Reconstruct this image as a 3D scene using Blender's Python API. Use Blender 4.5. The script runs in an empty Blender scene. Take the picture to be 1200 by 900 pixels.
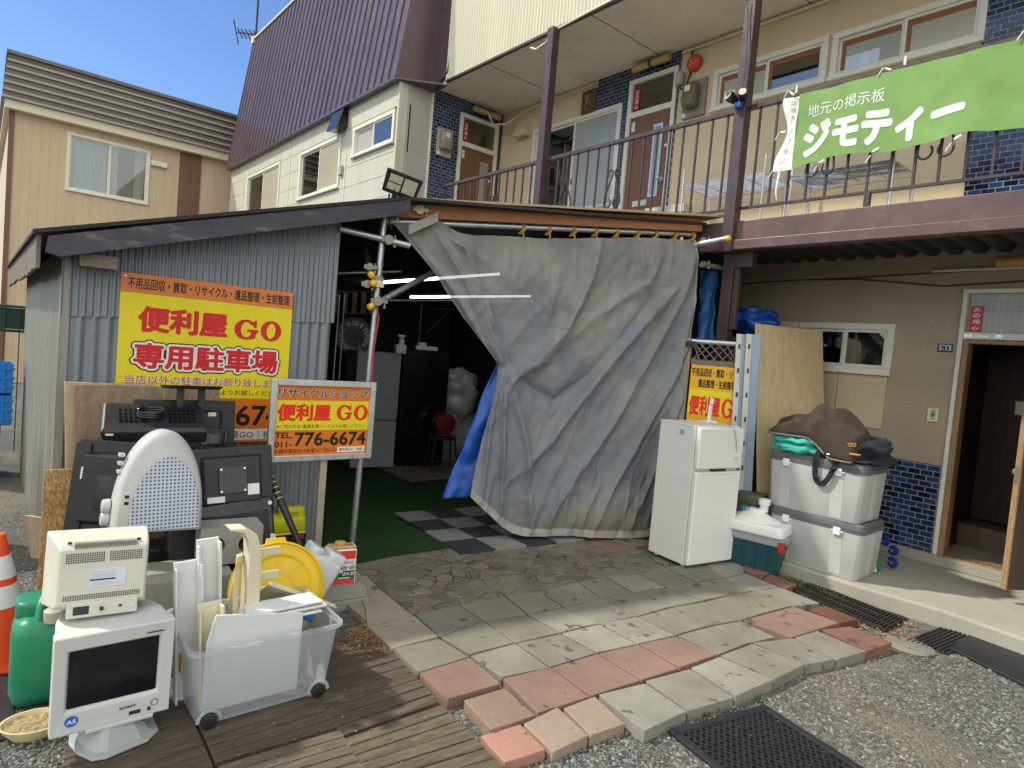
import bpy, bmesh, math, random
from mathutils import Matrix, Vector, noise as mnoise
random.seed(7)
SC = bpy.context.scene
# ---------------------------------------------------------------- camera
H = 1.6
F_PX = 752.1
YAW, PITCH, ROLL = math.radians(39.9775), math.radians(-2.917), math.radians(4.927)
fw = Vector((-math.cos(YAW)*math.cos(PITCH), math.sin(YAW)*math.cos(PITCH), math.sin(PITCH)))
rt = fw.cross(Vector((0, 0, 1))).normalized()
up = rt.cross(fw)
r2 = math.cos(ROLL)*rt + math.sin(ROLL)*up
u2 = -math.sin(ROLL)*rt + math.cos(ROLL)*up
CAM = Vector((0, 0, H))
cd = bpy.data.cameras.new('camera')
cam = bpy.data.objects.new('camera', cd)
SC.collection.objects.link(cam)
cam.matrix_world = Matrix(((r2.x, u2.x, -fw.x, 0), (r2.y, u2.y, -fw.y, 0), (r2.z, u2.z, -fw.z, H), (0, 0, 0, 1)))
cd.sensor_width = 36.0
cd.lens = F_PX/1200*36
cd.clip_start = 0.05
cd.clip_end = 2000
SC.camera = cam
# ---------------------------------------------------------------- sky, sun, exposure
SUN = Vector((-0.70, -0.66, 1.0)).normalized()
wd = bpy.data.worlds.new('World')
SC.world = wd
wd.use_nodes = True
nt = wd.node_tree
sky = nt.nodes.new('ShaderNodeTexSky')
sky.sky_type = 'NISHITA'
sky.sun_disc = False
sky.sun_elevation = math.asin(SUN.z)
sky.sun_rotation = math.atan2(SUN.x, SUN.y)
sky.air_density = 0.9
sky.dust_density = 0.1
sky.ozone_density = 3.0
bg = nt.nodes['Background']
# clear blue sky ahead, bright cloud bank added behind the camera as unseen fill
def wn(t, **k):
    q = nt.nodes.new(t)
    for a, v in k.items(): setattr(q, a, v)
    return q
hs = wn('ShaderNodeHueSaturation'); hs.inputs['Saturation'].default_value = 1.12; hs.inputs['Value'].default_value = 0.52; hs.inputs['Hue'].default_value = 0.512
nt.links.new(sky.outputs[0], hs.inputs['Color'])
wt = wn('ShaderNodeTexCoord'); dp = wn('ShaderNodeVectorMath', operation='DOT_PRODUCT'); nt.links.new(wt.outputs['Generated'], dp.inputs[0]); dp.inputs[1].default_value = Vector((0.62, -0.50, 0.30)).normalized()
wz = wn('ShaderNodeTexNoise'); wz.inputs['Scale'].default_value = 2.2; wz.inputs['Detail'].default_value = 6; nt.links.new(wt.outputs['Generated'], wz.inputs['Vector'])
ad = wn('ShaderNodeMath', operation='MULTIPLY_ADD'); nt.links.new(wz.outputs['Fac'], ad.inputs[0]); ad.inputs[1].default_value = 0.5; nt.links.new(dp.outputs['Value'], ad.inputs[2])
mr = wn('ShaderNodeMapRange', interpolation_type='SMOOTHSTEP'); nt.links.new(ad.outputs[0], mr.inputs[0]); mr.inputs[1].default_value = 0.45; mr.inputs[2].default_value = 0.95
wm = wn('ShaderNodeMix', data_type='RGBA'); nt.links.new(mr.outputs[0], wm.inputs[0]); nt.links.new(hs.outputs[0], wm.inputs[6]); wm.inputs[7].default_value = (5.4, 5.35, 5.25, 1)
nt.links.new(wm.outputs[2], bg.inputs[0])
bg.inputs[1].default_value = 0.15
sl = bpy.data.lights.new('sun', 'SUN')
so = bpy.data.objects.new('sun', sl)
SC.collection.objects.link(so)
sl.energy = 2.0
sl.angle = math.radians(2.0)
sl.color = (1.0, 0.93, 0.82)
so.rotation_euler = SUN.to_track_quat('Z', 'Y').to_euler()
SC.view_settings.view_transform = 'Standard'
SC.view_settings.look = 'None'
SC.view_settings.exposure = 1.2
SC.view_settings.use_white_balance = True
SC.view_settings.white_balance_temperature = 6600
SC.view_settings.white_balance_tint = 2
SC.view_settings.gamma = 1.0
SC.cycles.max_bounces = 8
SC.cycles.use_denoising = True
# ---------------------------------------------------------------- pixel rays of the 1200x900 photo onto real planes
def ray(x, y):
    return r2*((x-600)/F_PX) - u2*((y-450)/F_PX) + fw
def G(x, y, z=0.0):
    d = ray(x, y); return CAM + d*((z-H)/d.z)
def PX(x, y, X):
    d = ray(x, y); return CAM + d*(X/d.x)
def PY(x, y, Y):
    d = ray(x, y); return CAM + d*(Y/d.y)
# ---------------------------------------------------------------- materials
def lin(c):
    c = c/255.0
    return c/12.92 if c <= 0.04045 else ((c+0.055)/1.055)**2.4
def C(r, g, b, k=1.0):
    return (lin(r)*k, lin(g)*k, lin(b)*k, 1)
MATS = {}
class NT:
    def __init__(s, name):
        s.m = bpy.data.materials.new(name); s.m.use_nodes = True
        s.n = s.m.node_tree.nodes; s.l = s.m.node_tree.links
        s.b = s.n['Principled BSDF']
        s.tc = s.n.new('ShaderNodeTexCoord')
        MATS[name] = s.m
    def mapping(s, scale=(1, 1, 1), rot=(0, 0, 0), loc=(0, 0, 0)):
        q = s.n.new('ShaderNodeMapping'); q.inputs['Scale'].default_value = scale
        q.inputs['Rotation'].default_value = rot; q.inputs['Location'].default_value = loc
        s.l.new(s.tc.outputs['Object'], q.inputs['Vector']); return q.outputs[0]
    def noise(s, scale, vec=None, detail=5, rough=0.55, dist=0.0):
        q = s.n.new('ShaderNodeTexNoise'); q.inputs['Scale'].default_value = scale
        q.inputs['Detail'].default_value = detail; q.inputs['Roughness'].default_value = rough
        q.inputs['Distortion'].default_value = dist
        s.l.new(vec if vec is not None else s.tc.outputs['Object'], q.inputs['Vector']); return q.outputs['Fac']
    def ramp(s, fac, a, b, va=0.0, vb=1.0):
        q = s.n.new('ShaderNodeMapRange'); q.inputs[1].default_value = a; q.inputs[2].default_value = b
        q.inputs[3].default_value = va; q.inputs[4].default_value = vb
        s.l.new(fac, q.inputs[0]); return q.outputs[0]
    def mix(s, fac, a, b, mode='MIX'):
        q = s.n.new('ShaderNodeMix'); q.data_type = 'RGBA'; q.blend_type = mode
        for i, v in ((0, fac), (6, a), (7, b)):
            if hasattr(v, 'links') or hasattr(v, 'is_linked'): s.l.new(v, q.inputs[i])
            else: q.inputs[i].default_value = v
        return q.outputs[2]
    def math(s, op, a, b=0.0):
        q = s.n.new('ShaderNodeMath'); q.operation = op
        for i, v in ((0, a), (1, b)):
            if hasattr(v, 'is_linked'): s.l.new(v, q.inputs[i])
            else: q.inputs[i].default_value = v
        return q.outputs[0]
    def sep(s, vec=None):
        q = s.n.new('ShaderNodeSeparateXYZ'); s.l.new(vec if vec is not None else s.tc.outputs['Object'], q.inputs[0]); return q.outputs
    def comb(s, x, y, z=None):
        q = s.n.new('ShaderNodeCombineXYZ'); s.l.new(x, q.inputs[0]); s.l.new(y, q.inputs[1])
        if z is not None: s.l.new(z, q.inputs[2])
        return q.outputs[0]
    def col(s, v): 
        if hasattr(v, 'is_linked'): s.l.new(v, s.b.inputs['Base Color'])
        else: s.b.inputs['Base Color'].default_value = v
    def set(s, rough=None, metal=None, spec=None):
        for k, v in (('Roughness', rough), ('Metallic', metal), ('Specular IOR Level', spec)):
            if v is None: continue
            if hasattr(v, 'is_linked'): s.l.new(v, s.b.inputs[k])
            else: s.b.inputs[k].default_value = v
    def bump(s, h, strength=0.3, dist=0.01):
        q = s.n.new('ShaderNodeBump'); q.inputs['Strength'].default_value = strength; q.inputs['Distance'].default_value = dist
        s.l.new(h, q.inputs['Height'])
        if s.b.inputs['Normal'].is_linked:
            s.l.new(s.b.inputs['Normal'].links[0].from_socket, q.inputs['Normal'])
        s.l.new(q.outputs[0], s.b.inputs['Normal'])
def sc(c, k):
    return (min(c[0]*k, 1), min(c[1]*k, 1), min(c[2]*k, 1), 1)
def M(name, col, rough=0.55, var=0.12, scale=5, bump=0.0, bscale=90, metal=0.0, dirt=0.0, dcol=(0.06, 0.05, 0.04, 1), dscale=4, stretch=(1, 1, 1), spec=0.4):
    if name in MATS: return MATS[name]
    t = NT(name)
    v = t.mapping(stretch)
    n = t.noise(scale, v)
    c = t.mix(t.ramp(n, 0.3, 0.7), sc(col, 1-var), sc(col, 1+var))
    if dirt > 0:
        d = t.noise(dscale, v, 8, 0.7)
        d = t.ramp(d, 0.62-0.25*dirt, 0.78-0.15*dirt, 0, min(1, dirt*1.2))
        c = t.mix(d, c, dcol)
    t.col(c)
    rn = t.noise(scale*3)
    t.set(rough=t.ramp(rn, 0.3, 0.7, max(0.05, rough-0.08), min(1, rough+0.08)), metal=metal, spec=spec)
    if bump > 0:
        t.bump(t.noise(bscale, v, 4), bump, 0.004)
    return t.m
def glass_mat(name, tint=(0.5, 0.55, 0.55, 1), refl=0.25, rough=0.02):
    t = NT(name)
    g = t.n.new('ShaderNodeBsdfGlossy'); g.inputs['Roughness'].default_value = rough
    tr = t.n.new('ShaderNodeBsdfTransparent'); tr.inputs[0].default_value = tint
    lw = t.n.new('ShaderNodeLayerWeight'); lw.inputs[0].default_value = 0.35
    f = t.ramp(lw.outputs['Fresnel'], 0, 1, refl, 1.0)
    mx = t.n.new('ShaderNodeMixShader'); t.l.new(f, mx.inputs[0]); t.l.new(tr.outputs[0], mx.inputs[1]); t.l.new(g.outputs[0], mx.inputs[2])
    t.l.new(mx.outputs[0], t.n['Material Output'].inputs[0]); return t.m
# ---------------------------------------------------------------- mesh building
ROOTLOC = {}
class MB:
    def __init__(s, T=None):
        s.v = []; s.f = []; s.mi = []; s.T = T or Matrix(); s.m = 0
    def add(s, vs, fs, m=None):
        o = len(s.v); s.v += [s.T @ Vector(p) for p in vs]
        m = s.m if m is None else m
        for f in fs: s.f.append([o+i for i in f]); s.mi.append(m)
        return s
    def box(s, x0, x1, y0, y1, z0, z1, m=None):
        return s.add([(x0, y0, z0), (x1, y0, z0), (x1, y1, z0), (x0, y1, z0), (x0, y0, z1), (x1, y0, z1), (x1, y1, z1), (x0, y1, z1)],
                     [(0, 3, 2, 1), (4, 5, 6, 7), (0, 1, 5, 4), (1, 2, 6, 5), (2, 3, 7, 6), (3, 0, 4, 7)], m)
    def loft(s, rings, m=None, cap=True):
        n = len(rings[0]); vs = [p for r in rings for p in r]; fs = []
        for k in range(len(rings)-1):
            for i in range(n):
                j = (i+1) % n; fs.append((k*n+i, k*n+j, (k+1)*n+j, (k+1)*n+i))
        if cap:
            fs.append(tuple(range(n-1, -1, -1))); fs.append(tuple((len(rings)-1)*n+i for i in range(n)))
        return s.add(vs, fs, m)
    def prism(s, poly, vec, m=None):
        vec = Vector(vec); return s.loft([[Vector(p) for p in poly], [Vector(p)+vec for p in poly]], m)
    def tube(s, pts, r, n=10, m=None, cap=True):
        pts = [Vector(p) for p in pts]; rings = []; pu = None
        for i, p in enumerate(pts):
            d = (pts[min(i+1, len(pts)-1)]-pts[max(i-1, 0)]).normalized()
            a = pu if pu is not None else (Vector((0, 0, 1)) if abs(d.z) < 0.9 else Vector((1, 0, 0)))
            x = (a - d*a.dot(d)); x = x.normalized() if x.length > 1e-6 else d.orthogonal().normalized()
            y = d.cross(x); pu = x
            rr = r[i] if isinstance(r, (list, tuple)) else r
            rings.append([p + (x*math.cos(2*math.pi*k/n) + y*math.sin(2*math.pi*k/n))*rr for k in range(n)])
        return s.loft(rings, m, cap)
    def bar(s, p, q, w, h, upv=(0, 0, 1), m=None):
        p = Vector(p); q = Vector(q); d = (q-p).normalized(); u = Vector(upv)
        x = d.cross(u); x = x.normalized() if x.length > 1e-6 else d.orthogonal().normalized(); y = x.cross(d)
        r = [(-w/2, -h/2), (w/2, -h/2), (w/2, h/2), (-w/2, h/2)]
        return s.loft([[c + x*a + y*b for a, b in r] for c in (p, q)], m)
    def lathe(s, prof, n=24, c=(0, 0, 0), m=None, sx=1, sy=1):
        c = Vector(c)
        return s.loft([[c+Vector((r*sx*math.cos(2*math.pi*k/n), r*sy*math.sin(2*math.pi*k/n), z)) for k in range(n)] for r, z in prof], m)
    def disc_y(s, prof, n=24, c=(0, 0, 0), m=None):
        c = Vector(c)   # lathe round the local y axis: prof = (r, y)
        return s.loft([[c+Vector((r*math.cos(2*math.pi*k/n), y, r*math.sin(2*math.pi*k/n))) for k in range(n)] for r, y in prof], m)
    def grid(s, fn, nu, nv, m=None, mfn=None):
        o = len(s.v)
        for j in range(nv+1):
            for i in range(nu+1): s.v.append(s.T @ Vector(fn(i/nu, j/nv)))
        for j in range(nv):
            for i in range(nu):
                a = o+j*(nu+1)+i; s.f.append([a, a+1, a+nu+2, a+nu+1])
                s.mi.append(mfn((i+.5)/nu, (j+.5)/nv) if mfn else (s.m if m is None else m))
        return s
    def quad(s, a, b, c, d, m=None):
        return s.add([a, b, c, d], [(0, 1, 2, 3)], m)
    def text(s, body, x0, z0, w, h, y=0.0, bold=0.0, m=None, fit=True, depth=0.0, shear=0.0):
        """lettering laid in the local xz plane, facing -y, filling the box (x0,z0,w,h)"""
        vs, fs = text_geo(body, 0.0, shear)
        if not vs: return s
        if bold > .012:   # heavier strokes: the glyph repeated round itself, a hair's breadth apart in depth
            ax = min(p[0] for p in vs); bx = max(p[0] for p in vs); az = min(p[1] for p in vs); bz = max(p[1] for p in vs)
            g = bold; kx = w/(bx-ax+2*g); kz = h/(bz-az+2*g); n = 8 if g < .06 else 14
            for i in range(n+1):
                dx, dz = (0, 0) if i == n else (g*math.cos(2*math.pi*i/n), g*math.sin(2*math.pi*i/n))
                s.add([(x0+(p[0]-ax+g+dx)*kx, y-i*.00004, z0+(p[1]-az+g+dz)*kz) for p in vs], fs, m)
            return s
        ax = min(p[0] for p in vs); bx = max(p[0] for p in vs); az = min(p[1] for p in vs); bz = max(p[1] for p in vs)
        k = w/(bx-ax); kz = h/(bz-az)
        return s.add([(x0+(p[0]-ax)*k, y, z0+(p[1]-az)*kz) for p in vs], fs, m)
    def build(s, name, mats, root=None, parent=None, loc=None, smooth=None, bevel=0, seg=2, solid=0, subsurf=0, norm=True, weld=False):
        if root is not None: base = ROOTLOC[root.name]
        elif loc is not None: base = Vector(loc)
        else:
            base = Vector((sum(p.x for p in s.v)/len(s.v), sum(p.y for p in s.v)/len(s.v), min(p.z for p in s.v)))
        me = bpy.data.meshes.new(name)
        me.from_pydata([p-base for p in s.v], [], s.f)
        mats = mats if isinstance(mats, (list, tuple)) else [mats]
        for q in mats: me.materials.append(MATS[q] if isinstance(q, str) else q)
        me.polygons.foreach_set('material_index', s.mi)
        if norm:
            bm = bmesh.new(); bm.from_mesh(me)
            if weld: bmesh.ops.remove_doubles(bm, verts=bm.verts, dist=1e-5)
            bmesh.ops.recalc_face_normals(bm, faces=bm.faces); bm.to_mesh(me); bm.free()
        ob = bpy.data.objects.new(name, me); SC.collection.objects.link(ob)
        if root is not None:
            ob.parent = parent or root
        else:
            ob.location = base; ROOTLOC[ob.name] = base
        if smooth is not None:
            me.polygons.foreach_set('use_smooth', [True]*len(me.polygons))
            if smooth < 180: me.set_sharp_from_angle(angle=math.radians(smooth))
        if bevel:
            b = ob.modifiers.new('b', 'BEVEL'); b.width = bevel; b.segments = seg; b.limit_method = 'ANGLE'; b.angle_limit = math.radians(40); b.harden_normals = False
        if solid:
            b = ob.modifiers.new('s', 'SOLIDIFY'); b.thickness = solid; b.offset = 0
        if subsurf:
            b = ob.modifiers.new('u', 'SUBSURF'); b.levels = subsurf; b.render_levels = subsurf
        return ob
_TC = {}
def text_geo(body, bold=0.0, shear=0.0):
    k = (body, bold, shear)
    if k in _TC: return _TC[k]
    cu = bpy.data.curves.new('lettering', 'FONT'); cu.body = body; cu.size = 1.0; cu.offset = bold; cu.shear = shear
    cu.resolution_u = 3; cu.fill_mode = 'FRONT'
    o = bpy.data.objects.new('lettering', cu); SC.collection.objects.link(o)
    dg = bpy.context.evaluated_depsgraph_get()
    me = o.evaluated_get(dg).to_mesh()
    vs = [tuple(v.co) for v in me.vertices]; fs = [tuple(p.vertices) for p in me.polygons]
    o.evaluated_get(dg).to_mesh_clear()
    bpy.data.objects.remove(o); bpy.data.curves.remove(cu)
    _TC[k] = (vs, fs); return _TC[k]
def tag(o, label, cat, group=None):
    o['label'] = label; o['category'] = cat
    if group: o['group'] = group
    return o
def thing(name, label, cat, loc=(0, 0, 0), group=None):
    o = bpy.data.objects.new(name, None); SC.collection.objects.link(o); o.location = loc; o.empty_display_size = 0.1
    ROOTLOC[o.name] = Vector(loc); return tag(o, label, cat, group)
def kind(o, k='structure'):
    o['kind'] = k; return o
def fr(loc, rz=0.0, rx=0.0, ry=0.0):
    """local frame: rz about the vertical first, then a lean rx about local x, then ry about local y (degrees)"""
    return Matrix.Translation(Vector(loc)) @ Matrix.Rotation(math.radians(rz), 4, 'Z') @ Matrix.Rotation(math.radians(rx), 4, 'X') @ Matrix.Rotation(math.radians(ry), 4, 'Y')
def holed(mb, x0, x1, z0, z1, t, holes, m=None):
    """wall in the local xz plane from y=0 back to y=t with rectangular openings"""
    xs = sorted({x0, x1, *[min(max(h[i], x0), x1) for h in holes for i in (0, 1)]}); zs = sorted({z0, z1, *[min(max(h[i], z0), z1) for h in holes for i in (2, 3)]})
    inh = lambda x, z: any(h[0] < x < h[1] and h[2] < z < h[3] for h in holes)
    cell = lambda i, j: 0 <= i < len(xs)-1 and 0 <= j < len(zs)-1 and not inh((xs[i]+xs[i+1])/2, (zs[j]+zs[j+1])/2)
    for i in range(len(xs)-1):
        for j in range(len(zs)-1):
            if not cell(i, j): continue
            a, b, c, d = xs[i], xs[i+1], zs[j], zs[j+1]
            mb.quad((a, 0, c), (b, 0, c), (b, 0, d), (a, 0, d), m)
            mb.quad((a, t, c), (a, t, d), (b, t, d), (b, t, c), m)
            if not cell(i-1, j): mb.quad((a, 0, c), (a, 0, d), (a, t, d), (a, t, c), m)
            if not cell(i+1, j): mb.quad((b, 0, c), (b, t, c), (b, t, d), (b, 0, d), m)
            if not cell(i, j-1): mb.quad((a, 0, c), (a, t, c), (b, t, c), (b, 0, c), m)
            if not cell(i, j+1): mb.quad((a, 0, d), (b, 0, d), (b, t, d), (a, t, d), m)
    return mb
# ================================================================ materials of the place
def tile_mat(name, axis, c1, c2, mort=(0.30, 0.31, 0.31, 1), bw=0.097, rh=0.047, ms=0.0035, rough=0.12, bias=-0.1, vary=None):
    t = NT(name); o = t.sep()
    v = t.comb(o[0] if axis == 'x' else o[1], o[2])
    b = t.n.new('ShaderNodeTexBrick'); b.inputs['Scale'].default_value = 1
    b.inputs['Brick Width'].default_value = bw; b.inputs['Row Height'].default_value = rh; b.inputs['Mortar Size'].default_value = ms
    b.inputs['Mortar Smooth'].default_value = 0.1; b.inputs['Bias'].default_value = bias
    b.inputs['Color1'].default_value = c1; b.inputs['Color2'].default_value = c2; b.inputs['Mortar'].default_value = mort
    t.l.new(v, b.inputs['Vector'])
    c = t.mix(t.ramp(t.noise(14), 0.35, 0.65, 0, 0.5), b.outputs['Color'], (0.35, 0.38, 0.4, 1), 'MULTIPLY')
    t.col(c); t.set(rough=t.ramp(b.outputs['Fac'], 0, 1, rough, 0.8), spec=0.5)
    inv = t.math('SUBTRACT', 1.0, b.outputs['Fac']); t.bump(inv, 0.6, 0.003)
    t.bump(t.noise(25), 0.25, 0.004); return t.m
BL1, BL2 = (0.008, 0.013, 0.03, 1), (0.035, 0.075, 0.21, 1)
tile_mat('tile_x', 'x', BL1, BL2); tile_mat('tile_y', 'y', BL1, BL2)
def stripes(name, col, axis, period, groove, rough=0.5, metal=0, bumpd=0.004, gcol=0.55, var=0.08, dirt=0.0, dcol=(0.1, 0.08, 0.06, 1)):
    t = NT(name); o = t.sep()
    f = t.math('FRACT', t.math('MULTIPLY', o[{'x': 0, 'y': 1, 'z': 2}[axis]], 1.0/period))
    g = t.ramp(f, 0.0, groove, 1, 0)
    c = t.mix(t.ramp(t.noise(2.5, t.mapping((2, 2, 0.5))), 0.3, 0.7), sc(col, 1-var), sc(col, 1+var))
    if dirt: c = t.mix(t.ramp(t.noise(3, t.mapping((4, 4, 0.6)), 8, 0.7), 0.5, 0.75, 0, dirt), c, dcol)
    t.col(t.mix(g, c, sc(col, gcol))); t.set(rough=rough, metal=metal)
    t.bump(t.math('SUBTRACT', 1.0, g), 0.8, bumpd); return t.m
def stucco(name, col, size=140, strength=0.6, stain=0.35):
    t = NT(name)
    n = t.noise(1.3, None, 6, 0.6); n2 = t.noise(1.0, t.mapping((6, 6, 0.8)), 6, 0.7)
    c = t.mix(t.ramp(n, 0.3, 0.7), sc(col, 0.88), sc(col, 1.08))
    c = t.mix(t.ramp(n2, 0.55, 0.8, 0, stain), c, sc(col, 0.6))
    gr = t.noise(size, None, 3, 0.6)
    c = t.mix(t.ramp(gr, 0.35, 0.65, 0, 0.22), c, sc(col, 0.55))
    t.col(c); t.set(rough=0.9, spec=0.2); t.bump(gr, strength, 0.008); return t.m
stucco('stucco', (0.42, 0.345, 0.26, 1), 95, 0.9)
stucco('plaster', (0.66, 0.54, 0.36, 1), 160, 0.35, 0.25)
stucco('grey_panel', (0.40, 0.37, 0.345, 1), 160, 0.15, 0.45)
stucco('soffit', (0.80, 0.75, 0.66, 1), 120, 0.15, 0.5)
stucco('concrete', (0.36, 0.335, 0.29, 1), 120, 0.5, 0.5)
stucco('block', (0.34, 0.33, 0.29, 1), 110, 0.9, 0.6)
M('siding', (0.50, 0.475, 0.395, 1), 0.55, 0.07, 2, 0.08, 60, dirt=0.25, dcol=(0.33, 0.30, 0.24, 1), stretch=(2.5, 2.5, .25))
stripes('tan_siding', (0.54, 0.41, 0.275, 1), 'y', 0.16, 0.09, 0.6, gcol=0.72, var=0.05)
stripes('tan_siding_x', (0.54, 0.42, 0.30, 1), 'x', 0.16, 0.09, 0.6, gcol=0.72, var=0.05)
stripes('brown_panel', (0.16, 0.075, 0.045, 1), 'z', 0.3, 0.03, 0.55)
M('grey_roof', (0.135, 0.122, 0.118, 1), 0.35, 0.10, 3)
M('cream_trim', (0.66, 0.60, 0.45, 1), 0.5, 0.04)
M('mansard', (0.080, 0.051, 0.064, 1), 0.30, 0.14, 1.5, dirt=0.10, dcol=(0.17, 0.11, 0.10, 1), stretch=(1, 1, .2), spec=0.6)
M('cream_metal', (0.58, 0.55, 0.42, 1), 0.45, 0.07, 2, dirt=0.25, dcol=(0.35, 0.31, 0.2, 1), stretch=(2, 2, .25))
M('brown_paint', (0.052, 0.030, 0.031, 1), 0.38, 0.2, 5, 0.15, 40, dirt=0.28, dcol=(0.17, 0.12, 0.10, 1), dscale=9, spec=0.5)
M('beam_paint', (0.105, 0.062, 0.060, 1), 0.45, 0.22, 4, 0.15, 40, dirt=0.35, dcol=(0.22, 0.16, 0.14, 1), dscale=5)
M('deck_under', (0.035, 0.045, 0.045, 1), 0.6, 0.2, 3)
M('white_frame', (0.68, 0.66, 0.58, 1), 0.4, 0.06, 6, dirt=0.15, dcol=(0.3, 0.27, 0.2, 1), dscale=9)
M('alu', (0.58, 0.58, 0.56, 1), 0.32, 0.1, 8, metal=0.85, dirt=0.15, dcol=(0.2, 0.19, 0.17, 1), dscale=12)
M('galv', (0.46, 0.47, 0.50, 1), 0.36, 0.2, 10, 0.1, 60, metal=0.75, dirt=0.25, dcol=(0.16, 0.13, 0.10, 1), dscale=10)
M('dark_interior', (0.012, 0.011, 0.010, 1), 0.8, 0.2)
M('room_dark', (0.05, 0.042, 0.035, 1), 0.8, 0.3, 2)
M('frosted', (0.33, 0.34, 0.31, 1), 0.18, 0.10, 1.2, spec=0.6)
M('frosted_warm', (0.40, 0.36, 0.29, 1), 0.2, 0.10, 1.2, spec=0.6)
M('curtain_white', (0.70, 0.68, 0.62, 1), 0.8, 0.1, 6, stretch=(3, 3, .2))
M('curtain_sky_tint', (0.55, 0.66, 0.80, 1), 0.8, 0.1, 6, stretch=(3, 3, .2))
glass_mat('glass', (0.80, 0.83, 0.82, 1), 0.07)
glass_mat('glass_dark', (0.35, 0.36, 0.36, 1), 0.22)
def wood(name, c1, c2, scale=6, stretch=(1, 1, 12), rough=0.6, dirt=0.2, dcol=(0.05, 0.035, 0.02, 1), bump=0.15, rot=(0, 0, 0)):
    t = NT(name); v = t.mapping(tuple(1/q if q > 1 else q for q in stretch) if False else stretch, rot)
    w = t.noise(scale, v, 8, 0.6, 1.2); w2 = t.noise(scale*5, v, 4, 0.6)
    c = t.mix(t.ramp(w, 0.3, 0.7), c1, c2); c = t.mix(t.ramp(w2, 0.45, 0.7, 0, 0.4), c, sc(c1, 0.6))
    if dirt: c = t.mix(t.ramp(t.noise(3, None, 8, 0.7), 0.5, 0.75, 0, dirt), c, dcol)
    t.col(c); t.set(rough=rough, spec=0.3); t.bump(w2, bump, 0.004); return t.m
wood('door_wood', (0.15, 0.072, 0.042, 1), (0.24, 0.125, 0.078, 1), 9, (6, 6, .4), 0.5, 0.1)
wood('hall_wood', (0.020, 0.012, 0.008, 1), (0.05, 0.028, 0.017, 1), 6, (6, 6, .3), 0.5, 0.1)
wood('frame_wood', (0.26, 0.15, 0.07, 1), (0.40, 0.25, 0.13, 1), 8, (6, 6, .4), 0.55, 0.15)
wood('red_wood', (0.20, 0.075, 0.03, 1), (0.30, 0.12, 0.05, 1), 8, (.4, 6, 6), 0.5, 0.1)
wood('board_wood', (0.24, 0.085, 0.03, 1), (0.36, 0.15, 0.06, 1), 7, (.6, .6, 8), 0.5, 0.15)
wood('old_plank', (0.12, 0.095, 0.075, 1), (0.27, 0.235, 0.20, 1), 10, (1, 8, 8), 0.85, 0.35, (0.04, 0.033, 0.028, 1), 0.5)
wood('old_post', (0.19, 0.165, 0.13, 1), (0.36, 0.32, 0.26, 1), 9, (9, 9, .5), 0.85, 0.3, (0.06, 0.05, 0.04, 1), 0.4)
M('fascia_paint', (0.050, 0.042, 0.062, 1), 0.5, 0.15, 4, 0.1, 40, dirt=0.33, dcol=(0.34, 0.31, 0.29, 1), dscale=6, stretch=(1, .6, 3))
def zinc(name, col, streak):
    t = NT(name); v = t.mapping((9, 9, 0.45))
    a = t.noise(2.0, v, 8, 0.65); b = t.noise(3.2, t.mapping((5, 5, .9), loc=(3, 1, 2)), 8, 0.72); d = t.noise(26, None, 4, 0.7)
    c = t.mix(t.ramp(a, 0.3, 0.7), sc(col, 0.72), sc(col, 1.2))
    c = t.mix(t.ramp(b, 0.56, 0.76, 0, streak), c, (0.13, 0.085, 0.045, 1))
    c = t.mix(t.ramp(d, 0.74, 0.80, 0, 0.8), c, (0.05, 0.035, 0.025, 1))
    t.col(c); t.set(rough=t.ramp(a, 0.3, 0.7, 0.38, 0.6), metal=0.35, spec=0.5); return t.m
zinc('zinc', (0.215, 0.235, 0.265, 1), 0.6); zinc('zinc_sunlit', (0.27, 0.26, 0.235, 1), 0.8)  # same sheet twice: bluish for the shaded front, warmer for the sunlit side
M('tar_roof', (0.02, 0.019, 0.019, 1), 0.7, 0.2, 6, 0.2, 50)
# ground
def gravel_mat():
    t = NT('gravel')
    v = t.n.new('ShaderNodeTexVoronoi'); v.inputs['Scale'].default_value = 85; v.inputs['Randomness'].default_value = 1
    t.l.new(t.tc.outputs['Object'], v.inputs['Vector'])
    big = t.noise(0.9, t.mapping(loc=(4, 2, 0)), 6, 0.6); mid = t.noise(4.5, None, 6, 0.65); fine = t.noise(230, None, 3, 0.7)
    s = t.sep(v.outputs['Color'])
    c = t.mix(t.ramp(s[0], 0.0, 1.0), (0.05, 0.049, 0.047, 1), (0.19, 0.187, 0.178, 1))
    c = t.mix(t.ramp(big, 0.47, 0.58, 0, 0.85), c, (0.195, 0.165, 0.12, 1))
    c = t.mix(t.ramp(mid, 0.52, 0.70, 0, 0.65), c, (0.062, 0.06, 0.056, 1))
    c = t.mix(t.ramp(fine, 0.62, 0.8, 0, 0.3), c, (0.30, 0.29, 0.27, 1))
    t.col(c); t.set(rough=0.9, spec=0.25)
    t.bump(v.outputs['Distance'], 0.9, 0.012); t.bump(mid, 0.4, 0.03); return t.m
gravel_mat()
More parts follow.
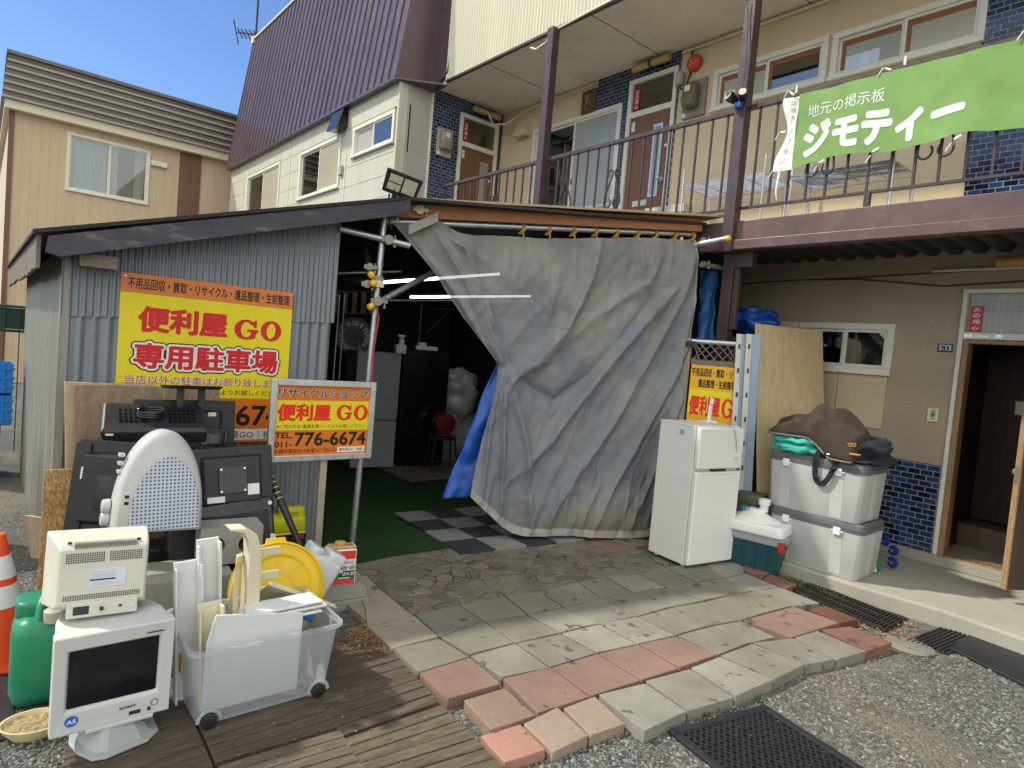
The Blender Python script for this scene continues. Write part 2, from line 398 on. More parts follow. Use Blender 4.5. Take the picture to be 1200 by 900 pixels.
def slab_mat(name, col, agg=0.0, ribs=False):
    t = NT(name)
    n = t.noise(2.3, None, 7, 0.65); g = t.noise(150, None, 3, 0.7); sp = t.noise(10, None, 4, 0.55)
    c = t.mix(t.ramp(n, 0.3, 0.7), sc(col, 0.68), sc(col, 1.15)); c = t.mix(t.ramp(t.noise(6, None, 6, .7), .5, .75, 0, .4), c, (0.10, 0.092, 0.08, 1))
    c = t.mix(t.ramp(g, 0.3, 0.7, 0, 0.3+agg), c, sc(col, 0.55 if not agg else 1.6))
    c = t.mix(t.ramp(sp, 0.635, 0.665, 0, 0.65), c, (0.045, 0.04, 0.037, 1))
    mo = t.noise(1.1, t.mapping(loc=(9, 4, 0)), 6, 0.7); c = t.mix(t.ramp(mo, 0.56, 0.74, 0, 0.45), c, (0.16, 0.155, 0.085, 1))
    t.col(c); t.set(rough=0.88, spec=0.25); t.bump(g, 0.35+agg, 0.004)
    if ribs:
        o = t.sep(t.mapping(rot=(0, 0, -0.12))); f = t.math('SINE', t.math('MULTIPLY', o[1 if ribs == 'y' else 0], 2*math.pi/0.02)); t.bump(f, 0.28, 0.003)
    return t.m
slab_mat('slab_grey', (0.225, 0.208, 0.175, 1)); slab_mat('slab_grey_rib', (0.25, 0.232, 0.20, 1), 0, 'y'); slab_mat('slab_light', (0.29, 0.272, 0.235, 1), 0, 'x')
slab_mat('slab_green', (0.235, 0.22, 0.17, 1)); slab_mat('slab_red', (0.265, 0.165, 0.135, 1), 0, 'y'); slab_mat('slab_deepred', (0.235, 0.115, 0.09, 1))
slab_mat('slab_agg', (0.27, 0.235, 0.185, 1), 0.3); slab_mat('slab_brown', (0.24, 0.165, 0.125, 1), 0.1); slab_mat('slab_salmon', (0.36, 0.19, 0.145, 1), 0.1); slab_mat('slab_beige', (0.285, 0.215, 0.17, 1), 0.1); slab_mat('slab_rust', (0.14, 0.062, 0.042, 1))
def flag_mat():
    t = NT('flagstone'); v = t.mapping((1, 1, 0))
    nz = t.n.new('ShaderNodeTexNoise'); nz.inputs['Scale'].default_value = 5; t.l.new(v, nz.inputs['Vector'])
    w = t.n.new('ShaderNodeVectorMath'); w.operation = 'MULTIPLY_ADD'; t.l.new(nz.outputs['Color'], w.inputs[0]); w.inputs[1].default_value = (0.07, 0.07, 0); t.l.new(v, w.inputs[2])
    e = t.n.new('ShaderNodeTexVoronoi'); e.feature = 'DISTANCE_TO_EDGE'; e.inputs['Scale'].default_value = 9; t.l.new(w.outputs[0], e.inputs['Vector'])
    k = t.n.new('ShaderNodeTexVoronoi'); k.inputs['Scale'].default_value = 9; t.l.new(w.outputs[0], k.inputs['Vector'])
    s = t.sep(k.outputs['Color']); g = t.noise(120, None, 4, 0.7); n = t.noise(1.5, None, 6)
    c = t.mix(s[0], (0.135, 0.115, 0.105, 1), (0.235, 0.205, 0.175, 1)); c = t.mix(t.ramp(s[1], 0.7, 0.9, 0, 0.6), c, (0.24, 0.17, 0.135, 1))
    c = t.mix(t.ramp(n, 0.5, 0.66, 0, 0.6), c, (0.235, 0.22, 0.17, 1)); c = t.mix(t.ramp(g, 0.35, 0.7, 0, 0.6), c, (0.055, 0.048, 0.042, 1))
    j = t.ramp(e.outputs['Distance'], 0.018, 0.05); jn = t.ramp(t.noise(4), 0.4, 0.6)
    jc = t.mix(jn, (0.055, 0.05, 0.042, 1), (0.27, 0.25, 0.19, 1))
    t.col(t.mix(j, jc, c)); t.set(rough=0.85, spec=0.25); t.bump(j, 0.9, 0.010); t.bump(g, 0.4, 0.005); return t.m
flag_mat()
# ================================================================ ground
kind(MB().add([(-300, -300, 0), (300, -300, 0), (300, 300, 0), (-300, 300, 0)], [(0, 1, 2, 3)]).build('ground', 'gravel', loc=(0, 0, 0)))
# concrete apron along the building
W, EY, CX, WY = 6.26, 4.95, -8.24, 4.43
ap = [(-3.05, 4.95), (-2.45, 4.97), (-1.9, 4.955), (-1.3, 5.02), (-0.9, 4.97), (-0.3, 4.90), (3.5, 4.86), (3.5, W+.3), (-3.05, W+.3)]
kind(MB().prism([(x, y, -.02) for x, y in ap], (0, 0, .14)).build('concrete_apron', 'concrete', bevel=0.018, seg=3))
kind(MB().box(-3.0, -0.70, W-.06, W-.002, .121, .205).build('wall_footing', 'concrete', bevel=0.006))
# ================================================================ the apartment building
apt = thing('apartment_building', 'two storey beige apartment block with brown balcony and dark brown metal upper roof', 'building', (-4, W, 0))
TF = fr((0, W, 0))
TE = fr((CX, 0, 0), 90)
TWG = fr((0, WY, 0))
ub = (-8.24, 2.2)
big = (-7.44, -5.74, 3.42, 4.88); d2 = (-5.62, -4.90, 2.87, 5.12); k1 = (-4.38, -3.13, 4.47, 4.91); k2 = (-3.07, -1.84, 4.47, 4.90)
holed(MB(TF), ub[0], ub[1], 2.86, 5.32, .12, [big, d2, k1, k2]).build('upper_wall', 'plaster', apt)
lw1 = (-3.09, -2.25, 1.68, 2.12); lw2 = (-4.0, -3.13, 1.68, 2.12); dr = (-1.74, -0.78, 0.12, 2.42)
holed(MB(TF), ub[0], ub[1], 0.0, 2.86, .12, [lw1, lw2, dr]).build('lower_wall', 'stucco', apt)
def tiles(x0, x1, z0, z1, holes, T=TF, mat='tile_x', t=.012):
    mb = MB(T @ Matrix.Translation((0, -t, 0))); holed(mb, x0, x1, z0, z1, t-.002, holes).build('tile_panel', mat, apt)
tiles(-6.20, -4.87, 2.87, 5.30, [big, d2]); tiles(-1.84, 0.6, 2.87, 5.30, []); tiles(-2.9, -1.77, 0.206, 0.95, [])
# end wall of the balcony, facing along it
d1 = (5.46, 6.17, 2.87, 5.09)
holed(MB(TE), 4.95, W+.12, 2.86, 5.32, .12, [d1]).build('end_wall', 'tile_y', apt)
MB(TE).box(WY, 4.95, 0, .12, 0, 5.27).build('grey_side_panel', 'grey_panel', apt)
holed(MB(TE @ Matrix.Translation((0, -.02, 0))), 4.935, 4.965, 2.86, 5.30, .1, []).build('corner_strip', 'white_frame', apt)
# siding wing
wg = [(-14.8, -12.82, 3.55, 4.88), (-11.8, -10.08, 4.0, 4.85), (-9.62, -8.34, 4.39, 4.85)]
mb = MB(TWG); z = 0.0
zs = [i*0.305 for i in range(18)]
holed(mb, -16.05, CX+.003, 0, 5.26, .12, wg)
mb.build('siding_wall', 'siding', apt)
mb = MB(TWG)
for zz in zs[8:]:
    if zz < 5.2:
        xs = [-16.05]+[v for h in wg if h[2]-.03 < zz < h[3]+.03 for v in (h[0]-.03, h[1]+.03)]+[CX+.003]
        for a, b in zip(xs[::2], xs[1::2]): mb.box(a, b, -.012, -.0005, zz, zz+.292)
# keep the boards clear of windows
def boards():
    mb = MB(TWG)
    for zz in zs[8:]:
        z1 = min(zz+.297, 5.25)
        hs = [(h[0]-.04, h[1]+.04, h[2]-.04, h[3]+.04) for h in wg]
        holed(mb, -16.05, CX+.004, zz, z1, .010, hs)
    return mb
m2 = boards(); m2.v = [p+Vector((0, -.011, 0)) for p in m2.v]; m2.build('siding_boards', 'siding', apt, bevel=.003)
mb = MB(TWG)
for x in (-15.1, -12.31, -9.86): mb.box(x, x+.014, -.0235, -.0205, 2.6, 5.24)
mb.build('siding_joint', 'foam_grey' if 'foam_grey' in MATS else 'soffit', apt)
MB(TWG).box(CX-.03, CX+.012, -.02, .03, 0, 5.26).build('corner_post', 'siding', apt)
MB().box(-16.07, -15.95, WY+.01, 12, 0, 5.26).build('gable_wall', 'siding', apt)
# mansard: leaning standing-seam sheet
B0, B1, ZM0, ZM1 = 4.33, 4.76, 5.24, 8.35
def mans(x, z, off=0): 
    k = (z-ZM0)/(ZM1-ZM0); return Vector((x, B0+(B1-B0)*k-off, z))
mb = MB(); XL, XR = -16.12, -8.22
mb.loft([[mans(XL, ZM0), mans(XR, ZM0), mans(XR, ZM0, -.03), mans(XL, ZM0, -.03)], [mans(XL, ZM1), mans(XR, ZM1), mans(XR, ZM1, -.03), mans(XL, ZM1, -.03)]])
n = 36
for i in range(n+1):
    x = XL+.012+(XR-XL-.024)*i/n
    mb.loft([[mans(x-.012, zz, 0), mans(x+.012, zz, 0), mans(x+.010, zz, .020), mans(x-.010, zz, .020)] for zz in (ZM0, ZM1)])
mb.box(XL, XR, B0-.02, B0+.14, ZM0-.03, ZM0+.01)
mb.build('mansard_roof', 'mansard', apt)
mb = MB()
mb.prism([(XR, B0+.03, ZM0), (XR, 4.93, ZM0+.0), (XR, 5.05, ZM1), (XR, B1+.03, ZM1)], (-.03, 0, 0))
mb.prism([(XR, 4.93, ZM0+.02), (-7.88, 4.93, 5.40), (-7.72, 5.02, 6.5), (-7.6, 5.05, ZM1), (XR, 5.05, ZM1)], (0, .04, 0))
mb.prism([(XR, B0, ZM0), (-7.88, 4.96, ZM0+.02), (XR, 4.96, ZM0)], (0, 0, -.02))
mb.build('roof_return', 'mansard', apt)
mb = MB()
mb.box(XL-.06, XL+.06, B1-.05, B1+.5, ZM1-.1, ZM1+.06); mb.box(XL, XR, B1-.03, B1+.2, ZM1-.01, ZM1+.03)
mb.build('ridge_cap', 'cream_trim', apt)
MB().box(XL+.05, XR-.05, B1+.1, 12, 5.3, ZM1-.02).build('upper_storey', 'mansard', apt)
# eave fascia of ribbed cream sheet
def corr(mb, x0, x1, z0, z1, pitch, amp, seg=6, m=None):
    n = max(2, int((x1-x0)/pitch*seg)); vs = []; fs = []
    for i in range(n+1):
        x = x0+(x1-x0)*i/n; y = -amp*math.cos(2*math.pi*(x-x0)/pitch)
        z0v = z0(x) if callable(z0) else z0; z1v = z1(x) if callable(z1) else z1
        vs += [(x, y, z0v), (x, y, z1v)]
    for i in range(n): fs.append((2*i, 2*i+2, 2*i+3, 2*i+1))
    return mb.add(vs, fs, m)
corr(MB(fr((0, EY-.01, 0))), -7.9, 1.6, 5.31, 7.6, 0.056, 0.0075, 8).build('eave_fascia', 'cream_metal', apt, smooth=40, norm=False)
MB().box(-7.9, 1.6, EY-.018, EY+.03, 5.285, 5.312).build('drip_edge', 'brown_paint', apt)
MB().box(CX, 1.6, EY+.03, W+.12, 5.30, 5.42).build('eave_soffit', 'soffit', apt)
mb = MB()
for x in (-7.0, -5.15, -3.35, -1.55): mb.box(x-.004, x+.004, EY+.05, W, 5.2965, 5.2995)
mb.build('soffit_joint', 'room_dark', apt)
# balcony deck, beam, posts
mb = MB(fr((0, 0, 2.74)))
MB().box(CX, 2.0, EY+.02, W, 2.78, 2.86).build('balcony_floor', 'concrete', apt)
mb = MB()
for i in range(60):
    x = -8.2+i*.17
    mb.prism([(x, EY+.06, 2.775), (x+.035, EY+.06, 2.72), (x+.10, EY+.06, 2.72), (x+.135, EY+.06, 2.775)], (0, W-EY-.07, 0))
mb.build('deck_underside', 'deck_under', apt)
mb = MB(); mb.box(CX, 2.0, 4.915, 4.985, 2.70, 2.865); mb.box(CX, 2.0, 4.875, 4.985, 2.615, 2.697)
mb.build('balcony_beam', 'beam_paint', apt, bevel=.006)
for x, z0 in ((-5.65, 2.865), (-3.13, 0.0)):
    mb = MB(); mb.box(x-.05, x+.05, 4.855, 4.955, max(z0, 2.60), 5.285)
    if z0 == 0: mb.box(x-.09, x+.01, 4.985, 5.085, 0, 2.70); mb.box(x+.012, x+.06, 5.01, 5.06, 1.95, 2.55); mb.box(x-.02, x+.18, 4.99, 5.08, 2.48, 2.62)
    mb.build('post', 'brown_paint', apt, bevel=.004)
rail = MB()
rail.box(-7.78, 2.0, 4.925, 4.97, 3.80, 3.835)
rail.box(-7.78, 2.0, 4.935, 4.96, 2.965, 2.985)
for i in range(64):
    x = -7.70+i*.152
    if abs(x+5.65) < .06 or abs(x+3.13) < .06: continue
    rail.box(x-.008, x+.008, 4.94, 4.956, 2.98, 3.80)
for x in (-7.0, -4.4, -2.06, -0.2): rail.box(x-.02, x+.02, 4.93, 4.965, 2.865, 2.97)
ra = rail.build('balcony_railing', 'brown_paint', apt)
def scroll(x):
    mb = MB(); 
    for s in (-1, 1):
        p = []
        for k in range(15):
            a = math.radians(-20+k*18); p.append((x+s*(.045-.032*math.cos(a)), 4.93, 3.50+.034*math.sin(a)))
        p = p[::-1]+[(x+s*.05, 4.93, 3.40), (x+s*.10, 4.93, 3.27)]
        for k in range(12):
            a = math.radians(0-k*20); p.append((x+s*(.062+.045*math.cos(a)), 4.93, 3.20+.05*math.sin(a)))
        mb.tube(p, .0085, 6)
    mb.build('scroll_ornament', 'brown_paint', apt, parent=ra, smooth=60)
for x in (-6.55, -5.25, -4.55, -2.43, -1.65): scroll(x)
# ---------------------------------------------------------------- windows and doors
def window(T, x0, x1, z0, z1, cols, root=apt, fmat='white_frame', f=.045, proud=.028, back=.34, bmat='room_dark', sill=True, cur=None, rows=()):
    """cols: list of (fraction, pane material)"""
    mb = MB(T)
    mb.box(x0-.012, x1+.012, -proud, .055, z1-f, z1+.012); mb.box(x0-.012, x1+.012, -proud, .055, z0-.012, z0+f)
    mb.box(x0-.012, x0+f, -proud+.001, .054, z0+f, z1-f); mb.box(x1-f, x1+.012, -proud+.001, .054, z0+f, z1-f)
    if sill: mb.box(x0-.02, x1+.02, -proud-.03, -proud, z0-.014, z0+.012)
    xs = [x0+f]; ps = []
    for i, (a, m) in enumerate(cols):
        xa = xs[-1]; xb = x0+f+(x1-x0-2*f)*sum(c[0] for c in cols[:i+1]); xs.append(xb)
        yy = .004 if i % 2 else .024; s = .026
        for q in ((xa, xa+s), (xb-s, xb)): mb.box(q[0], q[1], yy-.016, yy+.012, z0+f, z1-f)
        mb.box(xa+s, xb-s, yy-.015, yy+.011, z0+f, z0+f+s*1.2); mb.box(xa+s, xb-s, yy-.015, yy+.011, z1-f-s, z1-f)
        for rz in rows: mb.box(xa+s, xb-s, yy-.010, yy+.010, rz-.012, rz+.012)
        ps.append((xa+s, xb-s, yy, m))
    w = mb.build('window', fmat, root, bevel=.003, seg=1)
    for xa, xb, yy, m in ps:
        MB(T).box(xa-.004, xb+.004, yy-.003, yy+.003, z0+f+.02, z1-f-.02).build('pane', m, root, parent=w)
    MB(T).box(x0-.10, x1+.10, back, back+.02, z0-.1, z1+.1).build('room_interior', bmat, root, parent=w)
    if cur:
        for (a, b, cm, amp) in cur:
            xa, xb = x0+f+(x1-x0-2*f)*a, x0+f+(x1-x0-2*f)*b
            MB(T).grid(lambda u, v: (xa+(xb-xa)*u, .15+amp*math.sin(u*(xb-xa)/.085*2*math.pi+math.sin(v*3)), z0+(z1-z0)*v), int((xb-xa)/.012)+2, 6).build('curtain', cm, root, parent=w, smooth=180, norm=False)
    return w
window(TF, *big, [(.5, 'glass_dark'), (.5, 'frosted')], rows=(3.62,), bmat='room_dark')
window(TF, *k1, [(.5, 'frosted_warm'), (.5, 'glass_dark')], bmat='room_dark', back=.16)
window(TF, *k2, [(.5, 'frosted'), (.5, 'frosted_warm')], bmat='frosted_warm', back=.16)
for a, b in ((k1, 'x'), (k2, 'x')):
    xm = (a[0]+a[1])/2
    for p, q, y in ((a[0]+.075, xm-.03, .018), (xm+.03, a[1]-.075, -.002)): MB(TF).box(p, q, y, y+.002, a[3]-.125, a[3]-.075).build('inner_frame', 'red_wood', apt); MB(TF).box(p, p+.035, y, y+.0018, a[2]+.08, a[3]-.126).build('inner_frame', 'red_wood', apt)
MB(TF).box(k2[0]+.115, k2[0]+.42, .016, .0195, k2[2]+.08, k2[2]+.20).build('window_screen', 'curtain_sky_tint', apt)
MB(TF).box(k1[0]+.115, k1[0]+.26, .016, .0195, k1[2]+.08, k1[2]+.20).build('window_screen', 'curtain_white', apt)
window(TF, *lw1, [(.5, 'glass_dark'), (.5, 'glass')], fmat='white_frame', bmat='room_dark', back=.17)
window(TF, *lw2, [(.5, 'glass_dark'), (.5, 'glass_dark')], fmat='white_frame', bmat='room_dark', back=.17)
for q in (.06, .47): MB(TF).box(lw1[0]+q, lw1[0]+q+.035, .07, .10, lw1[2]+.05, lw1[3]-.05).build('inner_frame', 'red_wood', apt)
window(TWG, *wg[0], [(.5, 'glass'), (.5, 'frosted_warm')], cur=[(.0, .45, 'curtain_white', .02)])
window(TWG, *wg[1], [(.5, 'glass'), (.5, 'frosted_warm')], cur=[(.1, .5, 'frosted_warm', .012)])
window(TWG, *wg[2], [(.5, 'frosted_warm'), (.5, 'glass_dark')], bmat='curtain_sky_tint', back=.16)
def transom_door(T, h, handle_side=1):
    x0, x1, z0, z1 = h; zt = z1-.42
    mb = MB(T); f = .045
    mb.box(x0-.01, x0+f, -.03, .06, z0, z1+.01); mb.box(x1-f, x1+.01, -.03, .06, z0, z1+.01)
    mb.box(x0+f, x1-f, -.029, .06, z1-f, z1+.01); mb.box(x0+f, x1-f, -.028, .06, zt-.05, zt+.02)
    d = mb.build('door_frame', 'white_frame', apt, bevel=.003, seg=1)
    lf = MB(T).box(x0+f+.004, x1-f-.004, .0, .04, z0+.01, zt-.055).build('door', 'door_wood', apt)
    xa = x0+(x1-x0)*.60
    m2 = MB(T); m2.box(xa, xa+.025, -.012, -.001, z0+.75, zt-.20); m2.box(xa+.115, xa+.14, -.012, -.001, z0+.75, zt-.20); m2.box(xa+.026, xa+.114, -.012, -.001, zt-.235, zt-.20); m2.box(xa+.026, xa+.114, -.012, -.001, z0+.75, z0+.78)
    m2.build('slit_frame', 'alu', apt, parent=lf)
    MB(T).box(xa+.026, xa+.114, -.006, -.001, z0+.785, zt-.24).build('slit_glass', 'frosted', apt, parent=lf)
    m3 = MB(T); xk = x1-.11; m3.disc_y([(.012, -.05), (.026, -.055), (.028, -.075), (.018, -.088)], 14, (xk, 0, z0+.95)); m3.disc_y([(.024, -.006), (.024, -.001)], 14, (xk, 0, z0+.95)); m3.disc_y([(.011, -.06), (.011, -.001)], 10, (xk, 0, z0+.95))
    m3.build('knob', 'alu', apt, parent=lf, smooth=50)
    m4 = MB(T); m4.box(x0+.20, x0+.42, -.008, -.001, z0+.66, z0+.73); m4.build('letter_slot', M('pale_green', (0.50, 0.62, 0.48, 1), .5), apt, parent=lf)
    m5 = MB(T); m5.box(x0+.07, x0+.12, -.003, -.001, zt-.22, zt-.10); m5.disc_y([(.02, -.003), (.02, -.001)], 12, (x1-.09, 0, z0+1.35)); m5.build('notice', 'white_frame', apt, parent=lf)
    p = MB(T).box(x0+f, x1-f, .01, .016, zt+.02, z1-f).build('transom_pane', 'glass_dark', apt, parent=d)
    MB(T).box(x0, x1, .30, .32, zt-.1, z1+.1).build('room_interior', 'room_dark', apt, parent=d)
    MB(T).box(x0+.05, x1-.3, .12, .13, zt+.03, zt+.2).build('room_interior', 'frosted_warm', apt, parent=d) if handle_side > 0 else MB(T).box(x0+.40, x1-.05, .12, .13, zt+.02, z1-.05).build('room_interior', 'frosted_warm', apt, parent=d)
    red_notice(T, x0+.075, zt+.05, .075, .26, d)
M('red_sticker', (0.55, 0.03, 0.05, 1), .45, .06); M('white_ink', (0.80, 0.78, 0.76, 1), .5, .03)
def red_notice(T, x, z, w, h, par):
    mb = MB(T); mb.box(x, x+w, -.002, .006, z, z+h)
    for i, ch in enumerate('火の用心'): mb.text(ch, x+w*.2, z+h-(i+1)*h*.24+.004, w*.6, h*.17, -.0032, .02, 1)
    mb.build('red_notice', ['red_sticker', 'white_ink'], apt, parent=par, norm=False)
transom_door(TF, d2); transom_door(TE, d1, -1)
# ground-floor entrance: recess, frame, transom, open leaf
x0, x1 = dr[0], dr[1]
mb = MB(TF); mb.box(x0-.012, x0+.022, -.035, .10, .206, 2.43); mb.box(x1-.022, x1+.012, -.035, .10, .206, 2.43); mb.box(x0+.022, x1-.022, -.034, .10, 2.395, 2.43); mb.box(x0+.022, x1-.022, -.036, .10, 2.02, 2.075)
ef = mb.build('door_frame', 'white_frame', apt, bevel=.004, seg=1)
mb = MB(TF); mb.box(x0+.024, x0+.065, -.02, .11, .206, 2.017); mb.box(x1-.065, x1-.024, -.02, .11, .206, 2.017); mb.box(x0+.066, x1-.066, -.019, .11, 1.985, 2.017); mb.box(x0+.066, x1-.066, -.03, .11, .19, .215)
mb.build('inner_door_frame', 'frame_wood', apt, bevel=.003, seg=1)
def wire_glass():
    t = NT('wire_glass'); o = t.sep()
    fx = t.math('FRACT', t.math('MULTIPLY', o[0], 24)); fz = t.math('FRACT', t.math('MULTIPLY', o[2], 24))
    l = t.math('MAXIMUM', t.ramp(fx, 0.0, 0.10, 1, 0), t.ramp(fz, 0.0, 0.10, 1, 0))
    c = t.mix(t.ramp(t.noise(5), .4, .6), (.27, .25, .22, 1), (.37, .34, .30, 1)); t.col(t.mix(l, c, (.10, .09, .08, 1))); t.set(rough=.15); return t.m
wire_glass()
MB(TF).box(x0+.022, x1-.022, .02, .026, 2.076, 2.395).build('transom_pane', 'wire_glass', apt, parent=ef)
red_notice(fr((0, W+.012, 0)), x0+.045, 2.085, .085, .21, ef)
mb = MB(TF); mb.box(x0+.03, x0+.09, -.04, -.037, 2.035, 2.06); mb.box(x0+.11, x0+.20, -.04, -.037, 2.04, 2.052); mb.box(x0+.24, x0+.29, -.04, -.037, 2.035, 2.06); mb.build('label_plate', 'alu', apt, parent=ef)
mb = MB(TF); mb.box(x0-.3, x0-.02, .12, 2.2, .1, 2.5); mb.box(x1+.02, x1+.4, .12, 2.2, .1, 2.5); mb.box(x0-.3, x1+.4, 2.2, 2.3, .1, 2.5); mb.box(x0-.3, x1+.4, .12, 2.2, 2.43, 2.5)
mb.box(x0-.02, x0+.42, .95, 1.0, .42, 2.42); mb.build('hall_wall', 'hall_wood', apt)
wood('hall_floor', (0.10, 0.07, 0.045, 1), (0.17, 0.125, 0.085, 1), 7, (.6, 7, 6), .45, .2)
mb = MB(TF); mb.box(x0-.02, x1+.02, .0, .62, .10, .20, 0); mb.box(x0-.02, x1+.02, .62, 2.2, .10, .40, 1); mb.build('hall_floor', ['concrete', 'hall_floor'], apt)
MB(TF).box(x0+.22, x0+.30, .94, .949, 1.42, 1.54).build('light_switch', 'cream_trim', apt)
# leaf swung open towards the yard
hx, hy = x1-.03, W-.03; fx, fy = -1.135, 5.66
dv = Vector((fx-hx, fy-hy, 0)); L = dv.length; ang = math.degrees(math.atan2(dv.y, dv.x))
TL = fr((hx, hy, 0), ang)
wood('leaf_wood', (0.035, 0.022, 0.016, 1), (0.07, 0.045, 0.03, 1), 6, (6, 6, .3), .45, .1)
lf = MB(TL).box(.0, L-.012, -.018, .018, .215, 2.0).build('entrance_door', 'leaf_wood', apt)
MB(TL).box(L-.011, L+.004, -.019, .019, .215, 2.0).build('door_edge', 'frame_wood', apt, parent=lf)
mb = MB(TL); mb.box(L+.0045, L+.008, -.013, .013, .98, 1.10)
for s in (-1, 1): mb.tube([(L-.06, s*.02, 1.05), (L-.06, s*.05, 1.05)], .010, 10); mb.lathe([(.0, -.02), (.022, -.018), (.027, 0), (.022, .018), (.0, .02)], 14, (L-.06, s*.062, 1.05))
mb.build('knob', 'alu', apt, parent=lf, smooth=50)
mb = MB(TF); mb.box(-3.1, -2.69, -.014, -.001, 1.19, 1.665); mb.box(-2.684, -2.26, -.014, -.001, 1.185, 1.665); mb.build('wall_board', M('beige_board', (0.52, 0.41, 0.27, 1), .7, .06, 3, .1, 60, dirt=.12, dcol=(.2, .15, .1, 1), dscale=9), apt, bevel=.002, seg=1)
MB().box(-16, 3, 12, 12.1, 0, 8).build('rear_wall', 'plaster', apt)
MB().box(CX, 3, W+.1, 12, 7.2, 7.5).build('flat_roof', 'tar_roof', apt)
# ================================================================ neighbour house
NX = -17.5
nh = thing('neighbor_house', 'tan house with a grey ribbed roof and curtained window beyond the shed', 'house', (NX, 3, 0))
TN = fr((NX, 0, 0), 90)
pE = PX(1, 122, NX+.25); pT = PX(10, 62, NX+.15); zE = pE.z; zT = pT.z
nw = (PX(80, 155, NX).y, PX(176, 178, NX).y, PX(76, 222, NX).z, PX(80, 155, NX).z)
y0 = PX(10, 180, NX).y
holed(MB(TN), y0, 9, 0, zE+.05, .15, [nw]).build('wall', 'tan_siding', nh)
MB().box(NX-9, NX-.15, y0, y0+.15, 0, zE+.05).build('side_wall', 'tan_siding_x', nh)
MB(TN).box(y0-.02, y0+.07, -.03, .03, 0, zE).build('corner_trim', 'brown_panel', nh)
b0, b1 = PX(211, 182, NX).y, PX(236, 188, NX).y
MB(TN).box(b0, b1, -.02, .0, 0, zE+.02).build('brown_strip', 'brown_panel', nh)
MB().box(NX-9, NX+.22, pE.y+.06, 9, zE-.02, zE+.16).build('eave_trim', 'cream_trim', nh)
mb = MB(); 
nb = 6
for i in range(nb):
    za, zb = zE+.16+(zT-zE-.16)*i/nb, zE+.16+(zT-zE-.16)*(i+1)/nb
    ya, yb = pE.y+(pT.y-pE.y)*i/nb, pE.y+(pT.y-pE.y)*(i+1)/nb
    xa, xb = NX+.27-.02*i, NX+.25-.02*i
    mb.prism([(xa, ya, za), (xb-.02, yb, zb-.05), (xb-.02, yb, zb), (NX-9, yb, zb), (NX-9, ya, za)], (0, 9-ya, 0), 0)
    mb.box(xa-.03, xa+.025, ya, 9, za+.0, za+.045, 1)
mb.box(NX-9, NX+.20, pT.y-.03, 9, zT, zT+.07, 0)
mb.build('roof', ['grey_roof', M('roof_rib', (0.33, 0.29, 0.24, 1), .35, .08)], nh)
window(TN, *nw, [(.5, 'glass'), (.5, 'glass')], nh, f=.05, cur=[(.02, .98, 'curtain_white', .03)] if False else [(.03, .48, 'curtain_sky_tint', .03), (.52, .62, 'curtain_white', .03), (.85, .98, 'curtain_white', .03)])  # left curtain tinted blue to paint in the sky reflected by the pane
v0 = PX(186, 193, NX)
MB(TN).box(v0.y-.17, v0.y+.17, -.09, 0, v0.z-.06, v0.z+.06).build('vent_cover', 'white_frame', nh, bevel=.01)
# ================================================================ paving in front of the shed
ZP = 0.05
def z1(pts): return [(400+x/3, 600+y/3) for x, y in pts]
SL = ['slab_grey', 'slab_grey_rib', 'slab_light', 'slab_green', 'slab_red', 'slab_deepred', 'slab_agg', 'slab_brown', 'slab_rust', 'slab_beige']
SLAB_QUADS = []
pav = MB()
rs = random.Random(3)
def slab(q, mat, top=ZP, bottom=-.03, mb=None, tilt=.005, gap=.008):
    P = [G(x, y, top) for x, y in q]; c = sum(P, Vector())/4
    SLAB_QUADS.append([(p.x, p.y) for p in P])
    P = [p+(c-p).normalized()*gap + Vector((0, 0, rs.uniform(-tilt, tilt))) for p in P]
    (mb or pav).loft([[Vector((p.x, p.y, bottom)) for p in P], P], SL.index(mat) if mb is None else 0)
def strip(a, b, mats):
    for i, m in enumerate(mats):
        if m: slab([a[i], a[i+1], b[i+1], b[i]], m)
lf_ = z1([(45, 236), (80, 328), (90, 402), (180, 480), (270, 565), (372, 663)])
rg_ = z1([(85, 222), (170, 300), (257, 362), (345, 440), (452, 510), (566, 603)])
strip(lf_, rg_, ['slab_agg', 'slab_agg', 'slab_agg', 'slab_grey', 'slab_red'])
L0 = [(486, 720), (538, 708), (592, 698), (632, 693), (677, 682), (710, 675), (748, 672), (779, 665), (820, 658), (866, 653)]
L1 = [(515, 747), (567, 728), (618, 720), (660, 711), (705, 701), (742, 694), (780, 688), (815, 682), (848, 677), (873, 671)]
L2 = [(550, 767), (604, 754), (657, 742), (702, 731), (746, 722), (788, 711), (825, 704), (858, 697), (884, 692), (914, 688)]
L3 = [(588, 795), (645, 782), (700, 765), (748, 755), (793, 744), (833, 733), (868, 727), (900, 717), (930, 710), (962, 706)]
L4 = [(630, 836), (692, 816), (752, 797), (797, 783), (842, 767), (880, 753)]
strip(L0, L1, ['slab_grey', 'slab_green', 'slab_green', 'slab_grey_rib', 'slab_grey', 'slab_light', 'slab_green', 'slab_grey', 'slab_light'])
strip(L1, L2, ['slab_grey', 'slab_grey', 'slab_light', 'slab_grey_rib', 'slab_grey', 'slab_grey', 'slab_grey_rib', 'slab_green', 'slab_light'])
strip(L2, L3, ['slab_grey_rib', 'slab_grey', 'slab_light', 'slab_light', 'slab_grey', 'slab_grey', 'slab_grey', 'slab_green', 'slab_grey_rib'])
strip(L3[:6], L4, ['slab_red', 'slab_red', 'slab_red', 'slab_red', 'slab_grey'])
slab([(833, 733), (868, 727), (910, 747), (880, 753)], 'slab_grey_rib'); 
slab([(870, 726), (930, 710), (985, 730), (928, 747)], 'slab_red', .058)
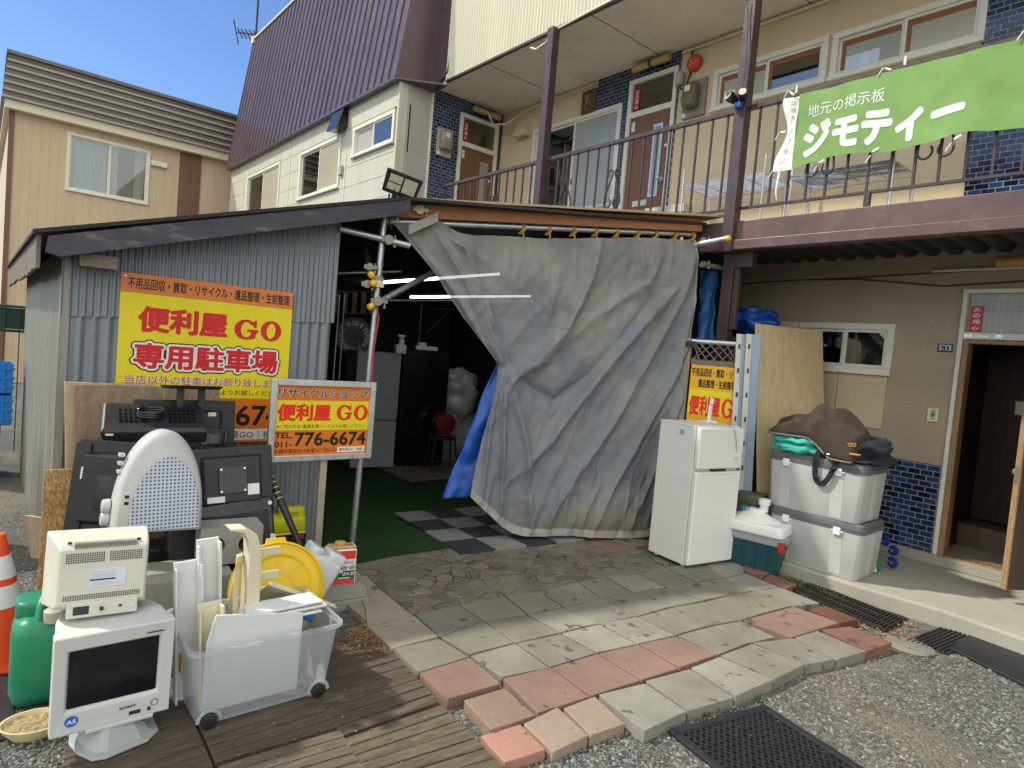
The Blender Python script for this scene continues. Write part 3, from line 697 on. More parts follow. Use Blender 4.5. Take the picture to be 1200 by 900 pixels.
fr_ = [([(700, 814), (755, 799), (807, 833), (755, 858)], 'slab_light'), ([(755, 798), (808, 783), (862, 817), (807, 833)], 'slab_grey_rib'), ([(808, 782), (843, 768), (908, 797), (863, 817)], 'slab_light'),
       ([(843, 767), (881, 753), (945, 779), (908, 797)], 'slab_grey_rib'), ([(881, 753), (930, 747), (981, 772), (946, 779)], 'slab_grey'), ([(930, 747), (957, 738), (1017, 763), (982, 773)], 'slab_grey_rib'), ([(962, 737), (995, 733), (1047, 754), (1017, 763)], 'slab_deepred')]
for q, m in fr_: slab(q, m, .055)
slab([(947, 713), (967, 710), (1008, 727), (986, 731)], 'slab_rust', .045)
for q in ([(863, 664), (873, 662), (903, 672), (893, 677)], [(893, 678), (903, 673), (935, 685), (922, 690)]): slab(q, 'slab_deepred', .05)
for q, m in ([(663, 628), (683, 627), (716, 631), (690, 635)], 'slab_deepred'), ([(690, 635), (717, 632), (740, 642), (712, 646)], 'slab_red'), ([(718, 632), (742, 628), (770, 637), (741, 642)], 'slab_brown'): slab(q, m, .05)
kind(pav.build('paving', SL, loc=(-2.5, 3, 0), bevel=.0032, seg=2))
fp = [(411, 662), (486, 721), (538, 709), (592, 699), (632, 694), (677, 683), (710, 676), (748, 673), (779, 666), (820, 659), (866, 654), (850, 625), (690, 615), (600, 632), (540, 638), (470, 650)]
kind(MB().prism([Vector((p.x, p.y, -.02)) for p in (G(x, y, .045) for x, y in fp)], (0, 0, .062)).build('stone_path', 'flagstone', loc=(-3.3, 3, 0)))
kind(MB().box(-4.40, -3.0, 1.72, 2.05, -.02, .036).build('stone_base', 'slab_agg', loc=(-3.6, 1.9, 0)))
LO = [([(543, 822), (592, 806), (628, 836), (576, 856)], 'slab_brown', .047, 'dark brown paving slab wedged under the pink row, its left side exposed'),
      ([(563, 860), (610, 847), (640, 879), (592, 894)], 'slab_salmon', .040, 'loose salmon red paving slab lying nearest on the gravel'),
      ([(613, 847), (653, 830), (690, 862), (648, 881)], 'slab_beige', .047, 'loose pale beige paving slab tilted between salmon and pinkish ones'),
      ([(660, 828), (697, 817), (733, 848), (692, 863)], 'slab_beige', .045, 'loose pinkish brown paving slab against the grey front slab')]
for q, m, t, lab in LO:
    mb = MB(); slab(q, m, t, -.02, mb, .009, .002)
    tag(mb.build('paving_slab', m, bevel=.005), lab, 'paving slab', 'loose slabs at the front of the paving')
# two concrete blocks stacked as a step by the oil can
def blk(x, y, z, rz, lab, name='concrete_block', L=.39, D=.19, Hh=.1, holes=0, g='concrete blocks', rx=0):
    T = fr((x, y, z), rz, rx); mb = MB(T)
    if not holes: mb.box(-L/2, L/2, -D/2, D/2, 0, Hh)
    else:
        hs = []
        w = L/holes
        for i in range(holes):
            c = -L/2+w*(i+.5); hs.append((c, min(w*.30, Hh*.32)))
        # front and back face built round the cores
        n = 16; fs = []
        for yy in (-D/2, D/2):
            for c, r in hs:
                ri = [(c+r*math.cos(2*math.pi*k/n), yy, Hh/2+r*1.05*math.sin(2*math.pi*k/n)) for k in range(n)]
                ro = []
                for k in range(n):
                    ca, sa = math.cos(2*math.pi*k/n), math.sin(2*math.pi*k/n); s = 1/max(abs(ca), abs(sa)); ro.append((c+w/2*ca*s, yy, Hh/2+Hh/2*sa*s))
                mb.add(ri+ro, [(k, (k+1) % n, n+(k+1) % n, n+k) for k in range(n)])
        for c, r in hs:
            ri = [[(c+r*math.cos(2*math.pi*k/n), yy, Hh/2+r*1.05*math.sin(2*math.pi*k/n)) for k in range(n)] for yy in (-D/2, D/2)]
            mb.loft(ri, cap=False)
        mb.quad((-L/2, -D/2, Hh), (L/2, -D/2, Hh), (L/2, D/2, Hh), (-L/2, D/2, Hh)); mb.quad((-L/2, -D/2, 0), (L/2, -D/2, 0), (L/2, D/2, 0), (-L/2, D/2, 0))
        for xx in (-L/2, L/2): mb.quad((xx, -D/2, 0), (xx, D/2, 0), (xx, D/2, Hh), (xx, -D/2, Hh))
    o = mb.build(name, 'block', bevel=.004 if not holes else 0, norm=not holes); return tag(o, lab, 'concrete block', g)
blk(-3.50, 1.66, -.005, 84, 'lower flat concrete block under the oil can beside the deck', Hh=.06, D=.22, L=.42); blk(-3.51, 1.655, .056, 84, 'upper flat concrete block carrying the oil can', Hh=.055, D=.20, L=.41)
# ---------------------------------------------------------------- wooden deck panels
wood('deck_wood', (0.058, 0.044, 0.034, 1), (0.135, 0.105, 0.08, 1), 5, (7, .8, 6), .75, .35, (0.035, 0.03, 0.027, 1), .5, (0, 0, .12))
wood('deck_wood_pale', (0.075, 0.058, 0.042, 1), (0.17, 0.138, 0.10, 1), 5, (7, .8, 6), .75, .32, (0.04, 0.033, 0.028, 1), .5, (0, 0, .12))
def deck(q, n, lab, mat, z=.034):
    A, B, Cc, D = [G(x, y, z) for x, y in q]; mb = MB(); rr = random.Random(n)
    for i in range(n):
        a, b = (i+.05)/n, (i+.95)/n
        P = [A.lerp(D, a), B.lerp(Cc, a), B.lerp(Cc, b), A.lerp(D, b)]
        dz = rr.uniform(-.002, .002); ex = rr.uniform(-.004, .004)
        P = [p+Vector((0, 0, dz)) for p in P]
        mb.loft([[p-Vector((0, 0, .022)) for p in P], P])
    for k in (.08, .5, .92):
        p, r = A.lerp(B, k), D.lerp(Cc, k); mb.bar(p-Vector((0, 0, .030)), r-Vector((0, 0, .030)), .04, .014)
    return tag(mb.build('deck_panel', mat, bevel=.0025, seg=1), lab, 'deck panel', 'slatted wooden deck panels')
deck([(330, 765), (437, 738), (515, 822), (401, 862)], 11, 'dark slatted deck panel between the clear plastic tub and the paving', 'deck_wood')
deck([(402, 865), (517, 825), (618, 925), (470, 965)], 9, 'paler stained slatted deck panel lying in front by the loose slabs', 'deck_wood_pale')
deck([(215, 805), (327, 767), (399, 850), (252, 893)], 11, 'slatted deck panel under the front of the clear plastic tub', 'deck_wood')
deck([(255, 897), (398, 854), (465, 960), (290, 1010)], 10, 'pale slatted deck panel at the bottom edge below the tub', 'deck_wood_pale')
deck([(80, 850), (211, 808), (250, 897), (65, 960)], 12, 'dark slatted deck panel under the silver screen monitor', 'deck_wood')
# gravel stones lying loose on the ground
def inquad(x, y, q):
    s = 0
    for i in range(4):
        a, b = q[i], q[(i+1) % 4]; c = (b[0]-a[0])*(y-a[1])-(b[1]-a[1])*(x-a[0])
        if s == 0: s = 1 if c > 0 else -1
        elif (c > 0) != (s > 0): return False
    return True
st = MB(); rg = random.Random(11)
M('stone_a', (0.18, 0.178, 0.172, 1), .85, .3, 30); M('stone_b', (0.09, 0.09, 0.09, 1), .85, .3, 30); M('stone_c', (0.27, 0.26, 0.245, 1), .85, .2, 30); M('stone_d', (0.25, 0.19, 0.13, 1), .85, .2, 30)
def stone(x, y, r, m):
    t = (1+5**.5)/2; base = [(-1, t, 0), (1, t, 0), (-1, -t, 0), (1, -t, 0), (0, -1, t), (0, 1, t), (0, -1, -t), (0, 1, -t), (t, 0, -1), (t, 0, 1), (-t, 0, -1), (-t, 0, 1)]
    R = Matrix.Rotation(rg.uniform(0, 6.3), 3, 'Z') @ Matrix.Rotation(rg.uniform(0, 6.3), 3, 'X'); sx, sy, sz = rg.uniform(.7, 1.4), rg.uniform(.6, 1.1), rg.uniform(.45, .8)
    vs = []
    for b in base:
        v = R @ (Vector(b).normalized()*r*rg.uniform(.75, 1.2)); vs.append((x+v.x*sx, y+v.y*sy, r*.25+v.z*sz))
    fs = [(0, 11, 5), (0, 5, 1), (0, 1, 7), (0, 7, 10), (0, 10, 11), (1, 5, 9), (5, 11, 4), (11, 10, 2), (10, 7, 6), (7, 1, 8), (3, 9, 4), (3, 4, 2), (3, 2, 6), (3, 6, 8), (3, 8, 9), (4, 9, 5), (2, 4, 11), (6, 2, 10), (8, 6, 7), (9, 8, 1)]
    st.add(vs, fs, m)
cnt = 0
while cnt < 9000:
    px, py = rg.uniform(440, 1200), rg.uniform(690, 905)
    p = G(px, py); x, y = p.x, p.y
    if y > 4.93 or x > -.2: continue
    if any(inquad(x, y, q) for q in SLAB_QUADS): cnt += 0; continue
    if x < -2.4 and y < 4.7: continue
    if rg.random() > (1.0 if mnoise.noise((x*2.2, y*2.2, 0)) > -.15 else .25): continue
    stone(x, y, rg.choices((.003, .004, .005, .007, .009, .012), (4, 5, 5, 4, 2, 1))[0], rg.choices((0, 1, 2, 3), (5, 5, .8, .7))[0]); cnt += 1
for i in range(2200):
    p = G(rg.uniform(-30, 85), rg.uniform(640, 905)); stone(p.x, p.y, rg.choice((.004, .006, .009)), rg.choices((0, 1, 2), (5, 5, 1))[0])
for i in range(260):   # grit and chips on the deck panels
    p = G(rg.uniform(250, 560), rg.uniform(740, 895), .036); st_z = len(st.v); stone(p.x, p.y, rg.choice((.0015, .002, .003, .004)), rg.choices((2, 3, 1), (3, 3, 2))[0])
    for k in range(st_z, len(st.v)): st.v[k].z += .035
kind(st.build('loose_gravel', ['stone_a', 'stone_b', 'stone_c', 'stone_d'], loc=(-1.5, 3, 0), norm=False), 'stuff')
# ================================================================ the shed
SX = -4.45
shed = thing('shed', 'low lean-to shed of grey corrugated metal with a peeling dark fascia, against the apartment building', 'shed', (SX, 1.2, 0))
TS = fr((SX, 0, 0), 90)
RZ = lambda y: 1.90+.302*(y-.30)          # underside of the fascia
mb = MB(TS)
corr(mb, .38, 1.97, 0.0, 1.76, .071, .009, 8)
mb.build('front_wall', 'zinc', shed, smooth=60, norm=False)
mb = MB(fr((SX+.012, 0, 0), 90)); corr(mb, .36, 1.99, lambda y: 1.58+.07*(y-.36), lambda y: RZ(y)+.1, .036, .006, 8); mb.build('upper_front_sheet', 'zinc', shed, smooth=60, norm=False)
mb = MB(fr((0, .375, 0), 0)); corr(mb, -8.1, SX, 0, 1.97, .071, .009, 6); mb.build('side_wall', 'zinc_sunlit', shed, smooth=60, norm=False)
MB().box(SX-.04, SX+.015, .355, .40, 0, 1.96).build('corner_flashing', 'zinc_sunlit', shed)
mb = MB(); mb.prism([(-8.12, .4, 0), (-8.12, 5.5, 0), (-8.12, 5.5, 2.62), (-8.12, 4.86, 2.88), (-8.12, 2.38, 2.63), (-8.12, .4, 2.03)], (.06, 0, 0)); mb.box(-8.1, SX-.05, .42, .44, 0, 1.93); mb.box(SX-.05, SX-.03, .40, 1.96, 0, 2.0); mb.box(-8.1, -3.45, 5.46, 5.50, 0, 2.60); mb.box(-8.1, -3.6, 4.84, 4.88, 2.5, 2.9); mb.build('shade_lining', 'dark_interior', shed)  # near-black panels added to keep the interior dark and stop light leaks
mb = MB()
def roofpt(x, y, o=0): return Vector((x, y, (RZ(y)+.125 if y < 2.36 else RZ(2.36)+.125+(y-2.36)*.098-min(.05, (y-2.36)*.5))+o))
mb.loft([[roofpt(-8.3, y), roofpt(-4.20, y), roofpt(-4.20, y, .022), roofpt(-8.3, y, .022)] for y in (.205, 2.38)])
mb.build('roof_sheet', 'tar_roof', shed)
mb = MB(); mb.prism([roofpt(-8.2, 2.38), roofpt(-4.22, 2.38), roofpt(-3.34, 4.86), roofpt(-8.2, 4.86)], (0, 0, .022)); mb.build('rear_roof_sheet', 'tar_roof', shed)
# fascia on the roof edge, with the eave planks at its low end
mb = MB(); mb.prism([(-4.24, .262, RZ(.262)+.02), (-4.24, .33, RZ(.33)-.015), (-4.24, 2.40, RZ(2.40)), (-4.24, 2.42, RZ(2.42)+.115), (-4.24, .272, RZ(.272)+.105)], (.028, 0, 0)); mb.build('fascia', 'fascia_paint', shed, bevel=.003)
mb = MB(); rr = random.Random(5); x = -4.25
while x > -8.2:
    w = rr.uniform(.10, .16); mb.box(x-w+.004, x, .225, .245, RZ(.23)-.06+rr.uniform(-.012, .008), RZ(.23)+.125); x -= w
mb.build('eave_planks', 'old_plank', shed, bevel=.003, seg=1)
mb = MB(); 
for k in range(5): mb.box(-4.40-.0, -4.27, .42+k*.0+.0, .60, RZ(.42)-.07, RZ(.42)-.0) if k == 0 else None
for y in (.6, 1.3, 2.0): mb.box(-8.0, -4.26, y, y+.04, RZ(y)+.02, RZ(y)+.115)
mb.build('rafter', 'old_plank', shed)
mb = MB(); mb.box(-4.43, -4.15, .10, .60, 2.065, 2.072)
mb = MB(); 
pass
None
# boarded canopy edge above the curtain
A2, B2 = Vector((-4.40, 2.38, 0)), Vector((-3.32, 4.98, 0))
dcv = (B2-A2).normalized(); ncv = Vector((dcv.y, -dcv.x, 0))
TCV = Matrix(((dcv.x, -ncv.x, 0, A2.x), (dcv.y, -ncv.y, 0, A2.y), (0, 0, 1, 0), (0, 0, 0, 1)))   # local x along the curtain, -y towards the yard
ztop = lambda s: 2.575+.095*s+.03*math.sin(s*1.1)*0
mb = MB(TCV); mb.loft([[(s, -.02, ztop(s)-.045), (s, .025, ztop(s)-.045), (s, .025, ztop(s)+.07), (s, -.02, ztop(s)+.07)] for s in (0.02, 1.0, 2.0, 2.66)])
mb.build('canopy_board', 'board_wood', shed, bevel=.003)
mb = MB(TCV); mb.loft([[(s, -.10, ztop(s)+.074), (s, .40, ztop(s)+.10), (s, .40, ztop(s)+.125), (s, -.10, ztop(s)+.092)] for s in (-.02, .6, 1.3, 2.0, 2.82)])
mb.build('canopy_edge', M('edge_board', (0.36, 0.26, 0.17, 1), .7, .15, 5, .2, 60), shed)
# ---------------------------------------------------------------- scaffold tubes
scf = thing('scaffold_frame', 'galvanised scaffold tube frame with clamps and yellow end caps carrying the curtain', 'scaffold frame', (-4.4, 2.3, 0))
def pipe(p, q, r=.024, mat='galv'): return MB().tube([p, q], r, 14).build('pipe', mat, scf, smooth=50)
def cap(p, d, r=.0255):
    d = Vector(d).normalized(); MB().tube([Vector(p)-d*.02, Vector(p)+d*.012, Vector(p)+d*.022], [r, r, r*.6], 14).build('end_cap', M('yellow_cap', (0.75, 0.42, 0.02, 1), .4, .06), scf, smooth=50)
M('clamp_metal', (0.22, 0.20, 0.15, 1), .4, .2, 20, .2, 60, metal=.7, dirt=.3, dcol=(.12, .09, .05, 1), dscale=20)
def clamp(p, rz=0, k=1.0):
    T = fr(p, rz); mb = MB(T)
    mb.disc_y([(.036*k, -.022), (.036*k, .022)], 10); mb.lathe([(.034*k, -.024), (.034*k, .024)], 10, (0, .02, 0)); mb.box(.02*k, .07*k, -.012, .012, -.012, .012); mb.tube([(.05*k, 0, -.04*k), (.05*k, 0, .04*k)], .007, 6); mb.lathe([(.012, -.05*k), (.012, -.035*k)], 6, (.05*k, 0, 0)); mb.box(-.05*k, -.025*k, -.016, .016, -.016, .016)
    mb.build('clamp', 'clamp_metal', scf)
pb = G(412, 642); ptop = Vector((-4.385, 2.30, 2.56))
pipe(pb-Vector((0, 0, .02)), ptop)
rod = lambda s: TCV @ Vector((s, .045, 2.505+.098*s))
pipe(rod(-.05), rod(2.62)); 
rp = TCV @ Vector((2.52, .08, 0)); pipe(rp, rp+Vector((0, 0, 2.85)))
pipe(PX(437, 358, -4.36), PX(560, 290, -4.75)); cap(PX(434, 359.5, -4.355), PX(437, 358, -4.36)-PX(500, 324, -4.52))
pipe(PX(398, 268, -4.42), PX(480, 288, -4.30)); clamp(PX(455, 281, -4.33), 80); clamp(PX(441, 327, -4.38), 80, .8); clamp(PX(443, 353, -4.34), 60); clamp(PX(460, 250, -4.34), 10, 1.2); clamp(PX(492, 246, -4.30), 66)
e1 = PX(435, 322, -4.30); cap(e1, (1, -.3, -.2)); pipe(e1, PX(426, 285, -4.95), .023, M('dark_pipe', (0.10, 0.09, 0.085, 1), .45, .2, metal=.6)); clamp(PX(433, 313, -4.36), 70, .8)
e2 = PX(437.5, 332, -4.28); cap(e2, (1, -.2, -.1)); pipe(e2, e2+Vector((-3.4, .35, .25)), .023, 'dark_pipe'); clamp(PX(430, 333, -4.34), 70, .8)
e3 = PY(853, 279.5, 4.72); cap(e3, e3-PY(828, 284, 4.72)); pipe(e3, PY(815, 287, 4.66)); clamp(PY(825, 283, 4.69), 0, .9)
pipe(PY(822, 310, 4.80), PY(864, 317, 5.3)); clamp(PY(826, 310, 4.80), 0, .8)
MB().tube([PX(440, 355, -4.345), PX(444, 372, -4.34), PX(438, 410, -4.36), PX(436, 446, -4.34), PX(430, 470, -4.34)], .006, 6).build('red_cord', M('red_cord', (0.45, 0.03, 0.05, 1), .5), scf, smooth=60)
mb = MB(); mb.box(-4.36, -4.352, 2.255, 2.32, 1.99, 2.04); mb.build('paper_tag', 'cream_trim', scf)
# ---------------------------------------------------------------- the curtain
def to_sz(x, y, off=0.0):
    d = ray(x, y); n = ncv; t = ((A2-CAM).dot(n)+off)/d.dot(n); p = CAM+d*t-A2; return Vector((p.dot(dcv), 0, p.z))
def chain(pts, t):
    P = [to_sz(*p) for p in pts]; L = [0]
    for a, b in zip(P, P[1:]): L.append(L[-1]+(b-a).length)
    d = t*L[-1]
    for i in range(len(P)-1):
        if d <= L[i+1] or i == len(P)-2:
            k = (d-L[i])/(L[i+1]-L[i]); k = max(0, min(1, k)); a = P[max(i-1, 0)]; b, c = P[i], P[i+1]; e = P[min(i+2, len(P)-1)]
            return 0.5*((2*b)+(c-a)*k+(2*a-5*b+4*c-e)*k*k+(3*b-a-3*c+e)*k**3)
LEFT = [(462, 262), (480, 283), (507, 316), (530, 352), (552, 385), (578, 420), (583, 432), (577, 465), (565, 510), (555, 550), (549, 580)]
RIGHT = [(818, 281), (818, 310), (814, 360), (806, 420), (796, 480), (785, 535), (770, 590), (757, 627)]
TOP = [(462, 256), (500, 250), (512, 250), (540, 268), (600, 273), (640, 276), (700, 277), (760, 278), (818, 281)]
BOT = [(549, 580), (570, 600), (592, 619), (615, 626), (660, 626), (700, 628), (735, 629), (757, 627)]
FOLD = [([(500, 252), (545, 330), (585, 425)], .05, .045), ([(478, 270), (530, 340), (578, 425)], .04, .03), ([(525, 262), (570, 340), (588, 425)], .035, .04), ([(560, 300), (540, 290), (520, 275)], .03, .03),
        ([(704, 282), (690, 330), (660, 390), (625, 425), (592, 440)], .075, .06), ([(765, 300), (762, 330), (700, 370), (640, 420)], .03, .06), ([(792, 340), (740, 395), (690, 455), (640, 520), (600, 560)], .055, .06),
        ([(815, 300), (800, 350), (760, 420), (715, 500), (670, 560), (640, 610)], .05, .055), ([(815, 350), (795, 430), (755, 500), (715, 570), (690, 625)], .05, .05), ([(812, 400), (795, 470), (765, 545), (735, 620)], .045, .04),
        ([(800, 470), (780, 540), (755, 615)], .035, .03), ([(590, 440), (588, 500), (585, 600)], .06, .035), ([(585, 440), (572, 500), (562, 585)], .05, .03), ([(598, 445), (615, 520), (620, 620)], .05, .05), ([(600, 440), (650, 470), (690, 440)], -.04, .05),
        ([(640, 420), (600, 445), (590, 470)], .05, .05), ([(660, 560), (645, 600), (640, 625)], .03, .025), ([(700, 570), (682, 600), (676, 625)], .03, .025), ([(765, 350), (700, 430), (640, 500)], -.03, .05), ([(750, 282), (755, 320), (760, 345)], .025, .03), ([(560, 275), (563, 320), (590, 400)], -.03, .04), ([(650, 280), (655, 320), (640, 380)], .02, .04)]
_rf = random.Random(21)
for _i in range(46):
    _x, _y = _rf.uniform(610, 815), _rf.uniform(285, 560); _k = _rf.uniform(.45, 1.0); _l = _rf.uniform(60, 170); _sl = .55+.35*(815-_x)/200*(1 if _y < 430 else -.6)
    FOLD.append(([(_x, _y), (_x-_sl*_l*.55, _y+_l*.5), (_x-_sl*_l, _y+_l*.95)], _rf.choice((1, 1, -1))*.010*_k, .012+.016*_k))
for _i in range(14):
    _x = _rf.uniform(600, 810); FOLD.append(([(_x, 279), (_x+_rf.uniform(-8, 4), 300), (_x-_rf.uniform(2, 16), 335)], .012, .014))
for _i in range(12):
    _x = _rf.uniform(560, 745); FOLD.append(([(_x+_rf.uniform(4, 22), 545), (_x+6, 590), (_x, 627)], _rf.choice((1, -1))*.014, .014))
FP = [([to_sz(*p) for p in pts], a, w) for pts, a, w in FOLD]
def segd(p, a, b):
    ab = b-a; k = max(0, min(1, (p-a).dot(ab)/max(ab.length_squared, 1e-9))); return (p-(a+ab*k)).length, k
def curt(u, v):
    l, r = chain(LEFT, v), chain(RIGHT, v); t, b = chain(TOP, u), chain(BOT, u)
    c0, c1, c2, c3 = chain(TOP, 0), chain(TOP, 1), chain(BOT, 0), chain(BOT, 1)
    p = l*(1-u)+r*u + t*(1-v)+b*v - (c0*(1-u)*(1-v)+c1*u*(1-v)+c2*(1-u)*v+c3*u*v)
    y = 0.0
    for P, a, w in FP:
        if abs(a) < .02 and (p-P[1]).length > .55: continue
        best = 9; kk = 0; n = len(P)-1
        for i in range(n):
            d, k = segd(p, P[i], P[i+1])
            if d < best: best = d; kk = (i+k)/n
        y -= a*1.25*math.exp(-(best/w)**1.35*1.5)*(.25+.75*math.sin(math.pi*min(1, max(0.0, kk*.9+.05))))
    y += .010*math.sin(u*58)*(1-v)**6+.016*math.sin(u*75+3*v)*max(0, 1-u*3.2)*math.sin(math.pi*min(1, v*1.3+.05))
    q = Vector((p.x*2.2, p.z*2.2, 0)); y += .030*mnoise.noise(q)+.014*mnoise.noise(q*3)+.006*mnoise.noise(q*8)
    y -= .10*v*v*.6
    return Vector((p.x, y+.01, p.z+.0015*math.sin(u*110)*(v**8)))
def curtain_mat():
    t = NT('mesh_sheet'); o = t.sep()
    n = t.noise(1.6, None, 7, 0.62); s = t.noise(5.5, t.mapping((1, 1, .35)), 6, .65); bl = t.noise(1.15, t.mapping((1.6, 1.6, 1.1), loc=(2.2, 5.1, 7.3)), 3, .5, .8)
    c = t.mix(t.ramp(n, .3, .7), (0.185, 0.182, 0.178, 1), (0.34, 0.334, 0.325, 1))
    hz = t.ramp(o[2], 1.9, 2.25, 1, 0); c = t.mix(t.math('MULTIPLY', t.ramp(bl, .42, .52), hz), c, (0.215, 0.228, 0.262, 1))  # bluish patches paint reflected sky into the lower cloth
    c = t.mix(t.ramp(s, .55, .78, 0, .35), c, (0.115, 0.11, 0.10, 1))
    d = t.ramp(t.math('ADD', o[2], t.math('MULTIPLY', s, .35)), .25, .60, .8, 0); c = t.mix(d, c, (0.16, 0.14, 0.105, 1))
    t.col(c); t.set(rough=.6, spec=.35)
    w = t.n.new('ShaderNodeTexChecker'); w.inputs['Scale'].default_value = 420; t.l.new(t.tc.outputs['Object'], w.inputs['Vector']); t.bump(w.outputs['Fac'], .12, .001); t.bump(t.noise(9, t.mapping((1, 1, .6)), 6, .65), .5, .015)
    tr = t.n.new('ShaderNodeBsdfTranslucent'); t.l.new(c, tr.inputs[0]); tp = t.n.new('ShaderNodeBsdfTransparent')
    m1 = t.n.new('ShaderNodeMixShader'); m1.inputs[0].default_value = .15; t.l.new(t.b.outputs[0], m1.inputs[1]); t.l.new(tr.outputs[0], m1.inputs[2])
    m2 = t.n.new('ShaderNodeMixShader'); m2.inputs[0].default_value = .07; t.l.new(m1.outputs[0], m2.inputs[1]); t.l.new(tp.outputs[0], m2.inputs[2])
    t.l.new(m2.outputs[0], t.n['Material Output'].inputs[0]); return t.m
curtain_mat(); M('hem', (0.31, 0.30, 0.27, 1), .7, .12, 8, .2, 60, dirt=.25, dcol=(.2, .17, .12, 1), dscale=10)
ct = thing('curtain', 'weathered grey mesh sheet curtain gathered to the left across the shed opening', 'curtain', (A2.x, A2.y, 0))
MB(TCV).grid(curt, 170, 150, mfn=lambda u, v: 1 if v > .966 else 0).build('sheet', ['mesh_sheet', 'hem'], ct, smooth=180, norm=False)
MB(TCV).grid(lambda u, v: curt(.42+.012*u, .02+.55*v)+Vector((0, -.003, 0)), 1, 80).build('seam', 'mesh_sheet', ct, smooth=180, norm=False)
MB(TCV).grid(lambda u, v: curt(.985+.015*u, v)+Vector((0, -.004, 0)), 1, 100).build('edge_tape', 'hem', ct, smooth=180, norm=False)
mb = MB(TCV); mb.grid(lambda u, v: (to_sz(478+u*34, 265-u*15+v*11).x, -.05, to_sz(478+u*34, 265-u*15+v*11).z), 6, 3); mb.build('top_flap', 'hem', ct, norm=False)
M('rope_yellow', (0.50, 0.30, 0.05, 1), .7, .2, 30)
for px in (612, 643, 672, 698, 723, 748, 769, 792, 813):
    s = to_sz(px, 274).x; zc = 2.505+.098*s; mb = MB(TCV); rr = random.Random(px)
    pts = [(s+rr.uniform(-.006, .006)+.012*math.cos(a*2), .045-.034*math.cos(a), zc-.012+.046*math.sin(a)) for a in [k*2*math.pi/14 for k in range(15)]]
    mb.tube(pts, .0065, 6); pts2 = [(p[0]+.016, p[1], p[2]) for p in pts]; mb.tube(pts2, .006, 6); mb.tube([(s, -.0, zc-.05), (s+.01, -.02, zc-.07), (s+.004, -.015, zc-.09)], .005, 5)
    mb.build('rope_tie', 'rope_yellow', ct, smooth=60)
# blue tarpaulins
M('blue_tarp', (0.012, 0.085, 0.42, 1), .4, .14, 5, .3, 25, spec=.5); M('blue_tarp_light', (0.025, 0.20, 0.62, 1), .35, .12, 5, .35, 22, spec=.5)
def tq(px, py, off): 
    p = to_sz(px, py, off); return Vector((p.x, -off, p.z))
OFFB = -.10
def flap(u, v):
    a = chain2([(583, 424), (560, 478), (540, 530), (517, 584)], v); b = chain2([(606, 432), (598, 480), (584, 540), (556, 582)], v)
    p = a*(1-u)+b*u; return Vector((p.x+.004*math.sin(v*21+u), .10+.015*math.sin(v*9+u*5)+.012*math.sin(u*9+v*4)+.02*mnoise.noise((u*3, v*9, 1)), p.z))
def chain2(pts, t):
    P = [tq(x, y, OFFB) for x, y in pts]; k = t*(len(P)-1); i = min(int(k), len(P)-2); return P[i].lerp(P[i+1], k-i)
tag(MB(TCV).grid(flap, 16, 60).build('tarpaulin', 'blue_tarp', smooth=180, norm=False, solid=.003), 'blue tarpaulin strip hanging behind the gathered grey curtain', 'tarpaulin', 'blue tarpaulins')
def hang(u, v):
    p = PY(820+u*21-v*(3+2*u), 316+v*88+u*2, 5.35); return p+Vector((0, .02*math.sin(u*9+v*4)+.012*math.sin(v*17+u*5), 0))
tag(MB().grid(hang, 16, 40).build('tarpaulin', 'blue_tarp_light', smooth=180, norm=False, solid=.003), 'bright blue tarpaulin hanging straight between the curtain and the brown post', 'tarpaulin', 'blue tarpaulins')
# ---------------------------------------------------------------- inside the shed
def turf_mat():
    t = NT('turf'); g = t.noise(260, None, 3, .7); n = t.noise(2.2, None, 5); o = t.noise(60, None, 3)
    c = t.mix(t.ramp(g, .3, .7), (0.008, 0.034, 0.012, 1), (0.05, 0.105, 0.04, 1)); c = t.mix(t.ramp(n, .4, .7, 0, .55), c, (.03, .04, .022, 1)); t.col(c); t.set(rough=.95, spec=.1); t.bump(g, 1.0, .012); t.bump(o, .4, .01); return t.m
turf_mat()
tf = [(375, 575), (412, 661), (470, 650), (527, 641), (495, 620), (462, 604), (600, 585), (560, 545), (480, 520), (400, 540)]
P = [G(x, y, .05) for x, y in tf]
tag(MB().prism([(p.x, p.y, .0) for p in [G(405, 660, .05), G(527, 641, .05), G(458, 603, .05), G(610, 592, .05)]]+[(-8.0, 5.6, 0), (-8.0, .6, 0), (-4.6, .6, 0), (-4.5, 1.98, 0)], (0, 0, .052)).build('artificial_turf', 'turf'), 'green artificial turf laid over the shed floor', 'artificial turf')
M('mat_grey', (0.21, 0.21, 0.21, 1), .7, .12, 8, .3, 120, dirt=.2, dcol=(.12, .11, .1, 1), dscale=6); M('mat_black', (0.035, 0.035, 0.04, 1), .6, .2, 8, .3, 120, dirt=.2, dcol=(.12, .11, .1, 1), dscale=6)
ck = MB(); O = G(462, 601, .055); U = (G(528, 641, .055)-O); V = (G(560, 594, .055)-O)
U = U/4.0; Vn = V.normalized()*.30; U = U.normalized()*.30
for i in range(4):
    for j in range(8):
        p = O+U*i+Vn*j; q = [p+U*.006+Vn*.006, p+U*.994+Vn*.006, p+U*.994+Vn*.994, p+U*.006+Vn*.994]
        ck.loft([[r-Vector((0, 0, .012)) for r in q], [r+Vector((0, 0, .004)) for r in q]], (i+j) % 2)
tag(ck.build('checkered_mat', ['mat_grey', 'mat_black']), 'grey and black checkered floor mat at the curtain foot', 'floor mat')
wf = MB(); 
for i in range(12): 
    a = G(462, 556, .06)+Vector((.02, .10*i, 0)); wf.box(-8.0, a.x+.0+.35, a.y, a.y+.094, .055, .075)
tag(wf.build('floor_planks', 'old_plank'), 'old bare plank floor at the back of the shed', 'plank floor')
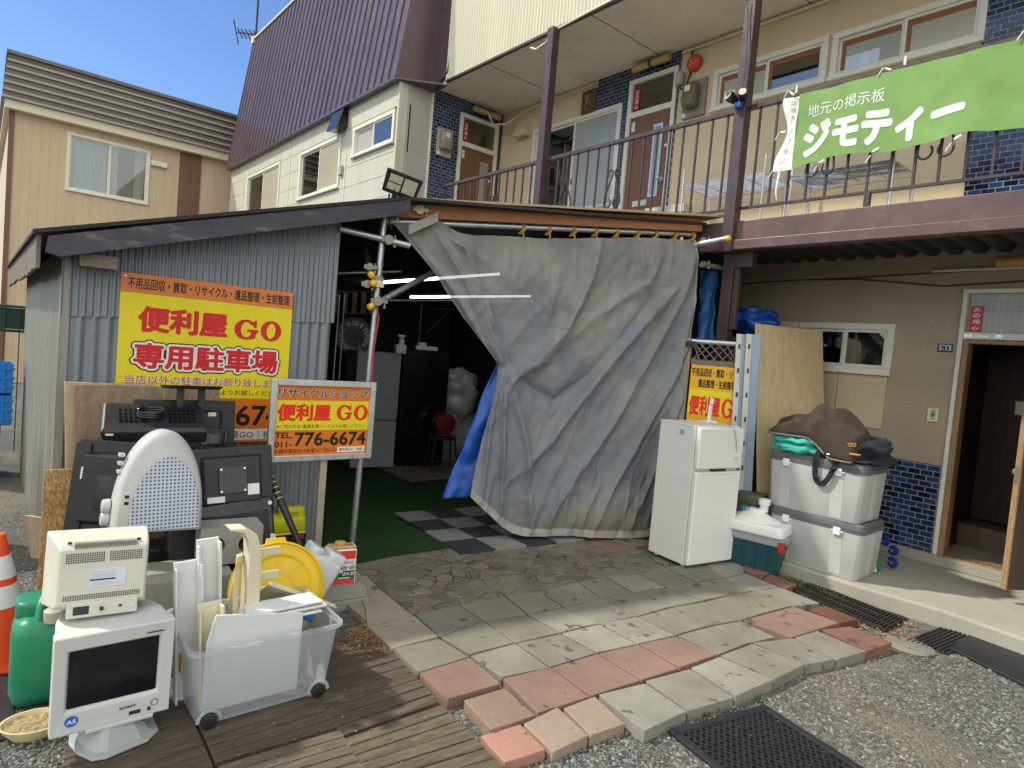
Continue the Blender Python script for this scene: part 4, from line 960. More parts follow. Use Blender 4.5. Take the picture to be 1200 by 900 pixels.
M('fridge_grey', (0.30, 0.32, 0.33, 1), .35, .05, 3, spec=.4); M('gloss_black', (0.008, 0.008, 0.009, 1), .12, .1, spec=.5); M('black_plastic', (0.018, 0.018, 0.020, 1), .42, .15, 12, .1, 150, spec=.4); M('white_plastic', (0.70, 0.70, 0.68, 1), .4, .05, 4, dirt=.06, dcol=(.4, .37, .3, 1))
def fridge_in(x, y, w, d, h, split, mat, lab):
    r = thing('refrigerator', lab, 'refrigerator', (x, y, .055)); T = fr((x, y, .055), 78)
    MB(T).box(-w/2, w/2, .045, d, .03, h).build('body', mat, r, bevel=.01)
    MB(T).box(-w/2, w/2, 0, .042, .04, split-.006).build('door', mat, r, bevel=.008); MB(T).box(-w/2, w/2, 0, .042, split+.006, h).build('door', mat, r, bevel=.008)
    mb = MB(T)
    for sx in (-1, 1): mb.lathe([(.02, 0), (.02, .03)], 10, (sx*(w/2-.05), .08, 0)); mb.lathe([(.02, 0), (.02, .03)], 10, (sx*(w/2-.05), d-.08, 0))
    mb.build('foot', 'black_plastic', r)
a, b = G(433, 555, .055), G(468, 553, .055); fridge_in(-6.75, 3.62, .52, .55, 1.40, .60, 'fridge_grey', 'tall grey refrigerator standing in the dark shed behind the framed sign')
fridge_in(-6.75, 4.27, .60, .58, 1.46, .72, 'gloss_black', 'glossy black refrigerator inside the shed beside the grey one')
# wall clock
ck_ = thing('wall_clock', 'large dark round clock with pale roman numerals hanging inside the shed', 'clock', PX(415, 394, -7.6))
TC = fr(PX(415, 394, -7.6), 76); Rk = .24
MB(TC).disc_y([(Rk, .03), (Rk, -.02), (Rk*.94, -.02), (Rk*.92, -.005)], 48).build('frame', M('clock_blue', (.07, .085, .11, 1), .4), ck_, smooth=40)
mb = MB(TC); mb.disc_y([(Rk*.92, -.0045), (Rk*.92, -.007)], 48)
for i, ch in enumerate(['XII', 'I', 'II', 'III', 'IIII', 'V', 'VI', 'VII', 'VIII', 'IX', 'X', 'XI']):
    a = math.radians(-30*i); m3 = MB(TC @ Matrix.Rotation(-a*-1, 4, 'Y') if False else TC @ Matrix.Rotation(math.radians(30*i), 4, 'Y')); m3.text(ch, -.022*min(len(ch), 3)/1.6, Rk*.56, .044*min(len(ch), 3)/1.6, Rk*.26, -.0085, .02, 1); mb.v += m3.v; o = len(mb.v)-len(m3.v); mb.f += [[q+o for q in f] for f in m3.f]; mb.mi += m3.mi
mb.build('dial', ['clock_blue', M('clock_ink', (.62, .64, .66, 1), .5)], ck_, norm=False)
mb = MB(TC); mb.bar((0, -.012, 0), (.05, -.012, -.12), .012, .003, (0, 1, 0)); mb.bar((0, -.014, 0), (.15, -.014, .01), .01, .003, (0, 1, 0)); mb.build('hand', M('clock_hand', (.005, .005, .005, 1), .5), ck_)
# lit fluorescent tubes
def emit(name, col, s):
    t = NT(name); t.b.inputs['Emission Color'].default_value = col; t.b.inputs['Emission Strength'].default_value = s; t.col((.8, .8, .8, 1)); return t.m
emit('tube_glow', (0.95, 1, 0.98, 1), 3.2)
for (a, b, X, lab) in (((481, 348), (640, 347), -6.3, 'lower lit fluorescent tube running level under the shed roof'), ((446, 331), (585, 321), -5.4, 'upper lit fluorescent tube slanting along the shed roof')):
    p, q = PX(*a, X), PX(*b, X); r = thing('fluorescent_light', lab, 'tube light', p, 'lit tube lights in the shed')
    MB().tube([p, q], .014, 10).build('tube', 'tube_glow', r, smooth=60); MB().bar(p+Vector((-.0, 0, .03)), q+Vector((0, 0, .03)), .05, .022).build('batten', 'room_dark', r)
# bags, stool, heater, boxes and racks at the back
def blob(mb, c, rx, ry, rz, seed, amp=.25, nu=28, nv=18, m=None, flat=False):
    c = Vector(c)
    def fn(u, v):
        a, b = u*2*math.pi, v*math.pi; d = Vector((math.sin(b)*math.cos(a), math.sin(b)*math.sin(a), math.cos(b)))
        k = 1+amp*mnoise.noise(d*1.8+Vector((seed, 0, 0)))+amp*.5*mnoise.noise(d*5+Vector((0, seed, 0)))
        return c+Vector((d.x*rx*k, d.y*ry*k, max(d.z*rz*k, -rz*.8) if flat else d.z*rz*k))
    return mb.grid(fn, nu, nv, m)
M('clear_bag', (0.42, 0.43, 0.42, 1), .25, .25, 7, .8, 14, spec=.6)
mb = MB(); blob(mb, PX(533, 463, -7.0)+Vector((0, 0, 0)), .32, .30, .33, 3, .3); blob(mb, PX(528, 505, -7.05), .3, .34, .42, 5, .2)
tag(mb.build('plastic_bag', 'clear_bag', smooth=180, norm=False), 'big crumpled translucent plastic bags piled beside the black refrigerator', 'plastic bag')
st_ = thing('stool', 'black metal stool carrying a red round heater inside the shed', 'stool', G(516, 552, .06)); so_ = ROOTLOC[st_.name]; TT = fr(so_, 70)
MB(TT).lathe([(.15, .40), (.16, .41), (.16, .43), (.14, .44)], 20).build('seat', 'black_plastic', st_, smooth=40)
for sx in (-1, 1):
    for sy in (-1, 1): MB(TT).tube([(sx*.12, sy*.12, .41), (sx*.17, sy*.17, 0)], .011, 8).build('leg', 'black_plastic', st_, smooth=50)
MB(TT).tube([(-.15, -.15, .15), (.15, -.15, .15)], .008, 6).build('stretcher', 'black_plastic', st_)
mb = MB(fr(so_+Vector((0, 0, .445)), 70)); mb.disc_y([(.02, -.10), (.12, -.09), (.135, -.05), (.135, .08), (.1, .11)], 24, (0, 0, .15)); mb.box(-.09, .09, -.07, .07, 0, .03); 
tag(mb.build('heater', M('heater_red', (.16, .012, .012, 1), .25, .1), smooth=35), 'round dark red heater on the black stool', 'heater')
tag(MB(fr(G(545, 545, .055)+Vector((-.45, .2, 0)), 70)).box(-.32, .32, 0, .4, 0, .62).build('cabinet', M('beige_dull', (.33, .31, .28, 1), .5), bevel=.008), 'plain beige low cabinet behind the red heater', 'cabinet')
mb = MB(fr((-6.62, 3.85, 1.46), 78)); mb.box(-.07, .05, .05, .15, 0, .10); mb.lathe([(.035, .10), (.03, .16), (.015, .18), (.015, .2)], 12, (0, .1, 0)); mb.box(-.05, .03, .07, .11, .19, .22)
tag(mb.build('spray_bottle', 'white_plastic', bevel=.006), 'white trigger spray bottle on top of the grey refrigerator', 'bottle')
mb = MB(fr((-6.7, 4.25, 1.52), 70)); mb.box(-.15, .12, .05, .2, 0, .05); mb.box(-.12, -.02, .06, .16, .05, .09); tag(mb.build('router_box', 'white_plastic', bevel=.008), 'small white appliance lying on the black refrigerator', 'appliance')
bd = MB()
for i in range(5): p = PX(386+i*11, 345, -7.9); q = PX(395+i*11, 366, -7.9); bd.box(-7.92, -7.9, p.y, p.y+.19, q.z-.02, p.z+.05)
tag(bd.build('plywood_lining', 'frame_wood'), 'row of pale plywood offcuts high on the shed back wall', 'boards')
rk = thing('pipe_rack', 'thin upright metal pipes forming a rack at the back of the shed', 'rack', PX(490, 440, -7.5))
for a, b, X, r in (((494, 355), (488, 440), -7.3, .016), ((398, 345), (390, 450), -6.6, .010), ((404, 345), (397, 450), -6.6, .008), ((500, 390), (525, 365), -7.3, .010), ((502, 362), (540, 362), -7.3, .01), ((452, 352), (600, 352), -6.9, .014), ((395, 320), (470, 318), -6.0, .014)):
    MB().tube([PX(*a, X), PX(*b, X)], r, 8).build('pipe', 'galv' if X > -7 else 'dark_pipe', rk, smooth=60)
mb = MB(TC @ Matrix.Translation((.55, .1, -.45))); mb.disc_y([(.15, 0), (.16, -.02), (.14, -.04), (.05, -.06)], 24); mb.tube([(0, 0, -.14), (0, 0, -.55)], .012, 8); mb.lathe([(.12, -.58), (.12, -.55), (.02, -.54)], 20)
tag(mb.build('electric_fan', 'room_dark', smooth=40), 'dim round fan standing beside the clock inside the shed', 'fan')
# ================================================================ signs of the recycling business
def flat(name, r, g, b, k=1.0, rough=.45): return M(name, C(r, g, b, k), rough, .06, 2.2, spec=.35, dirt=.13, dcol=sc(C(r, g, b, k), .62), dscale=5, stretch=(1, 1.4, .5))
flat('sign_orange', 222, 128, 62, .85); flat('sign_orange2', 226, 120, 35, .85); flat('sign_yellow', 232, 214, 35, .88); flat('sign_amber', 236, 178, 30, .85); flat('sign_red', 205, 28, 42, .9); flat('sign_black', 28, 26, 26, 1); flat('sign_white', 235, 232, 228, .85); flat('sign_crimson', 160, 24, 62, .9); flat('sign_scarlet', 224, 40, 30, .95)
SIGN = ['sign_yellow', 'sign_orange', 'sign_red', 'sign_black', 'sign_white', 'sign_crimson', 'sign_scarlet', 'sign_amber', 'sign_orange2']
YE, OR, RE, BK, WH, CR, SR, AM, O2 = range(9)
def letterG(mb, x, z, w, h, y, m):
    """heavy slab-serif G and O with thick sides"""
    n = 40; def_ = []
    vs = []; fs = []
    for k in range(n+1):
        a = math.radians(38+(360-38-12)*k/n); ca, sa = math.cos(a), math.sin(a)
        vs.append((x+w/2+w*.5*ca, y, z+h/2+h*.5*sa)); vs.append((x+w*.52+w*.24*ca, y, z+h/2+h*.37*sa))
    for k in range(n): fs.append((2*k, 2*k+2, 2*k+3, 2*k+1))
    mb.add(vs, fs, m)
    mb.add([(x+w*.72, y, z+h*.02), (x+w*.92, y, z+h*.1), (x+w*.92, y, z+h*.50), (x+w*.72, y, z+h*.50)], [(0, 1, 2, 3)], m); mb.v[-4:] = [p+mb.T.to_3x3() @ Vector((0, -.0003, 0)) for p in mb.v[-4:]]
    mb.add([(x+w*.55, y-.0006, z+h*.40), (x+w*1.04, y-.0006, z+h*.40), (x+w*1.04, y-.0006, z+h*.52), (x+w*.55, y-.0006, z+h*.52)], [(0, 1, 2, 3)], m)
    mb.add([(x+w*.84, y-.0009, z+h*.62), (x+w*.95, y-.0009, z+h*.62), (x+w*.95, y-.0009, z+h*1.0), (x+w*.88, y-.0009, z+h*1.0), (x+w*.76, y-.0009, z+h*.78)], [(0, 1, 2, 3, 4)], m)
def letterO(mb, x, z, w, h, y, m):
    n = 40; vs = []; fs = []
    for k in range(n):
        a = 2*math.pi*k/n; ca, sa = math.cos(a), math.sin(a)
        vs.append((x+w/2+w*.5*ca, y, z+h/2+h*.5*sa)); vs.append((x+w/2+w*.21*ca+.02*w*sa, y, z+h/2+h*.37*sa))
    for k in range(n): j = (k+1) % n; fs.append((2*k, 2*j, 2*j+1, 2*k+1))
    mb.add(vs, fs, m)
E1, E2, E3 = -.0012, -.0024, -.0036
# --- big parking sign on the shed wall
XS = SX+.030
TSg = fr((XS, 0, 0), 90)
def tb(mb, body, p0, p1, X, y, bold, m, pad=0):
    a, b = PX(*p0, X), PX(*p1, X); mb.text(body, a.y, b.z, b.y-a.y, a.z-b.z, y, bold, m)
a_, b_ = PX(141, 318, XS), PX(343, 342, XS); zt = a_.z; zy = PX(141, 341, XS).z; xl, xr = PX(139, 380, XS).y, PX(341.5, 380, XS).y; zo = PX(290, 467, XS).z; zb = PX(317, 517, XS).z
s1 = thing('parking_sign', 'large yellow and orange shop sign with red writing screwed to the corrugated shed wall', 'sign', ((XS, (xl+xr)/2, zb)))
mb = MB(TSg); mb.box(xl, xr, 0, .006, zb, zt, YE); mb.quad((xl, E1, zy), (xr, E1, zy), (xr, E1, zt), (xl, E1, zt), OR); mb.quad((xl, E1, zb), (xr, E1, zb), (xr, E1, zo), (xl, E1, zo), O2)
mb.build('panel', SIGN, s1, norm=False)
mb = MB(TSg)
tb(mb, '不用品回収・買取・リサイクル・遺品整理・生前整理', (149, 326), (338, 357), XS, E2, .018, BK)
mb.v = mb.v[:]  # text on the strip
zz = zt-(zt-zy)*.80; hh = (zt-zy)*.60; mb = MB(TSg); mb.text('不用品回収・買取・リサイクル・遺品整理・生前整理', xl+.035, zz, xr-xl-.06, hh, E2, .018, BK)
w = xr-xl; hA = zt-zb
def sx(f): return xl+f*w
def sz(f): return zt-f*hA
mb.text('便利屋', sx(.095), sz(.335), .50*w, .155*hA, E1, .045, RE)
letterG(mb, sx(.635), sz(.335), .145*w, .13*hA, E1, RE); letterO(mb, sx(.80), sz(.335), .135*w, .135*hA, E1, RE)
for g, m, y in ((.150, BK, E1), (.105, WH, E1-.0012), (.036, RE, E1-.0024)):
    d_ = (g-.125)*.178*w; mb.text('専用駐車場', sx(.065)-d_, sz(.565)-d_, .875*w+2*d_, .185*hA+2*d_, y, g, m)
mb.text('当店以外の駐車はお断り致します', sx(.045), sz(.64), .90*w, .052*hA, E1, .045, WH); mb.text('当店以外の駐車はお断り致します', sx(.045), sz(.64), .90*w, .052*hA, E2, .012, CR)
mb.text('ご用の方は1番奥玄関フードよりお越しください', sx(.05), sz(.695), .90*w, .034*hA, E1, .012, BK)
za = sz(.945); 
mb.text('TEL.', sx(.03), sz(.80), .17*w, .05*hA, E2, .02, BK); mb.text('011-', sx(.03), sz(.89), .17*w, .05*hA, E2, .02, BK); mb.text('776-6674', sx(.225), sz(.895), .74*w, .135*hA, E2, .02, BK)
mb.quad((sx(.45), E2, sz(.985)), (sx(.99), E2, sz(.985)), (sx(.99), E2, sz(.915)), (sx(.45), E2, sz(.915)), WH); mb.text('便利屋GO｜検索', sx(.53), sz(.977), .44*w, .053*hA, E3, .01, BK)
mb.text('札幌市東区北19条東16丁目3-13', sx(.02), sz(.975), .40*w, .04*hA, E2, .01, BK)
mb.build('lettering', SIGN, s1, norm=False)
for f, g in ((.02, .02), (.98, .015), (.02, .6)): 
    MB(TSg).disc_y([(.006, -.004), (.006, 0)], 8, (sx(f), 0, sz(g))).build('screw', 'galv', s1)
# --- framed sign on a post
XF = -3.90
xl, xr = PX(318, 448, XF).y, PX(441, 446, XF).y; zt, zb = 1.312, .796
s2 = thing('framed_sign', 'smaller orange and yellow shop sign in a silver frame on a single post', 'sign', (XF, (xl+xr)/2, 0))
TF2 = fr((XF, 0, 0), 90)
mb = MB(TF2); f = .04
mb.box(xl, xl+f, -.012, .02, zb, zt); mb.box(xr-f, xr, -.012, .02, zb, zt); mb.box(xl+f, xr-f, -.0115, .0195, zt-f, zt); mb.box(xl+f, xr-f, -.0115, .0195, zb, zb+f)
mb.build('frame', 'alu', s2, bevel=.004)
mb = MB(TF2); a, b, c, d = xl+f, xr-f, zb+f, zt-f; w, h = b-a, d-c
mb.box(a, b, .004, .012, c, d, O2); y = .003
mb.quad((a, y, c+h*.36), (b, y, c+h*.36), (b, y, c+h*.79), (a, y, c+h*.79), YE)
mb.build('panel', SIGN, s2, norm=False)
mb = MB(TF2); y1_, y2_ = .002, .001
mb.text('リサイクルショップ', a+.004, c+h*.825, w-.008, h*.145, y1_, .06, WH); mb.text('リサイクルショップ', a+.008, c+h*.83, w-.016, h*.135, y2_, .02, BK)
mb.text('便利屋', a+.008, c+h*.49, w*.56, h*.25, y1_, .045, SR); letterG(mb, a+w*.635, c+h*.50, w*.17, h*.235, y1_, SR); letterO(mb, a+w*.83, c+h*.50, w*.165, h*.235, y1_, SR)
mb.text('※ご用の方は1番奥玄関フードよりお越しください', a+.012, c+h*.385, w*.95, h*.058, y1_, .012, BK)
mb.text('TEL.', a+.004, c+h*.245, w*.175, h*.085, y1_, .02, BK); mb.text('011-', a+.004, c+h*.115, w*.175, h*.085, y1_, .02, BK); mb.text('776-6674', a+w*.205, c+h*.125, w*.785, h*.205, y1_, .025, BK)
mb.text('札幌市東区北19条東16丁目3-13', a+.006, c+h*.025, w*.64, h*.065, y1_, .01, BK)
mb.quad((a+w*.67, y1_, c+h*.02), (b-.012, y1_, c+h*.02), (b-.012, y1_, c+h*.10), (a+w*.67, y1_, c+h*.10), WH); mb.text('便利屋GO｜検索', a+w*.69, c+h*.035, w*.27, h*.05, y2_, .01, BK)
mb.build('lettering', SIGN, s2, norm=False)
xc = PX(381, 548, XF).y
MB(TF2).box(xc-.024, xc+.024, .021, .055, -.02, zb+.3).build('post', M('post_steel', (.42, .37, .30, 1), .5, .15, 9, metal=.4, dirt=.3, dcol=(.15, .1, .06, 1), dscale=9), s2, bevel=.004)
# ================================================================ boards against the shed corner
wood('ply_dark', (0.17, 0.115, 0.075, 1), (0.30, 0.215, 0.15, 1), 5, (6, 6, .6), .6, .2)
wood('ply_pale', (0.33, 0.25, 0.165, 1), (0.45, 0.35, 0.24, 1), 5, (6, 6, .6), .65, .15)
def lean(p_tl, p_tr, Xt, Xb, zb, th=.012):
    a, b = PX(*p_tl, Xt), PX(*p_tr, Xt); dx = Xb-Xt
    return a, b, dx
a, b = PX(88, 459, -4.24), PX(258, 448, -4.24); zt = (a.z+b.z)/2
mb = MB(); q = [Vector((-4.24, a.y, zt)), Vector((-4.24, b.y, zt)), Vector((-4.06, b.y+.01, .03)), Vector((-4.06, a.y+.01, .03))]
mb.prism(q, (-.022, 0, 0), 0)
tag(mb.build('plywood_sheet', 'ply_dark', bevel=.002, seg=1), 'big brown plywood sheet leaning on the shed below the yellow sign', 'plywood', 'boards leaning at the shed corner')
a2 = PX(75, 459, -4.28)
mb = MB(); mb.prism([Vector((-4.275, a2.y, zt+.01)), Vector((-4.275, a.y+.4, zt+.01)), Vector((-4.10, a.y+.4, .03)), Vector((-4.10, a.y-.0, .03))], (-.03, 0, 0))
tag(mb.build('plywood_sheet', 'ply_pale', bevel=.002, seg=1), 'paler plywood board whose edge shows behind the big brown sheet', 'plywood', 'boards leaning at the shed corner')
def osb():
    t = NT('osb'); v = t.n.new('ShaderNodeTexVoronoi'); v.inputs['Scale'].default_value = 62; v.distance = 'CHEBYCHEV'; t.l.new(t.mapping((1, 1.6, .8), (.5, .3, .6)), v.inputs['Vector']); s = t.sep(v.outputs['Color'])
    n = t.noise(45, None, 5, .7); c = t.mix(s[0], (0.26, 0.145, 0.055, 1), (0.52, 0.34, 0.16, 1)); c = t.mix(t.ramp(n, .55, .75, 0, .7), c, (.16, .08, .03, 1)); t.col(c); t.set(rough=.7, spec=.25); t.bump(s[1], .3, .003); return t.m
osb()
a, b = PX(52, 551, -4.02), PX(87, 550, -4.02); yb = PX(52, 690, -3.98).y
mb = MB(); mb.prism([Vector((-4.02, a.y, a.z)), Vector((-4.02, a.y+.26, a.z)), Vector((-3.96, a.y+.26, .0)), Vector((-3.96, a.y-.01, .0))], (-.015, 0, 0))
tag(mb.build('chipboard_panel', 'osb'), 'orange brown chipboard panel standing at the shed corner', 'chipboard', 'boards leaning at the shed corner')
# ================================================================ heap of old screens
def monitor(name, T, w, h, lab, d=.035, bulge=True, vesa=True, grp='old black flat screens', screen=False, stand=None, mat='black_plastic'):
    """flat screen, back towards local -y, bottom edge at z=0"""
    r = thing(name, lab, 'monitor', T.translation, grp)
    MB(T).box(-w/2, w/2, -d*.35, d*.65, 0, h).build('case', mat, r, bevel=.007, seg=3)
    if bulge: MB(T).loft([[(-w*.36, -d*.36, h*.15), (w*.36, -d*.36, h*.15), (w*.36, -d*.36, h*.88), (-w*.36, -d*.36, h*.88)], [(-w*.33, -d*1.05, h*.19), (w*.33, -d*1.05, h*.19), (w*.33, -d*1.05, h*.84), (-w*.33, -d*1.05, h*.84)]]).build('back_cover', mat, r, bevel=.006)
    if vesa:
        mb = MB(T); mb.box(-.075, .075, -d*1.05-.007, -d*1.05-.0005, h*.32, h*.32+.15)
        mb.build('mount_plate', 'gloss_black', r, bevel=.003)
        mb = MB(T)
        for sx in (-1, 1):
            for sz in (0, 1): mb.disc_y([(.006, -d*1.05-.010), (.006, -d*1.05-.0075)], 10, (sx*.060, 0, h*.32+.015+sz*.12))
        mb.build('screw', 'alu', r)
        MB(T).box(-w*.30, -w*.10, -d*1.05-.002, -d*1.05-.0005, h*.205, h*.29).build('sticker', 'white_plastic', r)
        MB(T).box(w*.17, w*.31, -d*1.05-.002, -d*1.05-.0005, h*.28, h*.44).build('sticker', 'white_plastic', r)
        mb = MB(T)
        for k in range(6): mb.box(-.06+k*.024, -.046+k*.024, -d*.36-.003, -d*.36, h*.10, h*.125)
        mb.build('port', 'alu', r)
        mb = MB(T)
        for k in range(26): mb.box(-w*.44+k*w*.034, -w*.44+k*w*.034+w*.018, -d*.36-.003, -d*.36, h*.02, h*.065)
        mb.build('vent_slots', 'gloss_black', r)
    if stand: stand(T, r)
    return r
# upside-down screen behind everything, its foot plate on top
p0, p1 = PX(158, 468, -4.02), PX(279, 528, -3.98); w = PX(277, 466, -4.02).y-p0.y; zb = PX(250, 560, -4.0).z
def stand_up(T, r):
    h = p0.z-zb
    mb = MB(T)
    for sx in (-1, 1): mb.box(sx*.055-.018, sx*.055+.018, -.10, -.075, h*.72, h+.07)
    mb.box(-.075, .075, -.078, -.040, h*.62, h*.92); mb.build('stand_neck', 'black_plastic', r, bevel=.004)
    MB(T).loft([[(-.125, -.20, h+.065), (.125, -.20, h+.065), (.125, .02, h+.065), (-.125, .02, h+.065)], [(-.14, -.22, h+.085), (.14, -.22, h+.085), (.14, .03, h+.085), (-.14, .03, h+.085)]]).build('stand_foot', 'black_plastic', r, bevel=.005)
    MB(T).box(-w*.40, -w*.12, -.042, -.039, h*.72, h*.90).build('rating_plate', 'gloss_black', r); MB(T).box(-w*.2, -w*.1, -.0445, -.0425, h*.80, h*.86).build('sticker', 'white_plastic', r); MB(T).box(w*.20, w*.28, -.042, -.039, h*.80, h*.85).build('sticker', 'white_plastic', r)
monitor('monitor', fr((-4.0, p0.y+w/2, zb), 90, -5), w, p0.z-zb, 'upside-down black flat screen with its square foot plate on top, against the plywood', vesa=False, stand=stand_up)
# slim electronic box with coiled cable
T = fr(PX(181, 518, -3.80), 84, 24); w = .50
bx = thing('video_deck', 'long slim black electronic box with vent slots and a coiled cable on top', 'video deck', T.translation)
MB(T).loft([[(-w*.46, -.01, 0), (w*.5, -.01, 0), (w*.5, .22, 0), (-w*.46, .22, 0)], [(-w*.5, -.02, .075), (w*.5, -.02, .075), (w*.5, .24, .085), (-w*.48, .24, .085)], [(-w*.47, .0, .09), (w*.48, .0, .09), (w*.46, .235, .098), (-w*.45, .235, .098)]]).build('case', 'black_plastic', bx, bevel=.006)
mb = MB(T)
for k in range(16):
    for j in range(4):
        if k in (6, 7, 8, 9): continue
        mb.box(-w*.33+k*.023, -w*.33+k*.023+.014, .05+j*.035, .05+j*.035+.022, .094, .0985)
mb.build('vent_slots', 'gloss_black', bx)
mb = MB(T); 
for k in range(3): mb.tube([(-.02+.06*math.cos(a), .10+.035*math.sin(a)+k*.004, .108+k*.012+.004*math.sin(3*a)) for a in [i*2*math.pi/18 for i in range(19)]], .007, 6)
mb.build('coiled_cable', 'gloss_black', bx, smooth=60)
MB(T).box(-w*.45, -w*.38, -.0225, -.018, .055, .064).build('badge', 'white_plastic', bx)
# narrow black tilted frame behind the white appliance
T = fr(PX(232, 531, -3.92), 86, -4, 6); mb = MB(T)
mb.box(-.16, .17, 0, .03, 0, .10); mb.box(.14, .18, -.015, .02, -.05, .13); r = monitor('monitor', fr(PX(225, 545, -3.93), 87, -6, 5), .34, .22, 'black flat screen half hidden behind the white appliance and the deck', vesa=False)
mb = MB(fr(PX(225, 545, -3.93), 87, -6, 5)); mb.box(.02, .12, -.05, -.038, .12, .19); mb.disc_y([(.03, -.055), (.03, -.05)], 14, (.085, 0, .155)); mb.box(.145, .155, -.05, -.03, -.01, .21); mb.build('socket_plate', 'gloss_black', r, bevel=.002)
# screen with mounting plate on the right
TR = fr(PX(272, 603, -3.66), 84, -10, -3); monitor('monitor', TR, .44, .375, 'black flat screen showing its square mounting plate with four screws and two stickers', d=.05)
# black screen on the left, seen at an angle
TLm = fr(PX(112, 632, -3.74), 66, -7, 3); r = monitor('monitor', TLm, .26, .50, 'black screen turned sideways at the left end of the heap', vesa=False, d=.05)
MB(TLm).box(-.14, -.07, -.035, -.017, .02, .48).build('side_frame', 'black_plastic', r, bevel=.005); MB(TLm).box(-.02, .10, -.060, -.054, .16, .33).build('mount_plate', 'gloss_black', r, bevel=.004); MB(TLm).box(-.10, -.092, -.0375, -.035, .30, .36).build('sticker', 'white_plastic', r)
r = monitor('monitor', fr(PX(150, 600, -3.92), 80, -5), .34, .40, 'dull black screen standing behind the white perforated appliance', vesa=False)
mb = MB(fr(PX(150, 600, -3.92), 80, -5)); blob(mb, (.02, -.06, .28), .13, .05, .08, 2, .1); mb.build('rounded_hump', 'gloss_black', r, smooth=180)
# large television lying against the blocks
a, b = PX(235, 602, -3.66), PX(315, 585, -3.66); T = fr(PX(284, 666, -3.56), 88, -9, -5)
tv = thing('television', 'large black television panel standing low behind the concrete block', 'television', T.translation)
MB(T).box(-.36, .19, 0, .06, 0, .37).build('case', 'gloss_black', tv, bevel=.012, seg=3); MB(T).box(-.33, .16, -.008, -.001, .03, .30).build('back_panel', 'black_plastic', tv, bevel=.003)
mb = MB(T); mb.disc_y([(.012, -.004), (.012, 0)], 12, (.172, 0, .335)); mb.disc_y([(.02, -.004), (.02, 0)], 12, (.172, 0, .14)); mb.build('screw', 'alu', tv)
# white perforated appliance with a domed top
M('off_white', (0.46, 0.46, 0.45, 1), .4, .04, 3, .05, 120, dirt=.16, dcol=(.30, .27, .22, 1), dscale=6); M('grille_lilac', (0.47, 0.50, 0.60, 1), .45, .04)
T = fr(PX(182, 620, -3.46), 90, -5, 3); ap_ = thing('panel_heater', 'rounded white appliance with a domed top and lilac perforated front grille', 'appliance', T.translation)
hw = PX(232, 611, -3.5).y-PX(128, 611, -3.5).y; hh = .49
def dome(k, y, s=1.0):
    pts = []
    for i in range(48):
        a = i/47; 
        if a < .18: x = -1; z = a/.18*.10
        elif a > .82: x = 1; z = (1-a)/.18*.10
        else:
            t = (a-.18)/.64; th = math.pi*(1-t); q = math.sin(th); zz_ = 1-(1-q)**1.0; zz_ = q**.95; z = .10+.90*zz_; x = math.copysign(max(0, 1-zz_**2.1)**.52, math.cos(th))
        pts.append((x*hw/2*s*k, y, z*hh*k+(1-k)*.03))
    return pts
mb = MB(T); mb.loft([dome(.90, -.075), dome(.97, -.06), dome(1.0, -.03), dome(1.0, .05), dome(.96, .08), dome(.88, .10)]); mb.build('case', 'off_white', ap_, smooth=45)
def perf():
    t = NT('perforated'); o = t.sep(); q = t.math('FRACT', t.math('MULTIPLY', o[1], 1/.0175)); z = t.math('FRACT', t.math('MULTIPLY', o[2], 1/.0175))
    a = t.math('ABSOLUTE', t.math('SUBTRACT', q, .5)); b = t.math('ABSOLUTE', t.math('SUBTRACT', z, .5)); m = t.math('MAXIMUM', a, b); k = t.ramp(m, .2, .24, 1, 0)
    t.col(t.mix(k, (0.47, 0.50, 0.60, 1), (0.03, 0.035, 0.06, 1))); t.set(rough=.45); t.bump(t.math('SUBTRACT', 1, k), .6, .003); return t.m
perf()
mb = MB(T @ Matrix.Translation((.02, 0, .008))); mb.loft([[(x*.78, -.079, z*.72) for x, y, z in dome(1, 0)], [(x*.76, -.083, .004+z*.71) for x, y, z in dome(1, 0)]]); mb.build('grille', 'perforated', ap_)
for z in (.055, .115): MB(T).tube([(-hw/2-.035, .03, z), (-hw/2+.0, .03, z)], [.032, .036], 14).build('knob', 'off_white', ap_, smooth=50, bevel=.006)
for z in (.135, .165): MB(T).box(-hw*.40, -hw*.355, -.079, -.074, z, z+.014).build('indicator', 'gloss_black', ap_)
for z in (.27, .31, .35): MB(T).box(-hw/2*.93, -hw/2*.80, -.0, .05, z, z+.018).build('vent_slot', 'off_white', ap_, bevel=.004)
# snow brush handle
T = Matrix(); p, q = PX(303, 528, -3.85), PX(352, 640, -3.45)
sb = thing('snow_brush', 'black snow brush with yellow striped grip leaning beside the screens', 'snow brush', q)
MB().tube([p, p.lerp(q, .15)], .009, 8).build('shaft', M('brush_blue', (.03, .08, .35, 1), .4), sb); MB().tube([p.lerp(q, .12), p.lerp(q, .2), p.lerp(q, .62), q], [.012, .019, .021, .017], 12).build('grip', 'black_plastic', sb, smooth=50)
mb = MB(); 
for k in range(6): c = p.lerp(q, .24+k*.055); mb.tube([c, c.lerp(q, .012)], .0222, 12)
mb.build('grip_stripes', M('stripe_yellow', (.62, .55, .10, 1), .5), sb)
